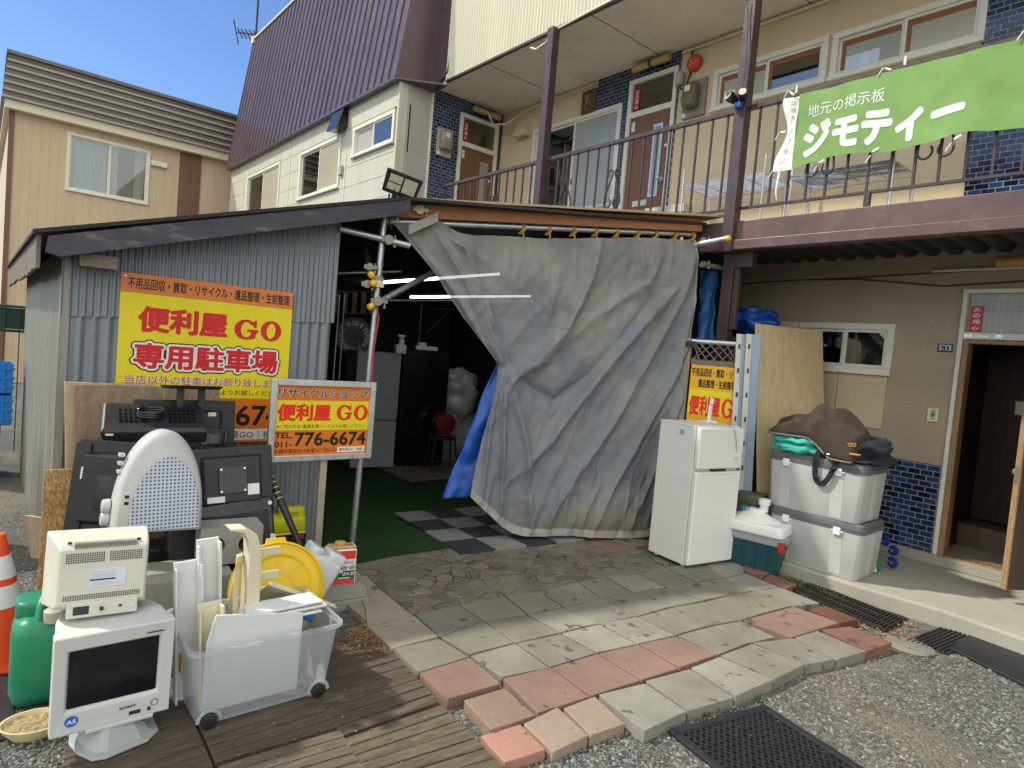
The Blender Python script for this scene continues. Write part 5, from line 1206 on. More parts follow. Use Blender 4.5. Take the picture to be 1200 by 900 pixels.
# ================================================================ jerry cans, bottles, cone
def rbox(mb, x0, x1, y0, y1, z0, z1, r, n=4, m=None, top=1.0, rz=None):
    """box with rounded vertical edges and softened top and bottom"""
    def ring(k, z, ins):
        pts = []
        for cx, cy, a0 in ((x1-r, y1-r, 0), (x0+r, y1-r, 90), (x0+r, y0+r, 180), (x1-r, y0+r, 270)):
            for i in range(n+1):
                a = math.radians(a0+90*i/n); pts.append((( cx+(r-ins)*math.cos(a)-(x0+x1)/2)*k+(x0+x1)/2, (cy+(r-ins)*math.sin(a)-(y0+y1)/2)*k+(y0+y1)/2, z))
        return pts
    e = min(r, (z1-z0)*.2) if rz is None else rz
    mb.loft([ring(1, z0, e*.7), ring(1, z0+e*.3, e*.2), ring(1, z0+e, 0), ring(top, z1-e, 0), ring(top, z1-e*.3, e*.2), ring(top, z1, e*.7)], m); return mb
M('green_plastic', (0.018, 0.20, 0.105, 1), .38, .12, 3, .08, 90, dirt=.1, dcol=(.12, .16, .12, 1), dscale=4); M('cap_beige', (.42, .38, .31, 1), .6, .08, 8)
g0 = G(40, 829); T = fr((g0.x-.07, g0.y+.035, 0), 86) @ Matrix.Diagonal((.95, 1, .90, 1)); jc = thing('jerry_can', 'green plastic jerry can with a beige cap beside the monitors', 'jerry can', T.translation)
mb = MB(T); rbox(mb, -.125, .125, -.10, .16, 0, .40, .07, 6); mb.build('body', 'green_plastic', jc, smooth=70)
mb = MB(T); rbox(mb, -.115, .115, -.01, .15, .37, .455, .05, 5); mb.build('shoulder', 'green_plastic', jc, smooth=70)
MB(T).tube([(-.03, -.055, .37), (-.028, -.04, .43), (-.02, .0, .462), (0, .10, .468), (.02, .16, .44)], .017, 10).build('handle', 'green_plastic', jc, smooth=70)
MB(T).lathe([(.033, .385), (.036, .40), (.036, .435), (.030, .44)], 24, (.02, -.065, 0)).build('cap', 'cap_beige', jc, smooth=40); MB(T).lathe([(.038, .44), (.04, .445), (.04, .475), (.03, .478)], 20, (.04, .12, 0)).build('cap', 'cap_beige', jc, smooth=40)
cn = thing('traffic_cone', 'orange traffic cone with white reflective bands at the left edge', 'traffic cone', (-3.62, .10, 0)); T = fr((-3.62, .10, 0)) @ Matrix.Diagonal((1, 1, .86, 1))
M('cone_orange', (0.72, 0.075, 0.02, 1), .5, .1, 6, dirt=.12, dcol=(.2, .1, .06, 1)); M('cone_white', (.70, .68, .70, 1), .4, .06, 6)
R0 = lambda z: .165-.135*z/.68
MB(T).lathe([(R0(z), z) for z in (.03, .14, .30, .45, .60, .68)], 32).build('body', 'cone_orange', cn, smooth=40)
for za, zc in ((.31, .42), (.455, .57)): MB(T).lathe([(R0(za)+.002, za), (R0(zc)+.002, zc)], 32).build('reflective_band', 'cone_white', cn, smooth=40)
rbm = MB(T); rbox(rbm, -.19, .19, -.19, .19, 0, .03, .05, 5); rbm.build('base', 'cone_orange', cn)
# black rubber mat under them
tag(MB().prism([G(-60, 770), G(13, 765), G(18, 865), G(-70, 890)], (0, 0, .012)).build('rubber_mat', 'black_plastic', bevel=.003), 'plain black mat on the gravel beside the green jerry can', 'rubber mat')
# flat dish of leftovers
d0 = G(41, 867); T = fr((d0.x-.05, d0.y, 0), 80); ds = thing('dish', 'pale yellow oval dish with dirty food scraps on the gravel', 'dish', T.translation)
M('dish_yellow', (.62, .52, .30, 1), .45, .05, 6); M('scraps', (.36, .27, .14, 1), .9, .5, 40, .8, 70, dirt=.5, dcol=(.04, .03, .02, 1), dscale=40)
mb = MB(T); mb.lathe([(.075, 0), (.10, .03), (.112, .05), (.104, .05), (.09, .028), (.0, .026)], 32, (0, 0, 0), None, 1.0, .78); mb.build('bowl', 'dish_yellow', ds, smooth=40)
mb = MB(T); mb.grid(lambda u, v: (.098*u*math.cos(v*6.2832), .077*u*math.sin(v*6.2832), .036+.010*mnoise.noise((u*6*math.cos(v*6.28), u*6*math.sin(v*6.28), 1))), 8, 26); mb.build('food_scraps', 'scraps', ds, norm=False)
# ---------------------------------------------------------------- two tube monitors
M('crt_silver', (0.56, 0.56, 0.54, 1), .40, .05, 4, dirt=.10, dcol=(.38, .35, .29, 1), dscale=7); M('crt_beige', (0.60, 0.575, 0.49, 1), .45, .05, 3, .04, 160, dirt=.14, dcol=(.36, .30, .2, 1), dscale=6); M('crt_screen', (0.006, 0.007, 0.009, 1), .10, .05, spec=.6); M('crt_ink', (.03, .03, .035, 1), .5); M('badge_blue', (.02, .14, .60, 1), .4)
XC = -2.60
a, b, c, d = PX(58, 749, XC), PX(198, 722, XC), PX(204, 832, XC), PX(62, 865, XC); w = (b.y-a.y+c.y-d.y)/2; h = (a.z-d.z+b.z-c.z)/2; cy = (a.y+b.y+c.y+d.y)/4; zc = (d.z+c.z)/2
T = fr((XC, cy, zc), 90, 4); cr = thing('crt_monitor', 'silver grey tube monitor with dark screen facing the yard, on a grey swivel foot', 'monitor', (XC, cy, 0), 'old tube monitors'); R_ = lambda s: (-w/2*s, w/2*s)
mb = MB(T); f = .045; s0, s1, t0, t1 = -w/2+.040, w/2-.042, .085, h-.055
def rect(x0, x1, z0, z1, y): return [(x0, y, z0), (x1, y, z0), (x1, y, z1), (x0, y, z1)]
mb.loft([rect(-w/2, w/2, 0, h, .045), rect(-w/2, w/2, 0, h, .0), rect(s0, s1, t0, t1, .004), rect(s0+.006, s1-.006, t0+.006, t1-.006, .016)], cap=False)
mb.build('bezel', 'crt_silver', cr, bevel=.006, seg=3, weld=True)
MB(T).grid(lambda u, v: (s0+(s1-s0)*u, .017-.006*(1-((u-.5)*2)**2)*(1-((v-.5)*2)**2), t0+(t1-t0)*v), 10, 10).build('screen', 'crt_screen', cr, smooth=180, norm=False)
MB(T).loft([rect(-w/2+.006, w/2-.006, .006, h-.006, .045), rect(-w*.46, w*.46, .02, h*.97, .16), rect(-w*.36, w*.36, .05, h*.86, .36)]).build('body', 'crt_silver', cr, bevel=.01)
mb = MB(T); mb.box(w*.25, w*.40, -.001, .0, h-.038, h-.034, 0)
mb.text('E230', -w*.40, h-.050, .030, .006, -.0004, .01, 0) if False else None
mb.text('SONY', .02, .050, .055, .010, -.0010, .03, 0); mb.disc_y([(.020, -.0012), (.020, -.0002)], 24, (-w/2+.062, 0, .052), 1); mb.text('A5', -w/2+.048, .044, .028, .016, -.002, .04, 2)
mb.disc_y([(.0125, -.001), (.0125, 0)], 16, (w*.36, 0, .048), 0); mb.disc_y([(.010, -.0016), (.010, 0)], 16, (w*.36, 0, .048), 3); mb.box(w*.14, w*.24, -.0012, 0, .020, .034, 0); mb.box(w*.30, w*.33, -.0012, 0, .020, .034, 0)
mb.build('front_markings', ['crt_ink', 'badge_blue', 'white_plastic', 'crt_silver'], cr, norm=False)
MB(T).loft([rect(-w*.22, w*.36, -.012, .004, -.002), rect(-w*.20, w*.34, -.022, .0, .05)]).build('button_strip', 'crt_silver', cr, bevel=.004)
zf = .036-zc
mb = MB(T); foot = [(-.12, .02), (-.09, -.05), (-.05, -.065), (.09, -.045), (.14, .0), (.15, .10), (.10, .22), (-.10, .22), (-.13, .10)]
Tf = fr((XC, cy+.02, .0), 96); MB(Tf).loft([[(x, y, .037) for x, y in foot], [(x, y, .046) for x, y in foot], [(x*.80, .06+(y-.06)*.80, .052) for x, y in foot], [(x*.34, .10+(y-.10)*.40, zc+.03) for x, y in foot]]).build('swivel_foot', M('foot_grey', (.34, .35, .35, 1), .45, .05), cr, bevel=.003)
TU = fr((XC-.10, cy-.04, zc+h+.012), 88, -7, 2); up_ = thing('crt_monitor', 'beige tube monitor seen from behind, on top of the silver one', 'monitor', (XC-.1, cy, zc+h), 'old tube monitors')
k = PX(172, 660, XC-.14).y-PX(62, 660, XC-.14).y; w = k*1.08; h2 = .28
MB(TU).loft([rect(-w*.43, w*.43, .045, h2*.88, 0), rect(-w*.45, w*.45, .03, h2*.93, .02), rect(-w*.52, w*.52, .01, h2*1.0, .20), rect(-w*.53, w*.53, 0, h2*1.01, .24)]).build('body', 'crt_beige', up_, bevel=.008, seg=3)
MB(TU).box(-w*.33, w*.36, -.012, .03, .0, .055).build('socket_housing', 'crt_beige', up_, bevel=.004)
MB(TU).loft([rect(-w*.42, w*.42, h2*.80, h2*.872, -.001), rect(-w*.44, w*.44, h2*.90, h2*.96, .05)]).build('top_ridge', 'crt_beige', up_, bevel=.003)
mb = MB(TU)
for j in range(5):
    for i in range(34):
        x = -w*.37+i*w*.0222
        if 17 <= i <= 18: continue
        mb.box(x, x+w*.012, -.0022, .0, h2*.70+j*.0075, h2*.70+j*.0075+.0048)
for j in range(3):
    for i in range(34):
        x = -w*.37+i*w*.0222; mb.box(x, x+w*.012, -.0022, .0, h2*.225+j*.0065, h2*.225+j*.0065+.004)
mb.build('vent_slots', 'crt_ink', up_)
mb = MB(TU)
for i in range(40): x = -w*.30+i*w*.0155; mb.box(x, x+w*.006, -.004, .04, h2*.885, h2*.955)
mb.build('top_vents', M('crt_beige_dark', (.40, .38, .32, 1), .5), up_)
mb = MB(TU); mb.box(-w*.14, w*.22, -.0016, .0, h2*.37, h2*.60, 0); mb.box(-w*.13, w*.12, -.0022, -.0017, h2*.455, h2*.475, 1)
for i in range(4): mb.box(-w*.12, w*.12, -.0022, -.0017, h2*(.50+i*.022), h2*(.505+i*.022), 2)
for i in range(2): mb.box(-w*.10, w*.20, -.0022, -.0017, h2*(.395+i*.025), h2*(.40+i*.025), 2)
mb.build('rating_label', [M('label_white', (.62, .65, .72, 1), .5), 'crt_ink', M('label_grey', (.4, .42, .48, 1), .5)], up_, norm=False)
mb = MB(TU); mb.box(-w*.27, -w*.12, -.0145, -.0122, .012, .042); mb.build('mains_socket', 'crt_ink', up_, bevel=.002); mb = MB(TU); mb.tube([(-w*.0, -.012, .028), (-w*.0, -.025, .028)], .007, 8); mb.box(w*.17, w*.20, -.0145, -.012, .026, .034); mb.build('socket', 'crt_ink', up_); MB(TU).box(w*.24, w*.33, -.0142, -.0122, .024, .036).build('sticker', 'label_white', up_)
for s in (-1, 1): MB(TU).box(s*w*.34-.007, s*w*.34+.007, .018, .022, h2*.935, h2*.965).build('notch', 'crt_ink', up_)
# ---------------------------------------------------------------- clear tub full of panels
def tub_mat():
    t = NT('clear_plastic'); tr = t.n.new('ShaderNodeBsdfTransparent'); tr.inputs[0].default_value = (.90, .92, .95, 1); t.col((.62, .64, .68, 1)); t.set(rough=.3)
    tl = t.n.new('ShaderNodeBsdfTranslucent'); tl.inputs[0].default_value = (.75, .77, .8, 1); ma = t.n.new('ShaderNodeMixShader'); ma.inputs[0].default_value = .35; t.l.new(t.b.outputs[0], ma.inputs[1]); t.l.new(tl.outputs[0], ma.inputs[2])
    mx = t.n.new('ShaderNodeMixShader'); mx.inputs[0].default_value = .50; t.l.new(tr.outputs[0], mx.inputs[1]); t.l.new(ma.outputs[0], mx.inputs[2]); t.l.new(mx.outputs[0], t.n['Material Output'].inputs[0]); return t.m
tub_mat()
c0, c1 = G(229, 853, .045), G(384, 809, .045); c2 = G(207, 836, .045)
ex = (c1-c0); Lt = ex.length; ex.normalize(); ey = Vector((-ex.y, ex.x, 0)); rzt = math.degrees(math.atan2(ex.y, ex.x)); Tt = fr((c0.x, c0.y, .042), rzt); Wd = .40; Ht = .315
tub = thing('storage_tub', 'clear plastic storage tub on wheels stuffed with pale panels, standing on the deck', 'storage tub', c0)
def tring(z, o, r=.05, n=5):
    pts = []; x0, x1, y0, y1 = -o, Lt+o, -o, Wd+o
    for cx, cy, a0 in ((x1-r, y1-r, 0), (x0+r, y1-r, 90), (x0+r, y0+r, 180), (x1-r, y0+r, 270)):
        for i in range(n+1): a = math.radians(a0+90*i/n); pts.append((cx+r*math.cos(a), cy+r*math.sin(a), z))
    return pts
MB(Tt).loft([tring(.004, -.02), tring(.0, -.008), tring(.02, .0), tring(Ht-.02, .028), tring(Ht-.015, .045), tring(Ht, .045), tring(Ht, .030)], cap=False).build('body', 'clear_plastic', tub, smooth=50)
for x in (.045, Lt-.05):
    MB(Tt).disc_y([(.026, -.020), (.030, -.018), (.030, .0), (.026, .01)], 18, (x, 0, .022)).build('wheel', 'black_plastic', tub, smooth=40)
    mb = MB(Tt); mb.tube([(x+.042*math.cos(a), -.010, .022+.042*math.sin(a)) for a in [math.pi*k/12 for k in range(13)]], .008, 6); mb.build('wheel_arch', 'clear_plastic', tub, smooth=60)
MB(Tt).box(-.035, -.030, .12, .16, .17, .24).build('sticker', M('sticker_orange', (.5, .25, .06, 1), .5), tub)
M('panel_white', (.66, .66, .65, 1), .45, .04, 3, dirt=.06, dcol=(.4, .38, .33, 1)); M('panel_cream', (.64, .58, .42, 1), .5, .06, 3, dirt=.15, dcol=(.4, .3, .16, 1), dscale=4); M('panel_old', (.58, .49, .30, 1), .55, .1, 3, dirt=.2, dcol=(.35, .22, .1, 1), dscale=4)
def board(pts, th, mat, lab, bevel=.004, name='white_board', g='pale panels in the clear tub'):
    mb = MB(Tt); mb.prism(pts, th); return tag(mb.build(name, mat, bevel=bevel), lab, 'panel', g)
board([(.03, .055, .02), (Lt-.12, .05, .02), (Lt-.12, .035, Ht+.05), (.06, .03, Ht+.11), (.03, .03, Ht-.0)], (0, .012, 0), 'panel_white', 'wide white panel upright along the near side of the clear tub')
for i, (z, x0, x1) in enumerate(((.340, .15, .50), (.362, .13, .52), (.382, .18, .50))):
    board([(x0, .05, z), (x1, .03, z+.01), (x1-.02, .13, z+.018), (x0+.02, .15, z+.008)], (0, 0, .012), 'panel_white', ['lowest of the three white strips laid on the tub', 'middle white strip of the three laid on the tub', 'top white strip of the three laid on the tub'][i])
mb = MB(Tt)
for i in range(6): mb.prism([(.31, .17+i*.030, .46-i*.022), (.31, .192+i*.030, .447-i*.022), (.62, .192+i*.030, .285-i*.022), (.62, .17+i*.030, .298-i*.022)], (.008, 0, .012))
mb.prism([(.30, .165, .463), (.30, .36, .325), (.63, .36, .15), (.63, .165, .293)], (.004, 0, .005)); tag(mb.build('ribbed_cladding', 'panel_cream'), 'cream slatted panel slanting down into the right end of the tub', 'panel')
for x, y, hgt, wdt, mat, lab in ((-.035, .20, .60, .10, 'panel_white', 'flat white curved strip standing at the far left of the tub'), (.05, .20, .68, .085, 'panel_white', 'white channel piece with a small hole standing in the tub'), (.03, .10, .45, .09, 'panel_cream', 'short cream cover with a step standing in the tub corner')):
    mb = MB(Tt @ Matrix.Rotation(math.radians(-3), 4, 'Y')); mb.box(x, x+wdt, y, y+.012, .02, hgt); mb.box(x+wdt-.010, x+wdt, y-.045, y, .02, hgt-.01); mb.box(x, x+.008, y-.03, y, .02, hgt-.02); mb.box(x+wdt*.6, x+wdt*.75, y-.003, y-.0005, hgt-.05, hgt-.04); tag(mb.build('appliance_cover', mat, bevel=.003), lab, 'panel', 'pale panels in the clear tub')
mb = MB(Tt); mb.loft([[(.125, .06, .02), (.165, .07, .02), (.165, .19, .02), (.125, .18, .02)]]+[[(.125+dx, .06+dy, z), (.150+dx, .07+dy, z), (.150+dx, .19, z), (.125+dx, .18, z)] for z, dx, dy in ((.25, .01, .02), (.40, .02, .05), (.50, .03, .09), (.60, .05, .15))]); tag(mb.build('appliance_cover', 'panel_old', bevel=.004), 'yellowed curved plastic shell with small holes standing in the tub', 'panel', 'pale panels in the clear tub')
mb = MB(Tt); pr = [(.0, 0), (.075, 0), (.075, .50), (.07, .60), (.05, .665), (.0, .70), (-.06, .705), (-.06, .695), (-.005, .68), (.015, .64), (.02, .58), (.02, .03)]
mb.prism([(.185+x, .13, .03+z) for x, z in pr], (0, .085, 0)); tag(mb.build('curved_arm', 'panel_cream', bevel=.006, seg=3), 'tall cream plastic arm with a hooked top rising from the tub', 'panel', 'pale panels in the clear tub')
mb = MB(Tt); 
for z in (.55, .47, .40): mb.box(.25, .40, .30, .31, z-.04+(.03 if z > .5 else 0), z+(.03 if z > .5 else 0))
mb.box(.25, .28, .295, .315, .1, .56); tag(mb.build('plastic_grid', 'panel_cream', bevel=.004), 'cream frame of three cross slats behind the yellow lid', 'panel', 'pale panels in the clear tub')
mb = MB(Tt); mb.prism([(.10, .10, .10), (.12, .20, .10), (.13, .20, .33), (.06, .10, .37), (.05, .06, .36)], (.012, 0, 0)); tag(mb.build('appliance_cover', 'panel_white', bevel=.004), 'small bent white clip at the left end of the tub', 'panel', 'pale panels in the clear tub')
mb = MB(Tt); blob(mb, (Lt-.06, .12, .325), .030, .02, .045, 4, .35, 14, 10); tag(mb.build('blue_rag', 'blue_tarp_light', smooth=180), 'crumpled blue plastic scrap tucked in the right end of the tub', 'plastic scrap')
# yellow round lid
M('lid_yellow', (0.66, 0.43, 0.012, 1), .42, .08, 4, dirt=.14, dcol=(.30, .17, .02, 1), dscale=5)
lc = PX(325, 690, -3.02); TLd = fr(lc, 84, -22, 0) @ Matrix.Rotation(math.radians(90), 4, 'X'); rl = .225
yl = thing('round_lid', 'round yellow plastic lid leaning at the back of the clear tub', 'lid', lc)
MB(TLd).lathe([(.0, .030), (rl*.28, .030), (rl*.30, .020), (rl*.66, .016), (rl*.72, .028), (rl*.86, .028), (rl*.88, .014), (rl*.93, .012), (rl*.96, .022), (rl, .018), (rl, -.012), (rl*.96, -.012), (rl*.94, .004), (.0, .004)], 64).build('disc', 'lid_yellow', yl, smooth=35)
MB(TLd).loft([[(-.05, rl-.012, -.01), (.05, rl-.012, -.01), (.045, rl+.018, -.01), (-.045, rl+.018, -.01)], [(-.05, rl-.012, .012), (.05, rl-.012, .012), (.045, rl+.018, .010), (-.045, rl+.018, .010)]]).build('tab', 'lid_yellow', yl, bevel=.004)
mb = MB(TLd)
for k in range(8): mb.bar((rl*.32*math.cos(k*.785), rl*.32*math.sin(k*.785), .020), (rl*.62*math.cos(k*.785), rl*.62*math.sin(k*.785), .018), .008, .006)
mb.build('ribs', 'lid_yellow', yl)
# cinder block with holes, stone below it
cb = PX(275, 655, -3.46); blk(-3.46, cb.y-.035, PX(275, 658, -3.40).z-.0, 84, 'hollow concrete block with round holes in front of the black television', Hh=.19, D=.17, L=.30, holes=2, rx=0)
blk(-3.44, PX(140, 660, -3.4).y+.22, .20, 84, 'plain concrete block under the white appliance', Hh=.17, D=.30, L=.55, g='concrete blocks')
mb = MB(); mb.box(-3.75, -3.28, .55, 1.32, .0, .198); tag(mb.build('wooden_crate', 'old_plank', bevel=.004), 'dark low wooden base under the heap of screens', 'crate')
mb = MB(); mb.box(-4.02, -3.80, .50, 1.35, .0, .36); tag(mb.build('black_box', 'black_plastic', bevel=.01), 'black plastic case hidden under the stacked screens', 'case')
# white jerry can, oil can, yellow wiper-fluid can
M('milky', (.60, .61, .63, 1), .35, .05, 3); wj = PX(362, 668, -3.30)
T = fr((-3.30, PX(356, 668, -3.3).y, PX(356, 692, -3.3).z), 84, 0, 30) @ Matrix.Scale(1.12, 4); w_ = thing('white_jerry_can', 'translucent white plastic can leaning behind the yellow lid', 'jerry can', T.translation)
mb = MB(T); rbox(mb, -.095, .095, -.07, .07, 0, .20, .03, 5); mb.build('body', 'milky', w_, smooth=60)
mb = MB(T); rbox(mb, -.095, -.03, -.065, .065, .17, .222, .024, 5); rbox(mb, .0, .095, -.065, .065, .17, .232, .024, 5); mb.build('shoulder', 'milky', w_, smooth=60)
oc = G(399, 702, .11); T = fr((-3.50, PX(399, 690, -3.5).y+.0, .112), 78); oil = thing('oil_can', 'white red and green motor oil can on the concrete blocks', 'oil can', T.translation)
M('oil_white', (.72, .71, .70, 1), .3, .03); M('oil_red', (.68, .045, .03, 1), .3, .03); M('oil_green', (.02, .16, .06, 1), .3, .03); M('oil_gold', (.55, .34, .12, 1), .4, .05)
ow, oh = .17, .215
MB(T).box(-ow/2, ow/2, 0, .09, 0, oh).build('body', 'oil_white', oil, bevel=.008, seg=3)
mb = MB(T); y = -.0012
mb.quad((-.078, y, .005), (.078, y, .005), (.078, y, .032), (-.078, y, .032), 1)
mb.quad((-.078, y, .032), (.078, y, .032), (.078, y, .095), (-.078, y, .095), 2)
vs = [(-.078, y-.0002, .06)]+[(-.078+.030*math.sin(a), y-.0002, .06+.135*(1-math.cos(a))/2) for a in [math.pi*k/10 for k in range(11)]]; mb.add(vs, [tuple(range(len(vs)))], 2)
mb.quad((-.045, y-.0006, .075), (.078, y-.0006, .075), (.078, y-.0006, .195), (-.025, y-.0006, .195), 0)
mb.quad((-.045, y-.0008, .155), (.078, y-.0008, .155), (.078, y-.0008, oh-.008), (-.028, y-.0008, oh-.008), 1)
mb.quad((-.005, y-.0010, .050), (.074, y-.0010, .050), (.078, y-.0010, .085), (.005, y-.0010, .085), 3)
mb.text('10W-30', .004, .054, .068, .024, y-.0016, .03, 0); mb.text('Motor oil', -.050, .092, .124, .030, y-.0016, .02, 3); mb.text('Castrol', -.020, .128, .085, .020, y-.0016, .015, 1); mb.disc_y([(.012, y-.0016), (.012, y-.0008)], 18, (-.036, 0, .138), 2)
mb.box(-.02, .05, y-.0010, y-.0004, .038, .044, 0)
mb.build('printed_label', ['oil_white', 'oil_red', 'oil_green', 'sign_black'], oil, norm=False)
MB(T).box(-ow/2+.004, ow/2-.004, .004, .086, oh+.001, oh+.016).build('rim', 'oil_gold', oil, bevel=.005); MB(T).lathe([(.030, oh+.014), (.032, oh+.02), (.032, oh+.034), (.026, oh+.038)], 20, (-.01, .045, 0)).build('cap', 'oil_gold', oil, smooth=40)
mb = MB(T); mb.tube([(.03, .045, oh+.02), (.06, .02, oh+.03), (.075, -.004, oh+.01)], .004, 6); mb.build('wire_handle', 'alu', oil)
T = fr((-4.20, PX(338, 645, -4.2).y, .0), 88); yc = thing('fluid_can', 'bright yellow topped black labelled can by the shed wall', 'can', T.translation)
M('acid_yellow', (.60, .58, .02, 1), .4, .05); k = .118
hz = PX(338, 598, -4.2).z; 
mb = MB(T); rbox(mb, -k, k, 0, .17, .0, hz*.62, .02, 4); mb.build('body', 'acid_yellow', yc, smooth=60)
mb = MB(T); rbox(mb, -k, k, .0, .17, hz*.60, hz*.86, .035, 5); mb.build('shoulder', 'acid_yellow', yc, smooth=60); mb = MB(T); rbox(mb, -k*.45, k, .04, .13, hz*.80, hz, .03, 5); mb.build('handle', 'acid_yellow', yc, smooth=60); MB(T).box(-.03, .07, .035, .04, hz*.87, hz*.93).build('handle_slot', M('acid_shade', (.35, .36, .02, 1), .6), yc, bevel=.002)
mb = MB(T); mb.box(-k+.004, k-.004, -.002, 0, .02, hz*.58, 0); mb.text('油膜', -.03, .16, .10, .07, -.003, .05, 1) if False else None
mb.box(-.035, .05, -.0034, -.0021, hz*.36, hz*.40, 1); mb.box(-.035, .03, -.0034, -.0021, hz*.24, hz*.30, 1); mb.box(-.035, .06, -.0034, -.0021, hz*.14, hz*.17, 1); mb.box(.02, .10, -.0034, -.0021, hz*.49, hz*.56, 2)
for i in range(5): mb.box(-k+.012, -.045, -.0034, -.0021, .05+i*.035, .07+i*.035, 3)
mb.build('label', ['sign_black', 'acid_yellow', 'sign_red', 'label_grey'], yc, norm=False)
# ---------------------------------------------------------------- things at the left edge behind the shed corner
M('crate_blue', (.01, .16, .52, 1), .4, .1, 5)
for i, z in enumerate((.50, .80)):
    p = PX(8, 470, -7.6); T = fr((-7.6, p.y-.24, z), 90) @ Matrix.Diagonal((1, 1, .78, 1)); mb = MB(T); 
    for q in (((-.28, .28, 0, .012)), ((-.28, .28, .30, .312))): mb.box(q[0], q[1], q[2], q[3], 0, .36)
    mb.box(-.28, -.268, .012, .30, 0, .36); mb.box(.268, .28, .012, .30, 0, .36); mb.box(-.28, .28, 0, .31, 0, .01)
    for zz in (.06, .17, .28): mb.box(-.29, .29, -.012, 0, zz, zz+.03)
    for xx in (-.2, 0, .2): mb.box(xx, xx+.02, -.010, 0, 0, .36)
    tag(mb.build('plastic_crate', 'crate_blue', bevel=.003), ['lower blue plastic crate stacked beyond the shed at the left edge', 'upper blue plastic crate stacked beyond the shed at the left edge'][i], 'crate', 'blue crates beyond the shed')
mb = MB(fr((-7.6, .05, 0), 90)); mb.box(-.4, .12, -.1, .4, 0, .49); tag(mb.build('crate_stand', 'room_dark'), 'dark low stand carrying the blue crates', 'stand')
mb = MB(fr((-9.0, PX(8, 385, -9).y, 0), 90))
for z in (1.35, 1.62): mb.tube([(-.8, 0, z), (.35, 0, z)], .015, 6)
for i in range(9): mb.tube([(-.8+i*.13, 0, 0), (-.8+i*.13, 0, 1.62)], .006, 5)
mb.box(-.8, .30, .02, .03, 1.37, 1.60); tag(mb.build('wire_fence', M('green_net', (.012, .05, .03, 1), .6)), 'dark green wire fence panel at the left edge beyond the shed', 'fence')
M('foam_grey', (.36, .36, .34, 1), .8, .12, 6, .3, 40)
for i, (z, hgt) in enumerate(((.05, .16), (.225, .12), (.36, .15), (.525, .12))):
    p = PX(4, 560, -5.4); T = fr((-5.4, p.y-.15+.012*i, z), 96+i*4)
    if i == 2: blk(-5.4, p.y-.29, z, 98, 'hollow concrete block third up in the stack at the left edge', Hh=.15, D=.19, L=.39, holes=3, g='blocks stacked at the left edge')
    else: blk(-5.4, p.y-.29+.012*i, z, 92+3*i, ['bottom pale block of the stack at the left edge', 'second pale slab of the stack at the left edge', '', 'topmost pale block of the stack at the left edge'][i], Hh=hgt, D=.30, L=.42, g='blocks stacked at the left edge')
a = PX(20, 625, -5.2); mb = MB(fr((-5.05, .33, 0), 40, 12)); mb.box(-.02, .32, 0, .012, 0, .30); tag(mb.build('plank_offcut', 'ply_pale'), 'pale wooden offcut leaning at the foot of the shed side wall', 'plank')
# ================================================================ white refrigerator by the curtain
fa, fb, fc = G(757, 648, .05), G(805, 668, .05), G(857, 660, .05)
ang = math.degrees(math.atan2(fc.y-fb.y, fc.x-fb.x)); w = (fc-fb).length; d = (fa-fb).length
T = fr((fb.x, fb.y, .05), ang); rf = thing('refrigerator', 'white two door refrigerator with a trailing plug standing on the paving by the curtain', 'refrigerator', fb)
M('fridge_white', (0.70, 0.695, 0.67, 1), .34, .015, 1.5, spec=.45)
hF = 1.09
MB(T).box(0, w, .05, d, .022, hF).build('body', 'fridge_white', rf, bevel=.006, seg=3)
dl = MB(T).box(0, w, -.0, .046, .028, .752).build('door', 'fridge_white', rf, bevel=.012, seg=3); MB(T).box(0, w, -.0, .046, .775, hF+.004).build('door', 'fridge_white', rf, bevel=.012, seg=3)
MB(T).box(.06, w-.06, -.006, .004, .738, .7515).build('handle', 'fridge_white', rf, parent=dl, bevel=.003); MB(T).box(.2, .34, .01, .049, .7535, .7735).build('hinge_gap', 'room_dark', rf)
mb = MB(T)
for x in (.05, w-.05):
    for y in (.09, d-.05): mb.lathe([(.018, -.001), (.018, .03)], 10, (x, y, 0))
mb.build('foot', 'white_plastic', rf)
MB(T).box(-.001, w+.001, .049, d+.002, hF+.0005, hF+.014).build('top_plate', 'fridge_white', rf, bevel=.004)
mb = MB(T); mb.box(-.0022, -.0004, d*.36, d*.58, hF-.075, hF-.03, 0)
for i in range(4): mb.box(-.003, -.0024, d*.38+.0*i, d*(.47+.02*(i % 2)), hF-.068+i*.009, hF-.064+i*.009, 1)
mb.build('sticker', ['label_white', 'crt_ink'], rf, norm=False)
p = [(w*.62, .20, hF+.018), (w*.70, .02, hF+.020), (w*.74, -.008, hF-.01), (w*.80, -.010, hF-.10), (w*.83, -.010, hF-.19)]
cbm = MB(T).tube(p, .0035, 6).build('power_cord', 'cap_beige', rf, smooth=60)
mb = MB(T); mb.box(w*.83-.014, w*.83+.014, -.022, -.003, hF-.225, hF-.19); mb.box(w*.83-.008, w*.83-.004, -.015, -.010, hF-.245, hF-.225); mb.box(w*.83+.004, w*.83+.008, -.015, -.010, hF-.245, hF-.225); mb.build('plug', 'white_plastic', rf, parent=cbm)
mb = MB(fr((fa.x+.20, fa.y+.42, hF+.066), 70)); mb.tube([(-.02, 0, 0), (-.02, 0, .14)], .010, 10); mb.tube([(.02, .03, 0), (.02, .03, .16)], .009, 10); mb.lathe([(.018, .15), (.018, .19), (.008, .195)], 12, (.02, .03, 0)); mb.box(-.05, .05, -.02, .06, -.001, .012)
tag(mb.build('pipe_fitting', 'white_plastic', bevel=.002), 'small white plastic pipe fitting on top of the white refrigerator', 'fitting')
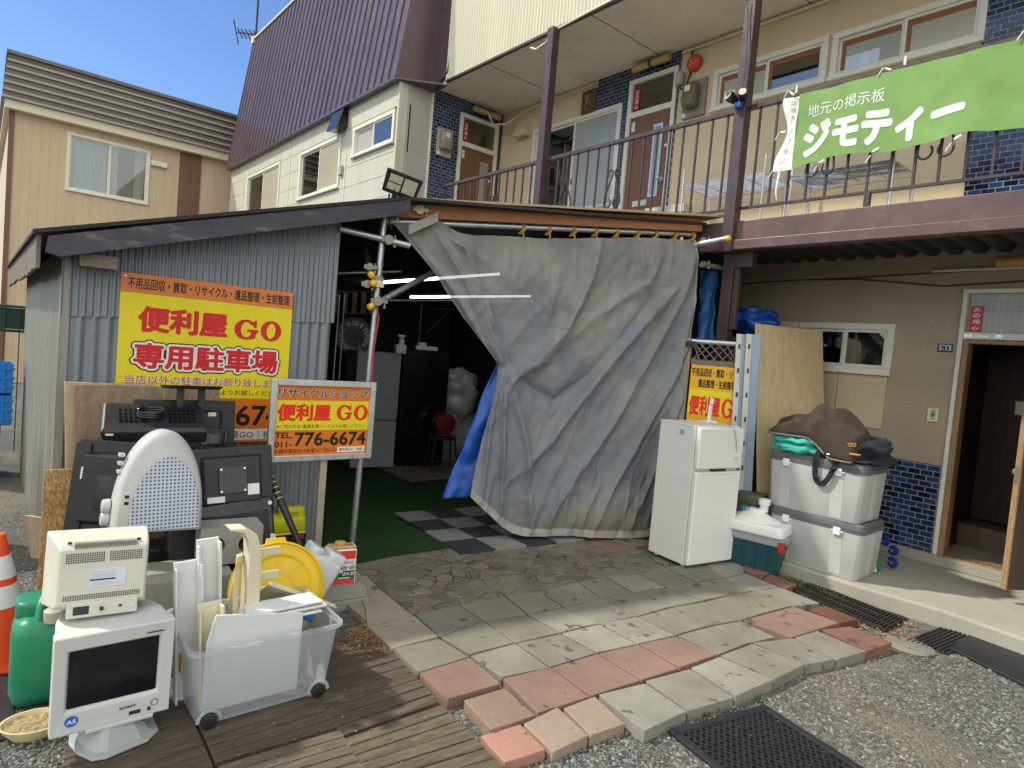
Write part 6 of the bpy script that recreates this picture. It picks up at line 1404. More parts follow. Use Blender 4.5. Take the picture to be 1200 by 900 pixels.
# ---------------------------------------------------------------- lattice fence with the third sign
FO = Vector((-3.43, 4.80, 0)); FD = Vector((.905, .425, 0)).normalized(); FN = Vector((FD.y, -FD.x, 0))
TFN = Matrix(((FD.x, -FN.x, 0, FO.x), (FD.y, -FN.y, 0, FO.y), (0, 0, 1, 0), (0, 0, 0, 1)))
def fp_(px, py):
    d = ray(px, py); p = CAM+d*((FO-CAM).dot(FN)/d.dot(FN))-FO; return Vector((p.dot(FD), 0, p.z))
lf2 = thing('lattice_fence', 'weathered wooden lattice fence with a grey post beside the curtain', 'fence', TFN @ Vector((2.6, 0, 0)))
a, b = fp_(797, 397), fp_(812, 396); 
MB(TFN).box(a.x, b.x, -.05, .05, 0, a.z).build('post', 'old_post', lf2, bevel=.006)
zt, zm = fp_(830, 401).z, fp_(830, 425).z; xa, xb = b.x+.01, b.x+.40
MB(TFN).tube([(b.x-.04, -.02, zt), (xb, -.02, zt+.0)], .022, 10).build('top_rail', 'galv', lf2, smooth=50)
MB(TFN).box(xa, xb, -.03, .01, zm-.03, zm+.02).build('rail', 'old_plank', lf2, bevel=.003)
mb = MB(TFN)
for i in range(-3, 14):
    for s in (1, -1):
        x = xa+i*.075; q = [(x, zm), (x+s*(zt-zm), zt)] 
        q = [(min(max(X_, xa), xb), z) for X_, z in q]
        if abs(q[0][0]-q[1][0]) > .05: mb.bar((q[0][0], -.012+.010*s, q[0][1]), (q[1][0], -.012+.010*s, q[1][1]), .008, .028, (0, 1, 0))
mb.build('lattice', 'old_plank', lf2)
MB(TFN).box(a.x+.06, b.x+.03, -.055, -.02, a.z-.07, a.z-.015).build('bracket', 'black_plastic', lf2)
MB(TFN).tube([fp_(811, 403)+Vector((0, -.06, 0)), fp_(800, 432)+Vector((0, -.06, 0)), fp_(791, 452)+Vector((0, -.06, 0))], .003, 5).build('wire', 'black_plastic', lf2)
p0, p1, p2 = fp_(811, 427), fp_(864, 430), fp_(806, 492); xl = b.x+.02; xr = xl+.385; zt, zb = fp_(811, 427).z, fp_(811, 427).z-.62; za = fp_(808, 455).z
s3 = thing('fence_sign', 'amber and yellow shop sign on the lattice fence behind the white refrigerator', 'sign', TFN @ Vector((xl, -.04, zb)))
mb = MB(TFN); mb.box(xl, xr, -.045, -.035, zb, zt, AM); mb.quad((xl, -.0462, zb+.20), (xr, -.0462, zb+.20), (xr, -.0462, za), (xl, -.0462, za), YE); mb.build('panel', SIGN, s3, norm=False)
mb = MB(TFN); y = -.0474; h = zt-za
mb.text('不用品回収・買取・リサイクル', xl+.008, zt-h*.48, .64, h*.32, y, .025, BK) if False else mb.text('不用品回収・買取・リサ', xl+.008, zt-h*.46, .375, h*.34, y, .025, BK)
mb.text('遺品整理・生前整理', xl+.07, zt-h*.90, .31, h*.34, y, .025, BK)
mb.text('便利屋', xl+.01, za-.225, .265, .175, y, .045, SR); letterG(mb, xl+.285, za-.225, .095, .17, y, SR)
mb.build('lettering', SIGN, s3, norm=False)
# ---------------------------------------------------------------- metal channels and plywood
M('channel_shaded', (.22, .27, .36, 1), .35, .08, 5, metal=.5); M('alu_pale', (.62, .61, .56, 1), .4, .06, 6, metal=.3)  # bluish copy paints the shaded side of the aluminium
for i, (px, lab) in enumerate(((862, 'left of the two tall slotted aluminium channels behind the refrigerator'), (873.5, 'right slotted aluminium channel, touching the pale plywood'))):
    tp = PY(px+2, 391, 4.935+.04*i); bt = Vector((tp.x+.10, tp.y+.0, .02))
    ch = thing('metal_channel', lab, 'metal channel', bt, 'slotted aluminium channels'); mb = MB(); up_v = (.9, .43, 0)
    dd = (tp-bt); n1 = Vector((-.30, .95, 0)).normalized()
    fw_ = Vector((.95, .30, 0))
    for nm, o, wv, mt in (('front_face', Vector(), .050, 'alu_pale'), ('side_face', None, .06, 'channel_shaded')):
        u_ = Vector((.42, .91, 0)); s_ = Vector((-.05, .30, 0)).normalized()
        if nm == 'front_face': MB().prism([bt, bt+u_*wv, tp+u_*wv, tp], (-.012, .004, 0)).build(nm, mt, ch, bevel=.002)
        else: MB().prism([bt+u_*.051, bt+u_*.095+Vector((.035, 0, 0)), tp+u_*.095+Vector((.035, 0, 0)), tp+u_*.051], (-.006, .001, 0)).build(nm, mt, ch, bevel=.002)
    mb = MB()
    for k in range(9):
        c = bt.lerp(tp, .08+k*.108)+u_*.025+Vector((.003, -.001, 0)); mb.prism([c+u_*-.008+Vector((0, 0, -.02)), c+u_*.008+Vector((0, 0, -.02)), c+u_*.008+Vector((0, 0, .02)), c+u_*-.008+Vector((0, 0, .02))], (.002, -.0008, 0))
    mb.build('slots', 'room_dark', ch)
wood('ply_light', (0.56, 0.42, 0.24, 1), (0.72, 0.57, 0.36, 1), 4, (5, 5, .35), .5, .08)
l0, l1 = Vector((-2.96, 5.18, 2.022)), Vector((-2.775, 6.03, 2.03)); o_ = Vector((.27, -.06, -1.90)) 
tag(MB().prism([l0+o_, l1+o_*1.0, l1, l0], (-.018, .004, 0)).build('plywood_sheet', 'ply_light', bevel=.002, seg=1), 'pale clean plywood sheet leaning behind the grey storage boxes', 'plywood')
# ---------------------------------------------------------------- storage boxes
M('bin_grey', (0.43, 0.435, 0.425, 1), .45, .06, 3, dirt=.16, dcol=(.32, .29, .24, 1), dscale=4); M('bin_lid', (0.115, 0.11, 0.122, 1), .5, .08, 5, dirt=.15, dcol=(.3, .28, .26, 1), dscale=6)
def bin_(T, L, D, Hh, lab, shade):
    r = thing('storage_box', lab, 'storage box', T.translation, 'grey lidded storage boxes'); k = .93; hl = .075; hb = Hh-hl
    def ring(z, s, rr=.035, n=4, yo=0):
        pts = []; x0, x1, y0, y1 = -L/2*s, L/2*s, -D/2*s, D/2*s
        for cx, cy, a0 in ((x1-rr, y1-rr, 0), (x0+rr, y1-rr, 90), (x0+rr, y0+rr, 180), (x1-rr, y0+rr, 270)):
            for i in range(n+1): a = math.radians(a0+90*i/n); pts.append((cx+rr*math.cos(a), cy+rr*math.sin(a), z))
        return pts
    MB(T).loft([ring(.012, k-.03), ring(0, k-.02), ring(.01, k), ring(hb, .985)]).build('body', 'bin_grey', r, smooth=40)
    for x in (-L*.30, L*.24): MB(T).loft([[(x-.045, -D/2*k-.001, .015), (x+.045, -D/2*k-.001, .015), (x+.045, -D/2*k+.02, .015), (x-.045, -D/2*k+.02, .015)], [(x-.045, -D/2*.985-.003, hb-.005), (x+.045, -D/2*.985-.003, hb-.005), (x+.045, -D/2*.985+.02, hb-.005), (x-.045, -D/2*.985+.02, hb-.005)]]).build('rib', 'bin_grey', r, bevel=.004)
    MB(T).loft([[(L/2*k-.02, -.02, .015), (L/2*k+.002, -.02, .015), (L/2*k+.002, .05, .015), (L/2*k-.02, .05, .015)], [(L/2*.985-.02, -.02, hb-.005), (L/2*.985+.006, -.02, hb-.005), (L/2*.985+.006, .05, hb-.005), (L/2*.985-.02, .05, hb-.005)]]).build('rib', 'bin_grey', r, bevel=.004)
    MB(T).loft([ring(hb+.001, 1.0), ring(hb+.032, 1.012), ring(hb+.034, .985), ring(hb+.060, .985), ring(hb+hl, .955), ring(hb+hl, .90), ring(hb+hl-.008, .88)]).build('lid', 'bin_lid', r, smooth=35)
    for x in (-L*.30, L*.24):
        mb = MB(T); mb.box(x-.026, x+.026, -D/2*1.012-.012, -D/2*.99, hb-.035, hb+.022); mb.box(x-.045, x+.045, -D/2*1.0-.009, -D/2*.99-.002, hb-.012, hb+.0); mb.build('latch', 'white_plastic', r, bevel=.004)
    return r
M('bin_', (0.5, .5, .5, 1))
lo, up2 = fr((-2.215, 5.225, .122), 2.5), fr((-2.245, 5.215, .545), 1.5)
bin_(lo, .72, .46, .425, 'lower grey storage box with charcoal lid on the concrete apron', 0); bin_(up2, .74, .47, .445, 'upper grey storage box, a black strap hanging over its front', 1)
# brown blanket, green towel, tool bag
def plush(name, c, c2):
    t = NT(name); n = t.noise(9, None, 6, .65, .6); f = t.noise(260, None, 3, .7); c_ = t.mix(t.ramp(n, .25, .75, .25, .75), c, c2); c_ = t.mix(t.ramp(f, .4, .7, 0, .35), c_, sc(c2, 1.5)); t.col(c_); t.set(rough=.95, spec=.15); t.b.inputs['Sheen Weight'].default_value = .06; t.bump(n, .6, .02); t.bump(f, .6, .004); return t.m
plush('blanket_brown', (0.020, 0.014, 0.011, 1), (0.075, 0.054, 0.043, 1)); plush('towel_green', (0.03, 0.27, 0.22, 1), (0.07, 0.43, 0.36, 1)); plush('bag_black', (0.008, 0.009, 0.012, 1), (0.025, 0.027, 0.035, 1))
zT = .99
bl = MB()
pts = [PY(905, 492, 5.10), PY(908, 468, 5.2), PY(945, 459, 5.25), PY(990, 468, 5.2)]
def ss(a, b, x): x = max(0, min(1, (x-a)/(b-a))); return x*x*(3-2*x)
def blank(u, v):
    # a folded throw lying on the towel at its left end and sliding down to the lid on the right
    base = .130*(1-ss(.42, .78, u))+.012; top = .19+.145*ss(.0, .40, u)-.17*ss(.62, 1.05, u)
    end = math.sqrt(max(0, 1-max(0, 1-u/.09)**2))*math.sqrt(max(0, 1-max(0, 1-(1-u)/.07)**2)); prof = math.sin(math.pi*min(1, max(0, v)))**.55
    z = zT+base+(.02+(top-base)*end)*prof+.016*mnoise.noise((u*3, v*3, 2))*prof
    return Vector((-2.62+.66*u, 4.945+.42*v-.030*math.sin(min(1, v*3)*math.pi)+.02*u, z))
def rid(p): return 1-abs(mnoise.noise(p))*2
def blank2(u, v):
    p = blank(u, v); w = Vector((u*2.2+v*1.2, v*3.5-u*.6, 4)); k = min(1, v*6)*min(1, (1-v)*6)
    d = .030*math.sin(11*u+7*v+3*mnoise.noise((u*2, v*2, 9)))+.022*math.sin(5*u-13*v+3*mnoise.noise((u*3, v*2, 3)))+.014*mnoise.noise(w*1.2)
    for c0_, hh_ in ((.24+.38*u+.05*math.sin(7*u+1), .040), (.70-.30*u+.05*math.sin(6*u), .034), (.05+.9*abs(u-.62), -.020)):
        e_ = (v-c0_)/.035; d += hh_*(1/(1+math.exp(-max(-30, min(30, e_))))-.5)*math.exp(-max(0, v-c0_)*2.2)
    return p+Vector((.012*mnoise.noise(w), (-.022*math.sin(9*u+5*v+2*mnoise.noise(w*.6)))*(1-v), d*k))
bl.grid(blank2, 110, 80)
bl_o = thing('blanket', 'brown plush blanket heaped on the upper grey storage box', 'blanket', (-2.36, 5.15, zT))
bl.build('cloth', 'blanket_brown', bl_o, smooth=180, norm=False, solid=.014)
MB().tube([blank2(k/60, .0)+Vector((0, -.006, -.004)) for k in range(61)], .008, 6).build('hem', M('hem_grey', (.17, .15, .13, 1), .9), bl_o, smooth=60)
tw = MB()
for j, (cx, cz, rx_, rz_) in enumerate(((-2.42, .040, .20, .048), (-2.43, .098, .18, .040))):
    def tf_(u, v):
        a, b = u*2*math.pi, v*math.pi; d = Vector((math.copysign(abs(math.cos(a))**.6, math.cos(a))*math.sin(b)**.6, math.copysign(abs(math.sin(a))**.6, math.sin(a))*math.sin(b)**.6, math.cos(b)))
        q = Vector((d.x*1.6, d.y*1.2, d.z*.8+j*3)); k = 1+.16*mnoise.noise(q*1.5)+.10*mnoise.noise(q*3.2)
        return Vector((cx+d.x*rx_*k, 5.08+d.y*.145*k, zT+cz+d.z*rz_*k+.006*math.sin(d.x*9+d.y*5+j)))
    tw.grid(tf_, 60, 34)
tag(tw.build('towel', 'towel_green', smooth=180, norm=False), 'folded sea green towel under the brown blanket', 'towel')
tb_ = thing('tool_bag', 'open black tool bag with yellow and red tools spilling over the storage box', 'tool bag', Vector((-2.02, 5.1, zT)))
mb = MB(); blob(mb, (-1.965, 5.23, zT+.05), .185, .21, .125, 6, .45, 40, 26)
mb.v = [Vector((q.x, q.y, max(q.z, zT+.002))) for q in mb.v]; mb.build('bag', 'bag_black', tb_, smooth=180, norm=False)
mb = MB(); mb.prism([(-2.16, 4.985, zT+.012), (-1.87, 4.975, zT+.012), (-1.86, 5.32, zT+.02), (-2.10, 5.28, zT+.05)], (0, 0, .012)); mb.build('flap', 'bag_black', tb_, bevel=.004)
mb = MB(); rr = random.Random(9)
for i in range(9): 
    p = Vector((-2.20+.16*rr.random(), 5.0+.15*rr.random(), zT+.05+.08*rr.random())); q = p+Vector((rr.uniform(-.1, .1), rr.uniform(-.06, .06), rr.uniform(-.03, .05))); mb.tube([p, p.lerp(q, .5)+Vector((0, 0, .02)), q], .009, 6)
mb.build('pockets', 'black_plastic', tb_)
M('tool_yellow', (.40, .22, .03, 1), .4, .05); M('tool_red', (.35, .04, .025, 1), .4, .05)
for p, q, m, lab in (((-2.09, 4.99, zT+.115), (-1.975, 5.0, zT+.125), 'tool_yellow', 'yellow chain tool lying highest on the open tool bag'), ((-2.05, 4.965, zT+.065), (-1.915, 4.97, zT+.072), 'tool_yellow', 'yellow handled tool lying flat in the open tool bag'), ((-2.10, 4.955, zT+.040), (-2.02, 4.955, zT+.040), 'tool_red', 'small red tool at the front of the open tool bag')):
    t_ = thing('hand_tool', lab, 'tool', p, 'tools in the bag'); p, q = Vector(p), Vector(q)
    MB().tube([p, p.lerp(q, .3), p.lerp(q, .7), q], [.007, .010, .008, .006], 8).build('handle', m, t_, smooth=60)
    d_ = (q-p).normalized(); MB().tube([p, p-d_*.05], [.006, .005], 8).build('shank', 'alu', t_, smooth=60)
    if 'chain' in lab:
        mb = MB()
        for k in range(6): c = p.lerp(q, k/5)+Vector((0, -.01, .012)); mb.tube([c+Vector((.011*math.cos(a), 0.004*k % .008, .011*math.sin(a))) for a in [i*math.pi/4 for i in range(9)]], .0045, 5)
        mb.build('chain', m, t_, smooth=60)
# strap looping down over the box front
sp = [(966, 520), (958, 532), (955, 548), (956, 562), (963, 567), (971, 560), (978, 546), (982, 532), (988, 518)]
P = [PY(x, y, 4.962) for x, y in sp]; P[0].y += .06; P[-1].y += .06; P[0].z = max(P[0].z, zT+.02); P[-1].z = max(P[-1].z, zT+.02)
PP = []
for i in range(len(P)-1):
    for k in range(4):
        a, b, c, e = P[max(i-1, 0)], P[i], P[i+1], P[min(i+2, len(P)-1)]; t = k/4; PP.append(.5*((2*b)+(c-a)*t+(2*a-5*b+4*c-e)*t*t+(3*b-a-3*c+e)*t**3))
PP.append(P[-1]); mb = MB()
rings = []
for i, p in enumerate(PP):
    d_ = (PP[min(i+1, len(PP)-1)]-PP[max(i-1, 0)]).normalized(); n_ = d_.cross(Vector((0, 1, 0))).normalized()*.019; t_ = Vector((0, .003, 0)); rings.append([p-n_-t_, p+n_-t_, p+n_+t_, p-n_+t_])
mb.loft(rings); mb.build('strap', 'bag_black', tb_); mb = MB(); c = PY(957.5, 559, 4.957); mb.box(c.x-.022, c.x+.022, c.y-.010, c.y-.001, c.z-.010, c.z+.012); c = PY(977.5, 549, 4.957); mb.box(c.x-.024, c.x+.024, c.y-.010, c.y-.001, c.z-.012, c.z+.012); mb.build('strap_buckle', 'black_plastic', tb_, bevel=.003)
# ---------------------------------------------------------------- teal box with white parasol foot, olive box
M('teal_dark', (0.012, 0.060, 0.072, 1), .42, .1, 4, dirt=.12, dcol=(.2, .22, .2, 1), dscale=12); M('lid_grey', (.30, .32, .34, 1), .45, .06, 4); M('olive', (0.075, 0.080, 0.045, 1), .55, .1, 5); M('clip_red', (.38, .03, .02, 1), .45, .06)
T = fr((-2.60, 4.90, .0), 12); tbx = thing('teal_box', 'dark teal storage box with grey lid and a red clip beside the grey boxes', 'storage box', T.translation)
mb = MB(T); mb.loft([[(-.19, -.13, 0), (.19, -.13, 0), (.19, .13, 0), (-.19, .13, 0)], [(-.23, -.16, .27), (.23, -.16, .27), (.23, .16, .27), (-.23, .16, .27)]]); mb.build('body', 'teal_dark', tbx, bevel=.015, seg=3)
mb = MB(T)
for x in (-.15, -.05, .05, .15): mb.bar((x*.85, -.134, .02), (x, -.163, .26), .012, .006, (0, 1, 0))
mb.build('ribs', 'teal_dark', tbx)
mb = MB(T); rbox(mb, -.25, .25, -.18, .18, .27, .335, .03, 4); mb.build('lid', 'lid_grey', tbx, smooth=40)
MB(T).box(.215, .262, -.193, -.15, .235, .315).build('clip', 'clip_red', tbx, bevel=.004)
pf = thing('parasol_foot', 'white plastic parasol foot with a short tube on the teal box', 'parasol foot', T @ Vector((0, 0, .336))); Tp = T @ Matrix.Translation((-.0, -.02, .337))
mb = MB(Tp); rbox(mb, -.27, .25, -.19, .17, .0, .085, .05, 5, top=.97); mb.build('base', 'white_plastic', pf, smooth=60)
MB(Tp).lathe([(.20, .075), (.17, .095), (.10, .125), (.055, .15), (.045, .17)], 32, (-.02, 0, 0), None, 1.1, .8).build('dome', 'white_plastic', pf, smooth=60)
MB(Tp).lathe([(.034, .15), (.034, .205), (.046, .208), (.046, .252), (.036, .255)], 24, (.03, .02, 0)).build('tube', 'white_plastic', pf, smooth=40)
T = fr((PY(874, 600, 4.99).x, 4.99, PY(874, 576, 4.99).z-.56), 10); ob_ = thing('olive_box', 'small olive green box with a blue label between refrigerator and teal box', 'box', T.translation)
mb = MB(T); rbox(mb, -.13, .12, -.09, .1, 0, .50, .02, 3); mb.build('body', 'olive', ob_, smooth=40); mb = MB(T); rbox(mb, -.145, .135, -.105, .115, .48, .56, .02, 3); mb.build('lid', 'olive', ob_, smooth=40)
mb = MB(T); mb.box(-.0, .085, -.0925, -.0905, .36, .46, 0); mb.box(.035, .08, -.0935, -.0926, .38, .45, 1); mb.build('label', [M('label_blue', (.03, .33, .60, 1), .4), 'label_white'], ob_, norm=False)
# folded hand cart with blue wheels by the tiled wall
hc = thing('hand_cart', 'folded hand cart with blue wheels standing by the tiled wall', 'hand cart', Vector((-1.93, 5.68, .12)))
for c, r in ((PY(1046, 659, 5.66), .043), (PY(1047, 645, 5.84), .043), (PY(1036, 634, 5.94), .045)):
    Tw = fr((c.x, c.y, c.z), -20); MB(Tw).disc_y([(r*.75, -.016), (r, -.012), (r, .012), (r*.75, .016)], 22).build('wheel', M('wheel_blue', (.012, .035, .26, 1), .4, .05), hc, smooth=35); MB(Tw).disc_y([(r*.35, -.02), (r*.3, .02)], 14).build('hub', 'alu', hc, smooth=35); MB().tube([c, c+Vector((-.13, -.0, .02))], .009, 8).build('axle', 'alu', hc)
p = PY(1026, 668, 5.50)
MB().prism([PY(1028, 669, 5.46), PY(1034, 667, 5.52), PY(1024, 625, 5.62), PY(1021, 626, 5.58)], (-.03, .02, 0)).build('board', M('cart_green', (.02, .16, .07, 1), .5), hc, bevel=.004); MB().prism([PY(1024, 671, 5.40), PY(1028, 670, 5.44), PY(1020, 632, 5.52), PY(1017, 633, 5.48)], (-.03, .02, 0)).build('board', 'panel_cream', hc, bevel=.004)
mb = MB(); mb.tube([PY(1055, 678, 5.5), G(1057, 672, .124), G(1045, 664, .124), G(1020, 690, .124)], .005, 6)
# blue sheets heaped behind the channels
mb = MB(); blob(mb, PY(880, 376, 5.7), .24, .2, .12, 2, .6, 30, 18); tag(mb.build('tarpaulin', 'blue_tarp', smooth=180, norm=False), 'crumpled dark blue tarpaulin heaped behind the metal channels', 'tarpaulin', 'blue tarpaulins')
mb = MB(); mb.box(-3.75, -2.9, 5.5, 6.0, 0, 1.92); tag(mb.build('shelf_unit', 'room_dark'), 'dark cupboard behind the plywood, under the blue tarpaulin heap', 'cupboard')
# ---------------------------------------------------------------- mats, grating, lid on the ground
A = G(783, 860); ux = (G(895, 829)-A); Wm = ux.length; ux.normalize(); uy = Vector((ux.y, -ux.x, 0)); Lm = 1.0
Tm = Matrix(((ux.x, uy.x, 0, A.x), (ux.y, uy.y, 0, A.y), (0, 0, 1, .0), (0, 0, 0, 1)))
rm = thing('rubber_mat', 'black rubber mat full of round holes lying on the gravel in front', 'rubber mat', A)
mb = MB(Tm); b_ = .035; pt = .0335; nx, ny = int((Wm-2*b_)/pt), int((Lm-2*b_)/pt); pt_x, pt_y = (Wm-2*b_)/nx, (Lm-2*b_)/ny; n = 10; zz = .016
for i in range(nx):
    for j in range(ny):
        cx, cy = b_+(i+.5)*pt_x, b_+(j+.5)*pt_y; ins = []; outs = []; low = []
        for k in range(n):
            a = 2*math.pi*(k+.5)/n; ca, sa = math.cos(a), math.sin(a); s = 1/max(abs(ca), abs(sa)); ins.append((cx+.0115*ca, cy+.0115*sa, zz)); outs.append((cx+pt_x/2*max(-1, min(1, ca*s)), cy+pt_y/2*max(-1, min(1, sa*s)), zz)); low.append((cx+.0115*ca, cy+.0115*sa, .002))
        mb.add(ins+outs+low, [(k, (k+1) % n, n+(k+1) % n, n+k) for k in range(n)]+[(k, 2*n+k, 2*n+(k+1) % n, (k+1) % n) for k in range(n)])
mb.build('mesh', M('rubber', (.020, .020, .024, 1), .48, .15, 12, .1, 120, dirt=.15, dcol=(.10, .095, .085, 1), dscale=9), rm, norm=False)
mb = MB(Tm); mb.box(0, Wm, 0, b_, .001, .02); mb.box(0, Wm, Lm-b_, Lm, .001, .02); mb.box(0, b_, b_, Lm-b_, .001, .0202); mb.box(Wm-b_, Wm, b_, Lm-b_, .001, .0202); mb.build('rim', 'rubber', rm, bevel=.006)
q = [G(1115, 765), G(1140, 740), G(1235, 785), G(1222, 815)]; q = [G(1112, 762), G(1142, 742), G(1250, 790), G(1228, 820)]
tag(MB().prism([(p.x, p.y, .001) for p in q], (0, 0, .022)).build('rubber_mat', 'rubber', bevel=.006), 'plain black rubber mat along the concrete kerb at the right edge', 'rubber mat')
a, b, c, d = G(1062, 754), G(1103, 738), G(1150, 750), G(1110, 768); mb = MB()
for k in range(9): mb.bar(a.lerp(d, k/8)+Vector((0, 0, .012)), b.lerp(c, k/8)+Vector((0, 0, .012)), .014, .014)
for k in range(7): mb.bar(a.lerp(b, k/6)+Vector((0, 0, .008)), d.lerp(c, k/6)+Vector((0, 0, .008)), .012, .010)
tag(mb.build('rubber_mat', 'rubber', bevel=.002, seg=1), 'black ribbed grid mat half covered with gravel beside the kerb', 'rubber mat')
a, b, c, d = G(926, 690, .02), G(952, 684, .02), G(1058, 726, .02), G(1036, 738, .02); mb = MB()
for k in range(30): mb.bar(a.lerp(d, k/29), b.lerp(c, k/29), .006, .02)
for k in range(4): mb.bar(a.lerp(b, k/3), d.lerp(c, k/3), .007, .022)
tag(mb.build('drain_grating', M('iron', (.05, .047, .045, 1), .55, .2, 9, metal=.5, dirt=.25, dcol=(.14, .10, .07, 1), dscale=12)), 'dark steel drain grating between the paving and the kerb', 'drain grating')
kind(MB().prism([(p.x, p.y, .001) for p in (G(920, 692), G(955, 682), G(1066, 726), G(1036, 742))], (0, 0, .004)).build('drain_path', 'dark_interior'))
c = G(1066, 759); mb = MB(); mb.lathe([(.13, 0), (.135, .012), (.12, .018), (.0, .018)], 32, c, None, 1.0, 1.0); tag(mb.build('manhole_cover', 'slab_grey', smooth=40), 'round pale concrete cover sunk in the gravel near the grid mat', 'manhole cover')
# weeds
M('weed_green', (.07, .15, .03, 1), .6, .3, 20); M('weed_dry', (.20, .16, .07, 1), .8, .3, 20); rr = random.Random(4); mb = MB()
def tuft(px, py, n, r, hgt, m):
    c = G(px, py)
    for i in range(n):
        a = rr.uniform(0, 6.28); p = c+Vector((rr.gauss(0, r), rr.gauss(0, r), 0)); L_ = rr.uniform(.4, 1)*hgt; dx = Vector((math.cos(a), math.sin(a), 0)); w_ = Vector((-dx.y, dx.x, 0))*rr.uniform(.002, .006)
        mb.add([p-w_, p+w_, p+dx*L_*.5+w_*.8+Vector((0, 0, L_*.7)), p+dx*L_+Vector((0, 0, L_*.8)), p+dx*L_*.5-w_*.8+Vector((0, 0, L_*.7))], [(0, 1, 2, 3, 4)], m)
for i in range(26): f = rr.random(); tuft(915+f*75+rr.gauss(0, 3), 678+f*26+rr.gauss(0, 2), 10, .02, .045, rr.choice((0, 1, 1)))
for p in ((982, 706), (826, 839), (889, 822), (1052, 752), (700, 668), (560, 712)): tuft(p[0], p[1], 16, .015, .035, 0)
for i in range(60): tuft(rr.uniform(920, 1010), rr.uniform(684, 712), 4, .02, .03, 1)
kind(mb.build('weeds', ['weed_green', 'weed_dry'], norm=False), 'stuff')
mb = MB()
for i in range(420): 
    x, y = rr.gauss(430, 14), rr.gauss(745, 9); p = G(x, y, .037+rr.random()*.006); a = rr.uniform(0, 6.28); d_ = Vector((math.cos(a), math.sin(a), rr.uniform(-.3, .3)))*rr.uniform(.004, .012); w_ = Vector((-d_.y, d_.x, 0))*.3; mb.add([p-d_-w_, p+d_-w_, p+d_+w_, p-d_+w_], [(0, 1, 2, 3)], 0)
for i in range(160): 
    f = rr.random(); x, y = rr.uniform(985, 1080), rr.uniform(725, 750); p = G(x, y, .012+rr.random()*.01); a = rr.uniform(0, 6.28); d_ = Vector((math.cos(a), math.sin(a), rr.uniform(-.2, .2)))*rr.uniform(.005, .014); w_ = Vector((-d_.y, d_.x, 0))*.5; mb.add([p-d_-w_, p+d_-w_, p+d_+w_, p-d_+w_], [(0, 1, 2, 3)], 0)
kind(mb.build('fallen_leaves', M('dry_leaf', (.30, .17, .07, 1), .8, .35, 30), norm=False), 'stuff')
# ================================================================ fixtures on the building
def meter(T, x, z, lab, m_body, m_board, w=.30, h=.42):
    r = thing('electric_meter', lab, 'electric meter', T @ Vector((x, 0, z)), 'electric meters on the upper wall')
    MB(T).box(x-w/2, x+w/2, -.035, -.013, z-h/2, z+h/2).build('back_board', m_board, r, bevel=.003)
    mb = MB(T); rbox(mb, x-.10, x+.08, -.15, -.036, z-.12, z+.15, .035, 5); mb.build('case', m_body, r, smooth=50); MB(T).disc_y([(.075, -.16), (.085, -.155), (.085, -.14)], 24, (x-.01, 0, z-.03)).build('glass_cover', m_body, r, smooth=40)
    mb = MB(T); mb.box(x-.055, x+.015, -.158, -.1505, z+.05, z+.115); mb.build('dial', 'white_plastic', r, bevel=.002)
    mb = MB(T); mb.box(x-w/2+.01, x-w/2+.05, -.045, -.0355, z-h/2+.01, z-h/2+.06); mb.build('terminal', 'white_plastic', r)
M('meter_olive', (.14, .12, .065, 1), .4, .08); M('meter_grey', (.24, .22, .17, 1), .4, .08); M('board_grey', (.22, .20, .185, 1), .7, .15, 5, dirt=.3, dcol=(.4, .38, .34, 1), dscale=9); M('board_worn', (.40, .35, .30, 1), .7, .2, 5, dirt=.35, dcol=(.16, .075, .04, 1), dscale=5)
meter(TF, -4.62, 4.67, 'olive electric meter on a grey board beside the balcony window', 'meter_olive', 'board_grey'); meter(TE, 5.19, 4.57, 'grey electric meter on a worn board on the blue tiled end wall', 'meter_grey', 'board_worn', .26, .40)
ab = thing('alarm_bell', 'round red fire alarm bell high on the balcony wall', 'alarm bell', TF @ Vector((-4.66, -.05, 5.08))); MB(TF).disc_y([(.085, -.002), (.085, -.03), (.095, -.035), (.092, -.06), (.06, -.085), (.015, -.095)], 28, (-4.66, 0, 5.08)).build('gong', M('bell_red', (.52, .075, .025, 1), .35, .08), ab, smooth=50); MB(TF).disc_y([(.014, -.105), (.014, -.094)], 10, (-4.66, 0, 5.08)).build('nut', 'alu', ab)
def lamp(T, x0, x1, z, lab, y=-.10):
    r = thing('wall_lamp', lab, 'lamp', T @ Vector(((x0+x1)/2, 0, z)), 'yellowed tube lamps on the walls'); xm = (x0+x1)/2
    for a, b in ((x0, xm-.02), (xm+.02, x1)): MB(T).tube([(a, y, z), (b, y, z)], .042, 14).build('lamp_shade', M('lamp_yellow', (.50, .33, .11, 1), .4, .1, 6), r, smooth=50)
    mb = MB(T); mb.tube([(xm-.022, y, z), (xm+.022, y, z)], .047, 14); mb.box(xm-.02, xm+.02, y, -.013, z-.03, z+.03); mb.build('holder', M('holder_green', (.03, .07, .06, 1), .5), r, smooth=40)
lamp(TF, -5.52, -4.98, 5.22, 'yellowed tube lamp above the balcony door between blue tiles'); lamp(TE, 5.62, 6.12, 5.19, 'yellowed tube lamp over the far door of the end wall'); lamp(TF, -1.53, -.95, 2.63, 'yellowed tube lamp under the balcony above the open entrance')
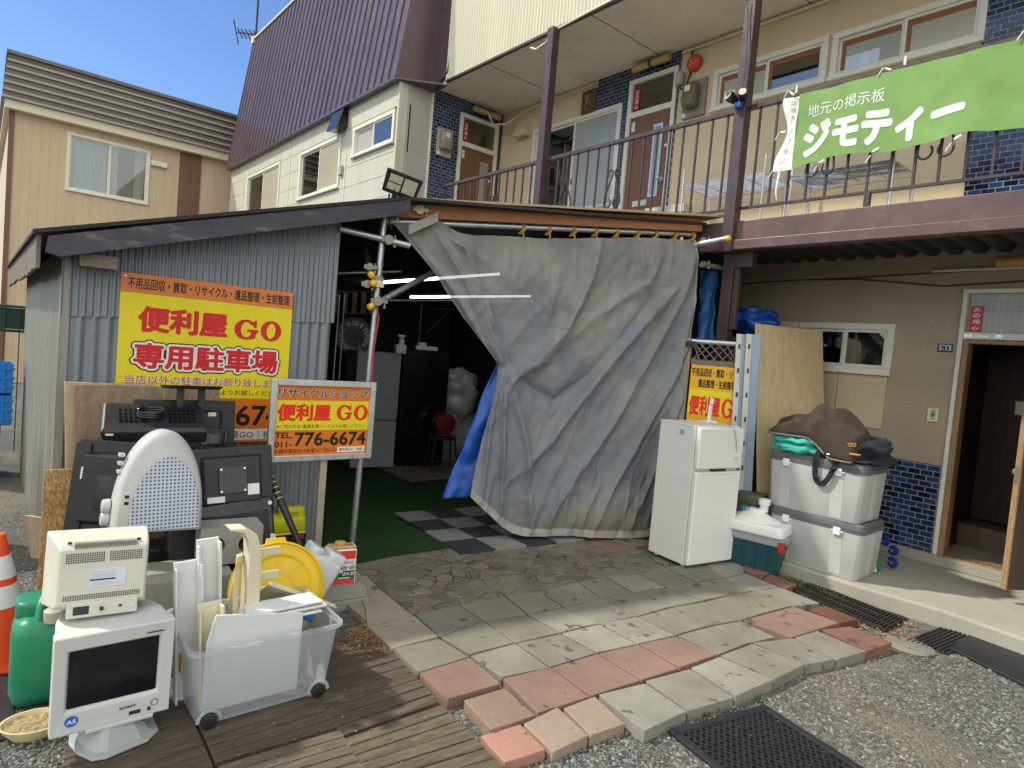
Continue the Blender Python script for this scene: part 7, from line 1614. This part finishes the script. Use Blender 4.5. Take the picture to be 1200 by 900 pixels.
sb_ = thing('siren', 'small grey cylinder siren with a cable beside the alarm bell', 'siren', TF @ Vector((-4.83, -.05, 4.95))); MB(TF).lathe([(.04, 4.86), (.048, 4.88), (.048, 5.0), (.03, 5.02)], 16, (-4.83, -.06, 0)).build('body', 'foam_grey', sb_, smooth=40); MB(TF).tube([(-4.83, -.06, 4.87), (-4.79, -.07, 4.80), (-4.74, -.05, 4.82), (-4.72, -.02, 4.98), (-4.72, -.02, 5.28)], .010, 6).build('cable', 'room_dark', sb_, smooth=60)
pq = thing('wall_plaque', 'dark wooden plaque with a pale relief beside the blue tiles', 'plaque', TF @ Vector((-6.33, 0, 5.03))); MB(TF).box(-6.47, -6.20, -.03, -.001, 4.88, 5.20).build('panel', M('plaque_wood', (.10, .052, .025, 1), .5, .2, 8), pq, bevel=.004)
mb = MB(TF); mb.box(-6.40, -6.30, -.045, -.031, 5.10, 5.13); mb.box(-6.38, -6.33, -.045, -.031, 5.02, 5.10); mb.tube([(-6.33+.05*math.cos(a), -.04, 4.98+.05*math.sin(a)) for a in [k*.45 for k in range(12)]], .009, 6); mb.box(-6.36, -6.26, -.045, -.031, 5.045, 5.06); mb.build('relief', 'frame_wood', pq)
vh = PY(616, 150, W); mb = MB(TF); mb.loft([[(vh.x-.15, 0, vh.z-.14), (vh.x+.15, 0, vh.z-.14), (vh.x+.15, 0, vh.z+.14), (vh.x-.15, 0, vh.z+.14)], [(vh.x-.13, -.16, vh.z-.16), (vh.x+.13, -.16, vh.z-.16), (vh.x+.12, -.03, vh.z+.12), (vh.x-.12, -.03, vh.z+.12)]]); tag(mb.build('vent_hood', 'plaster', bevel=.006), 'beige vent hood on the balcony wall near the inner corner', 'vent hood')
v2 = PY(403, 141, WY); mb = MB(TWG); mb.loft([[(v2.x-.22, -.02, v2.z-.17), (v2.x+.22, -.02, v2.z-.17), (v2.x+.22, -.02, v2.z+.17), (v2.x-.22, -.02, v2.z+.17)], [(v2.x-.21, -.20, v2.z-.20), (v2.x+.21, -.20, v2.z-.20), (v2.x+.20, -.10, v2.z+.15), (v2.x-.20, -.10, v2.z+.15)]]); tag(mb.build('vent_hood', 'gloss_black', bevel=.01), 'black vent hood on the cream siding under the brown roof', 'vent hood')
mb = MB(TWG); p = PY(401.5, 200, WY); mb.box(p.x-.05, p.x+.05, -.06, -.01, p.z-.08, p.z+.07); tag(mb.build('junction_box', 'foam_grey', bevel=.006), 'small grey junction box beside a siding window', 'junction box')
# number plate, intercom, cables
npl = thing('house_number', 'small dark blue house number plate on the lower wall', 'number plate', TF @ Vector((-1.85, 0, 1.94))); MB(TF).box(-1.90, -1.785, -.006, -.001, 1.905, 1.975).build('plate', M('plate_blue', (.012, .025, .075, 1), .35, .05), npl, bevel=.002)
mb = MB(TF); mb.text('3-13', -1.888, 1.917, .09, .035, -.0066, .02, 0); mb.box(-1.885, -1.80, -.0066, -.0061, 1.958, 1.965); mb.build('lettering', 'white_plastic', npl, norm=False)
ic = thing('doorbell', 'cream doorbell with a green button panel beside the entrance', 'doorbell', TF @ Vector((-1.87, 0, 1.36))); MB(TF).box(-1.912, -1.83, -.022, -.001, 1.31, 1.425).build('case', 'cream_trim', ic, bevel=.004); mb = MB(TF); mb.box(-1.885, -1.85, -.026, -.0225, 1.33, 1.41); mb.build('button_panel', M('bell_green', (.22, .42, .14, 1), .5), ic, bevel=.002); MB(TF).box(-1.88, -1.855, -.029, -.0265, 1.36, 1.38).build('button', 'meter_olive', ic)
mb = MB(TF); mb.tube([(-4.2, -.012, 2.51), (-3.2, -.012, 2.55), (-2.6, -.014, 2.54), (-1.9, -.012, 2.46), (-1.3, -.014, 2.49), (0, -.012, 2.62)], .007, 6); mb.tube([(-3.0, -.010, 2.545), (-1.6, -.010, 2.585), (.5, -.010, 2.60)], .006, 6)
tag(mb.build('wall_cable', M('cable_dark', (.05, .042, .035, 1), .6), smooth=60), 'dark cables drooping along the lower wall under the balcony', 'cable')
mb = MB(TF); mb.tube([(-2.0, -.02, 2.588), (.5, -.02, 2.61)], .012, 8); tag(mb.build('conduit', 'curtain_white', smooth=60), 'pale conduit on the lower wall above the entrance', 'conduit')
mb = MB(TF); zc_ = 5.255; mb.tube([(-7.98, -.5, 5.14), (-8.02, -.35, 5.0), (-7.9, -.2, 5.03), (-7.75, -.03, 5.2), (-7.4, -.02, zc_), (-6.3, -.02, zc_), ], .014, 8); mb.tube([(-6.3, -.02, zc_), (-6.19, -.02, zc_)], .014, 8); mb.tube([(-4.86, -.02, zc_), (-3.0, -.02, zc_+.01), (.5, -.02, zc_+.01)], .016, 8)
tag(mb.build('conduit', 'cream_trim', smooth=60), 'cream conduit running under the balcony ceiling', 'conduit')
ef_ = [PY(x, y, 4.93) for x, y in ((622, 56), (628, 58), (640, 50), (645, 41), (655, 33), (690, 14), (725, -4))]
tag(MB().tube(ef_, .012, 8).build('conduit', 'cream_trim', smooth=60), 'loose cream cable along the eave edge above the balcony', 'cable')
# solar flood lamp on the shed corner
base = PX(462, 232, -4.33); sfl = thing('flood_light', 'large black solar flood lamp tilted on a bracket at the shed roof corner', 'flood lamp', base)
hc_ = PX(471, 217, -4.22)
fx_ = (r2*.92+u2*.18+fw*-.02).normalized()
Tq = fr(hc_, 62, -58, 0) @ Matrix.Rotation(math.radians(14), 4, 'Z')
ww, hh_ = .27, .17
MB(Tq).loft([[(-ww/2, -hh_/2, -.012), (ww/2, -hh_/2, -.012), (ww/2*.92, hh_/2, -.012), (-ww/2*.92, hh_/2, -.012)], [(-ww/2, -hh_/2, .012), (ww/2, -hh_/2, .012), (ww/2*.92, hh_/2, .012), (-ww/2*.92, hh_/2, .012)]]).build('case', 'black_plastic', sfl, bevel=.006)
M('led_panel', (.48, .46, .36, 1), .3, .15, 40, .3, 90)
for x0, x1, y0, y1 in ((-.10, -.005, -.06, -.004), (-.10, -.005, .004, .055), (.008, .105, -.06, .05)): MB(Tq).box(x0, x1, y0, y1, -.0155, -.0125).build('led_panel', 'led_panel', sfl, bevel=.002)
MB(Tq).box(-ww/2*.9, ww/2*.9, -hh_/2*.9, hh_/2*.9, .0125, .016).build('solar_panel', M('solar_blue', (.008, .012, .035, 1), .12, .1), sfl)
mb = MB(); q0 = PX(459, 240, -4.30); q1 = hc_+Vector((-.03, -.03, -.02)); mb.bar(q0, q1, .03, .02); mb.bar(q0+Vector((0, -.03, -.03)), q0.lerp(q1, .6)+Vector((0, -.04, 0)), .012, .012); mb.lathe([(.03, -.02), (.03, .02)], 10, q0); mb.build('bracket', 'black_plastic', sfl)
mb = MB(); mb.tube([q0, q0+Vector((.01, -.03, -.06)), q0+Vector((.0, -.01, -.12)), q0+Vector((-.01, .02, -.18))], .006, 5); mb.build('cable', 'black_plastic', sfl)
# twin spot lamp and small solar panel on the tall brown post
xp = -3.13
tl = thing('spot_lamp', 'twin headed solar spot lamp clamped to the tall brown post', 'spot lamp', (xp, 4.84, 3.85))
for s in (-1, 1):
    c = Vector((xp+s*.055, 4.80, 3.88)); Th = fr(c, s*20, -18); MB(Th).disc_y([(.02, .06), (.036, .04), (.040, -.03), (.036, -.035)], 18).build('lamp_head', 'black_plastic', tl, smooth=40); MB(Th).disc_y([(.032, -.040), (.032, -.034)], 18).build('lens', 'led_panel', tl)
MB().box(xp-.08, xp-.03, 4.76, 4.82, 3.845, 3.92).build('sensor', 'black_plastic', tl, bevel=.006); MB().box(xp-.02, xp+.03, 4.80, 4.85, 3.79, 3.835).build('bracket', M('brk_blue', (.02, .10, .40, 1), .4), tl, bevel=.004)
mb = MB(); mb.tube([(xp+.02, 4.84, 3.8), (xp+.03, 4.83, 4.2), (xp-.0, 4.84, 4.55), (xp-.02, 4.82, 4.7)], .004, 5); mb.build('cable', 'cable_dark', tl)
Ts = fr((xp-.02, 4.80, 4.78), -12, 35); spn = thing('solar_panel', 'small blue solar panel tied to the tall brown post', 'solar panel', Ts.translation); MB(Ts).box(-.07, .06, -.012, 0, -.05, .06).build('panel', 'solar_blue', spn, bevel=.003); MB(Ts).box(-.075, .065, -.004, .008, -.055, .065).build('frame', 'black_plastic', spn, bevel=.003); MB().tube([(xp-.06, 4.85, 4.83), (xp+.06, 4.85, 4.85), (xp+.08, 4.87, 4.81)], .006, 5).build('tie', 'alu', spn)
p = PY(848, 3, 5.5); mb = MB(fr((p.x, 5.5, 5.296), 10)); mb.box(-.07, .07, -.05, .06, -.05, -.01); mb.box(-.02, .02, -.01, .02, -.01, .0); tag(mb.build('ceiling_light', 'black_plastic', bevel=.006), 'small black lamp under the balcony ceiling near the top edge', 'lamp')
bb = PY(1094, 279, 5.3); mb = MB(); blob(mb, (bb.x, 5.3, 2.70), .05, .04, .018, 5, .2, 14, 10); tag(mb.build('ceiling_light', 'white_plastic', smooth=180), 'small white lamp blob under the balcony floor sheet', 'lamp')
# ---------------------------------------------------------------- wire shelves on the balcony
sh = thing('wire_shelf', 'chrome wire shelf standing on the balcony behind the railing', 'wire shelf', (-3.0, 5.8, 2.86), 'wire shelves on the balcony')
def wire_shelf(r, x0, x1, y0, y1, z, zt):
    for x in (x0, x1):
        for y in (y0, y1): MB().tube([(x, y, 2.862), (x, y, zt)], .013, 8).build('post', 'alu', r, smooth=60)
    mb = MB()
    for k in range(22): y = y0+(y1-y0)*k/21; mb.bar((x0, y, z), (x1, y, z), .005, .005)
    for k in range(5): x = x0+(x1-x0)*k/4; mb.bar((x, y0, z-.006), (x, y1, z-.006), .006, .006)
    for y in (y0, y1): mb.bar((x0, y, z-.03), (x1, y, z-.03), .006, .006)
    for k in range(30): x = x0+(x1-x0)*k/29; mb.bar((x, y0, z), (x+.02, y0, z-.03), .004, .004)
    mb.build('shelf', 'galv', r)
wire_shelf(sh, -4.15, -3.25, 5.55, 6.05, 3.45, 3.62); sh['label'] = 'chrome wire shelf on the balcony left of the tall brown post'
s2_ = thing('wire_shelf', 'chrome wire shelf on the balcony below the green banner', 'wire shelf', (-2.6, 5.3, 2.86), 'wire shelves on the balcony'); wire_shelf(s2_, -2.75, -1.95, 5.05, 5.45, 3.22, 3.95)
mb = MB(TF @ Matrix.Translation((-4.62, -.25, 2.87))); mb.box(-.27, .27, 0, .02, 0, .50); mb.box(-.27, .27, -.14, 0, .42, .50); tag(mb.build('wire_rack', M('pale_mesh', (.45, .44, .40, 1), .7, .2, 20)), 'pale rack panel leaning by the balcony door', 'panel')
# ---------------------------------------------------------------- green banner on the railing
M('banner_green', (0.18, 0.315, 0.09, 1), .75, .07, 4, .08, 60, dirt=.06, dcol=(.3, .45, .2, 1)); M('banner_white', (.74, .73, .73, 1), .75, .04, 4, .08, 60); M('banner_grey', (.30, .30, .28, 1), .7)
bn = thing('banner', 'lime green cloth banner with white lettering tied along the balcony railing', 'banner', (-2, 4.9, 3.24)); bx0, bx1, bz0, bz1 = -2.63, -.55, 3.245, 3.80
TB = fr((0, 4.890, 0))
def bw(x, z):   # cloth waviness shared by the cloth and what is printed on it
    k = (bz1-z)/(bz1-bz0); return -.012-.010*math.sin(x*9+2)-.014*k*math.sin(x*5.3+1+z*3)-.006*math.sin(x*23+z*9)-.004*mnoise.noise((x*6, z*6, 1))
def bz(x, z):
    k = (bz1-z)/(bz1-bz0); return z+k*(.022*math.sin(x*7.5)+.016*mnoise.noise((x*4, 0, 2)))-.012*(1-k)*abs(math.sin((x-bx0)*4.0))
cloth = lambda x, z, o=0: Vector((x, bw(x, z)-o, bz(x, z)))
MB(TB).grid(lambda u, v: cloth(bx0+(bx1-bx0)*u, bz0+(bz1-bz0)*v), 160, 40).build('cloth', 'banner_green', bn, smooth=180, norm=False)
def wst(u, v):
    x = bx0-.085*(1-u)-.03*math.sin(v*7+1)*(1-u)-(.03*(1-v))*(1-u); return cloth(x, bz0-.01+(bz1-bz0+.0)*v-.0*(1-u))+Vector((0, -.01*math.sin(u*3+v*8), 0))
MB(TB).grid(wst, 8, 40).build('white_edge', 'banner_white', bn, smooth=180, norm=False)
def printed(mb, m): 
    return mb
pm = MB(); pm.text('地元の掲示板', -2.55, 3.60, .56, .098, 0, .008, 0)
hx_, hz_ = -2.56, 3.275; 
pm2 = MB(); 
pm.text('ジモティー', -2.565, 3.285, 1.08, .275, 0, .058, 0)
mb = MB(TB)
def subdivided(src):
    me = bpy.data.meshes.new('t'); me.from_pydata(src.v, [], src.f); bm = bmesh.new(); bm.from_mesh(me); bmesh.ops.triangulate(bm, faces=bm.faces[:])
    for it in range(5):
        es = [e for e in bm.edges if e.calc_length() > .035]
        if not es: break
        bmesh.ops.subdivide_edges(bm, edges=es, cuts=1); bmesh.ops.triangulate(bm, faces=bm.faces[:])
    bm.verts.index_update(); out = ([tuple(v.co) for v in bm.verts], [tuple(v.index for v in f.verts) for f in bm.faces]); bm.free(); bpy.data.meshes.remove(me); return out
vs, fs = subdivided(pm); mb.add([cloth(p[0], p[2], .0022-p[1]*2) for p in vs], fs, 0)
pv = MB()
for i, ch in enumerate('代示元'[:0]+'店幌札'): pv.text(ch, -2.685, 3.72-(2-i)*.0-.055*i*0-.055*(i), .042, .042, 0, .0, 1)
for i, ch in enumerate('店幌札'): pass
for i, ch in enumerate(['ジ', 'モ', 'テ', 'ィ']): pv.text(ch, -2.715+.006*i, 3.29+.075*i, .038, .038, 0, .0, 1)
pv.text('l', -2.69, 3.575, .004, .045, 0, 0, 1)
vs, fs = subdivided(pv); o = 0
mb.add([wst(min(1, max(0, 1-(bx0-p[0])/.115)), (p[2]-bz0+.01)/(bz1-bz0))+Vector((0, -.0035, 0)) for p in vs], fs, 1)
mb.build('lettering', ['banner_white', 'banner_grey'], bn, norm=False)
for x, z, dz in ((-2.70, 3.80, .05), (-2.74, 3.52, .0), (-2.76, 3.25, -.02), (-2.40, 3.24, -.03), (-2.02, 3.26, -.04), (-1.52, 3.25, -.04), (-2.0, 3.80, .03), (-1.2, 3.80, .03)):
    mb = MB(TB); mb.tube([(x+.03, -.015, z), (x, -.03, z+dz*.5), (x-.02, .02, z+dz)], [.012, .008, .005], 6); mb.tube([(x-.02, -.02, z+dz), (x-.05, -.02, z+dz-.05)], .005, 5); mb.build('tie', 'banner_white', bn)
MB(TB).tube([(-2.72, -.02, 3.24), (-2.73, -.03, 3.05), (-2.72, -.02, 2.98)], [.014, .008, .004], 6).build('tie', 'banner_white', bn)
# television aerial on the far roof corner
p = PY(297, 48, 4.9); an = thing('tv_antenna', 'thin television aerial mast on the far corner of the brown roof', 'aerial', (p.x, 4.95, 8.4)); b_ = Vector((p.x, 4.95, 8.35)); MB().tube([b_, b_+Vector((0, 0, 2.6))], .025, 6).build('mast', 'room_dark', an)
mb = MB(); c = b_+Vector((0, 0, .32)); mb.bar(c+Vector((-.8, -.24, .26)), c+Vector((.2, .06, -.02)), .03, .03)
for k in range(6): e = c+Vector((-.8+k*.16, -.24+k*.048, .26-k*.05)); hk = .26 if k == 0 else .09; mb.bar(e+Vector((-.03, .08, -hk)), e+Vector((.03, -.08, hk)), .02, .02)
mb.build('elements', 'room_dark', an)
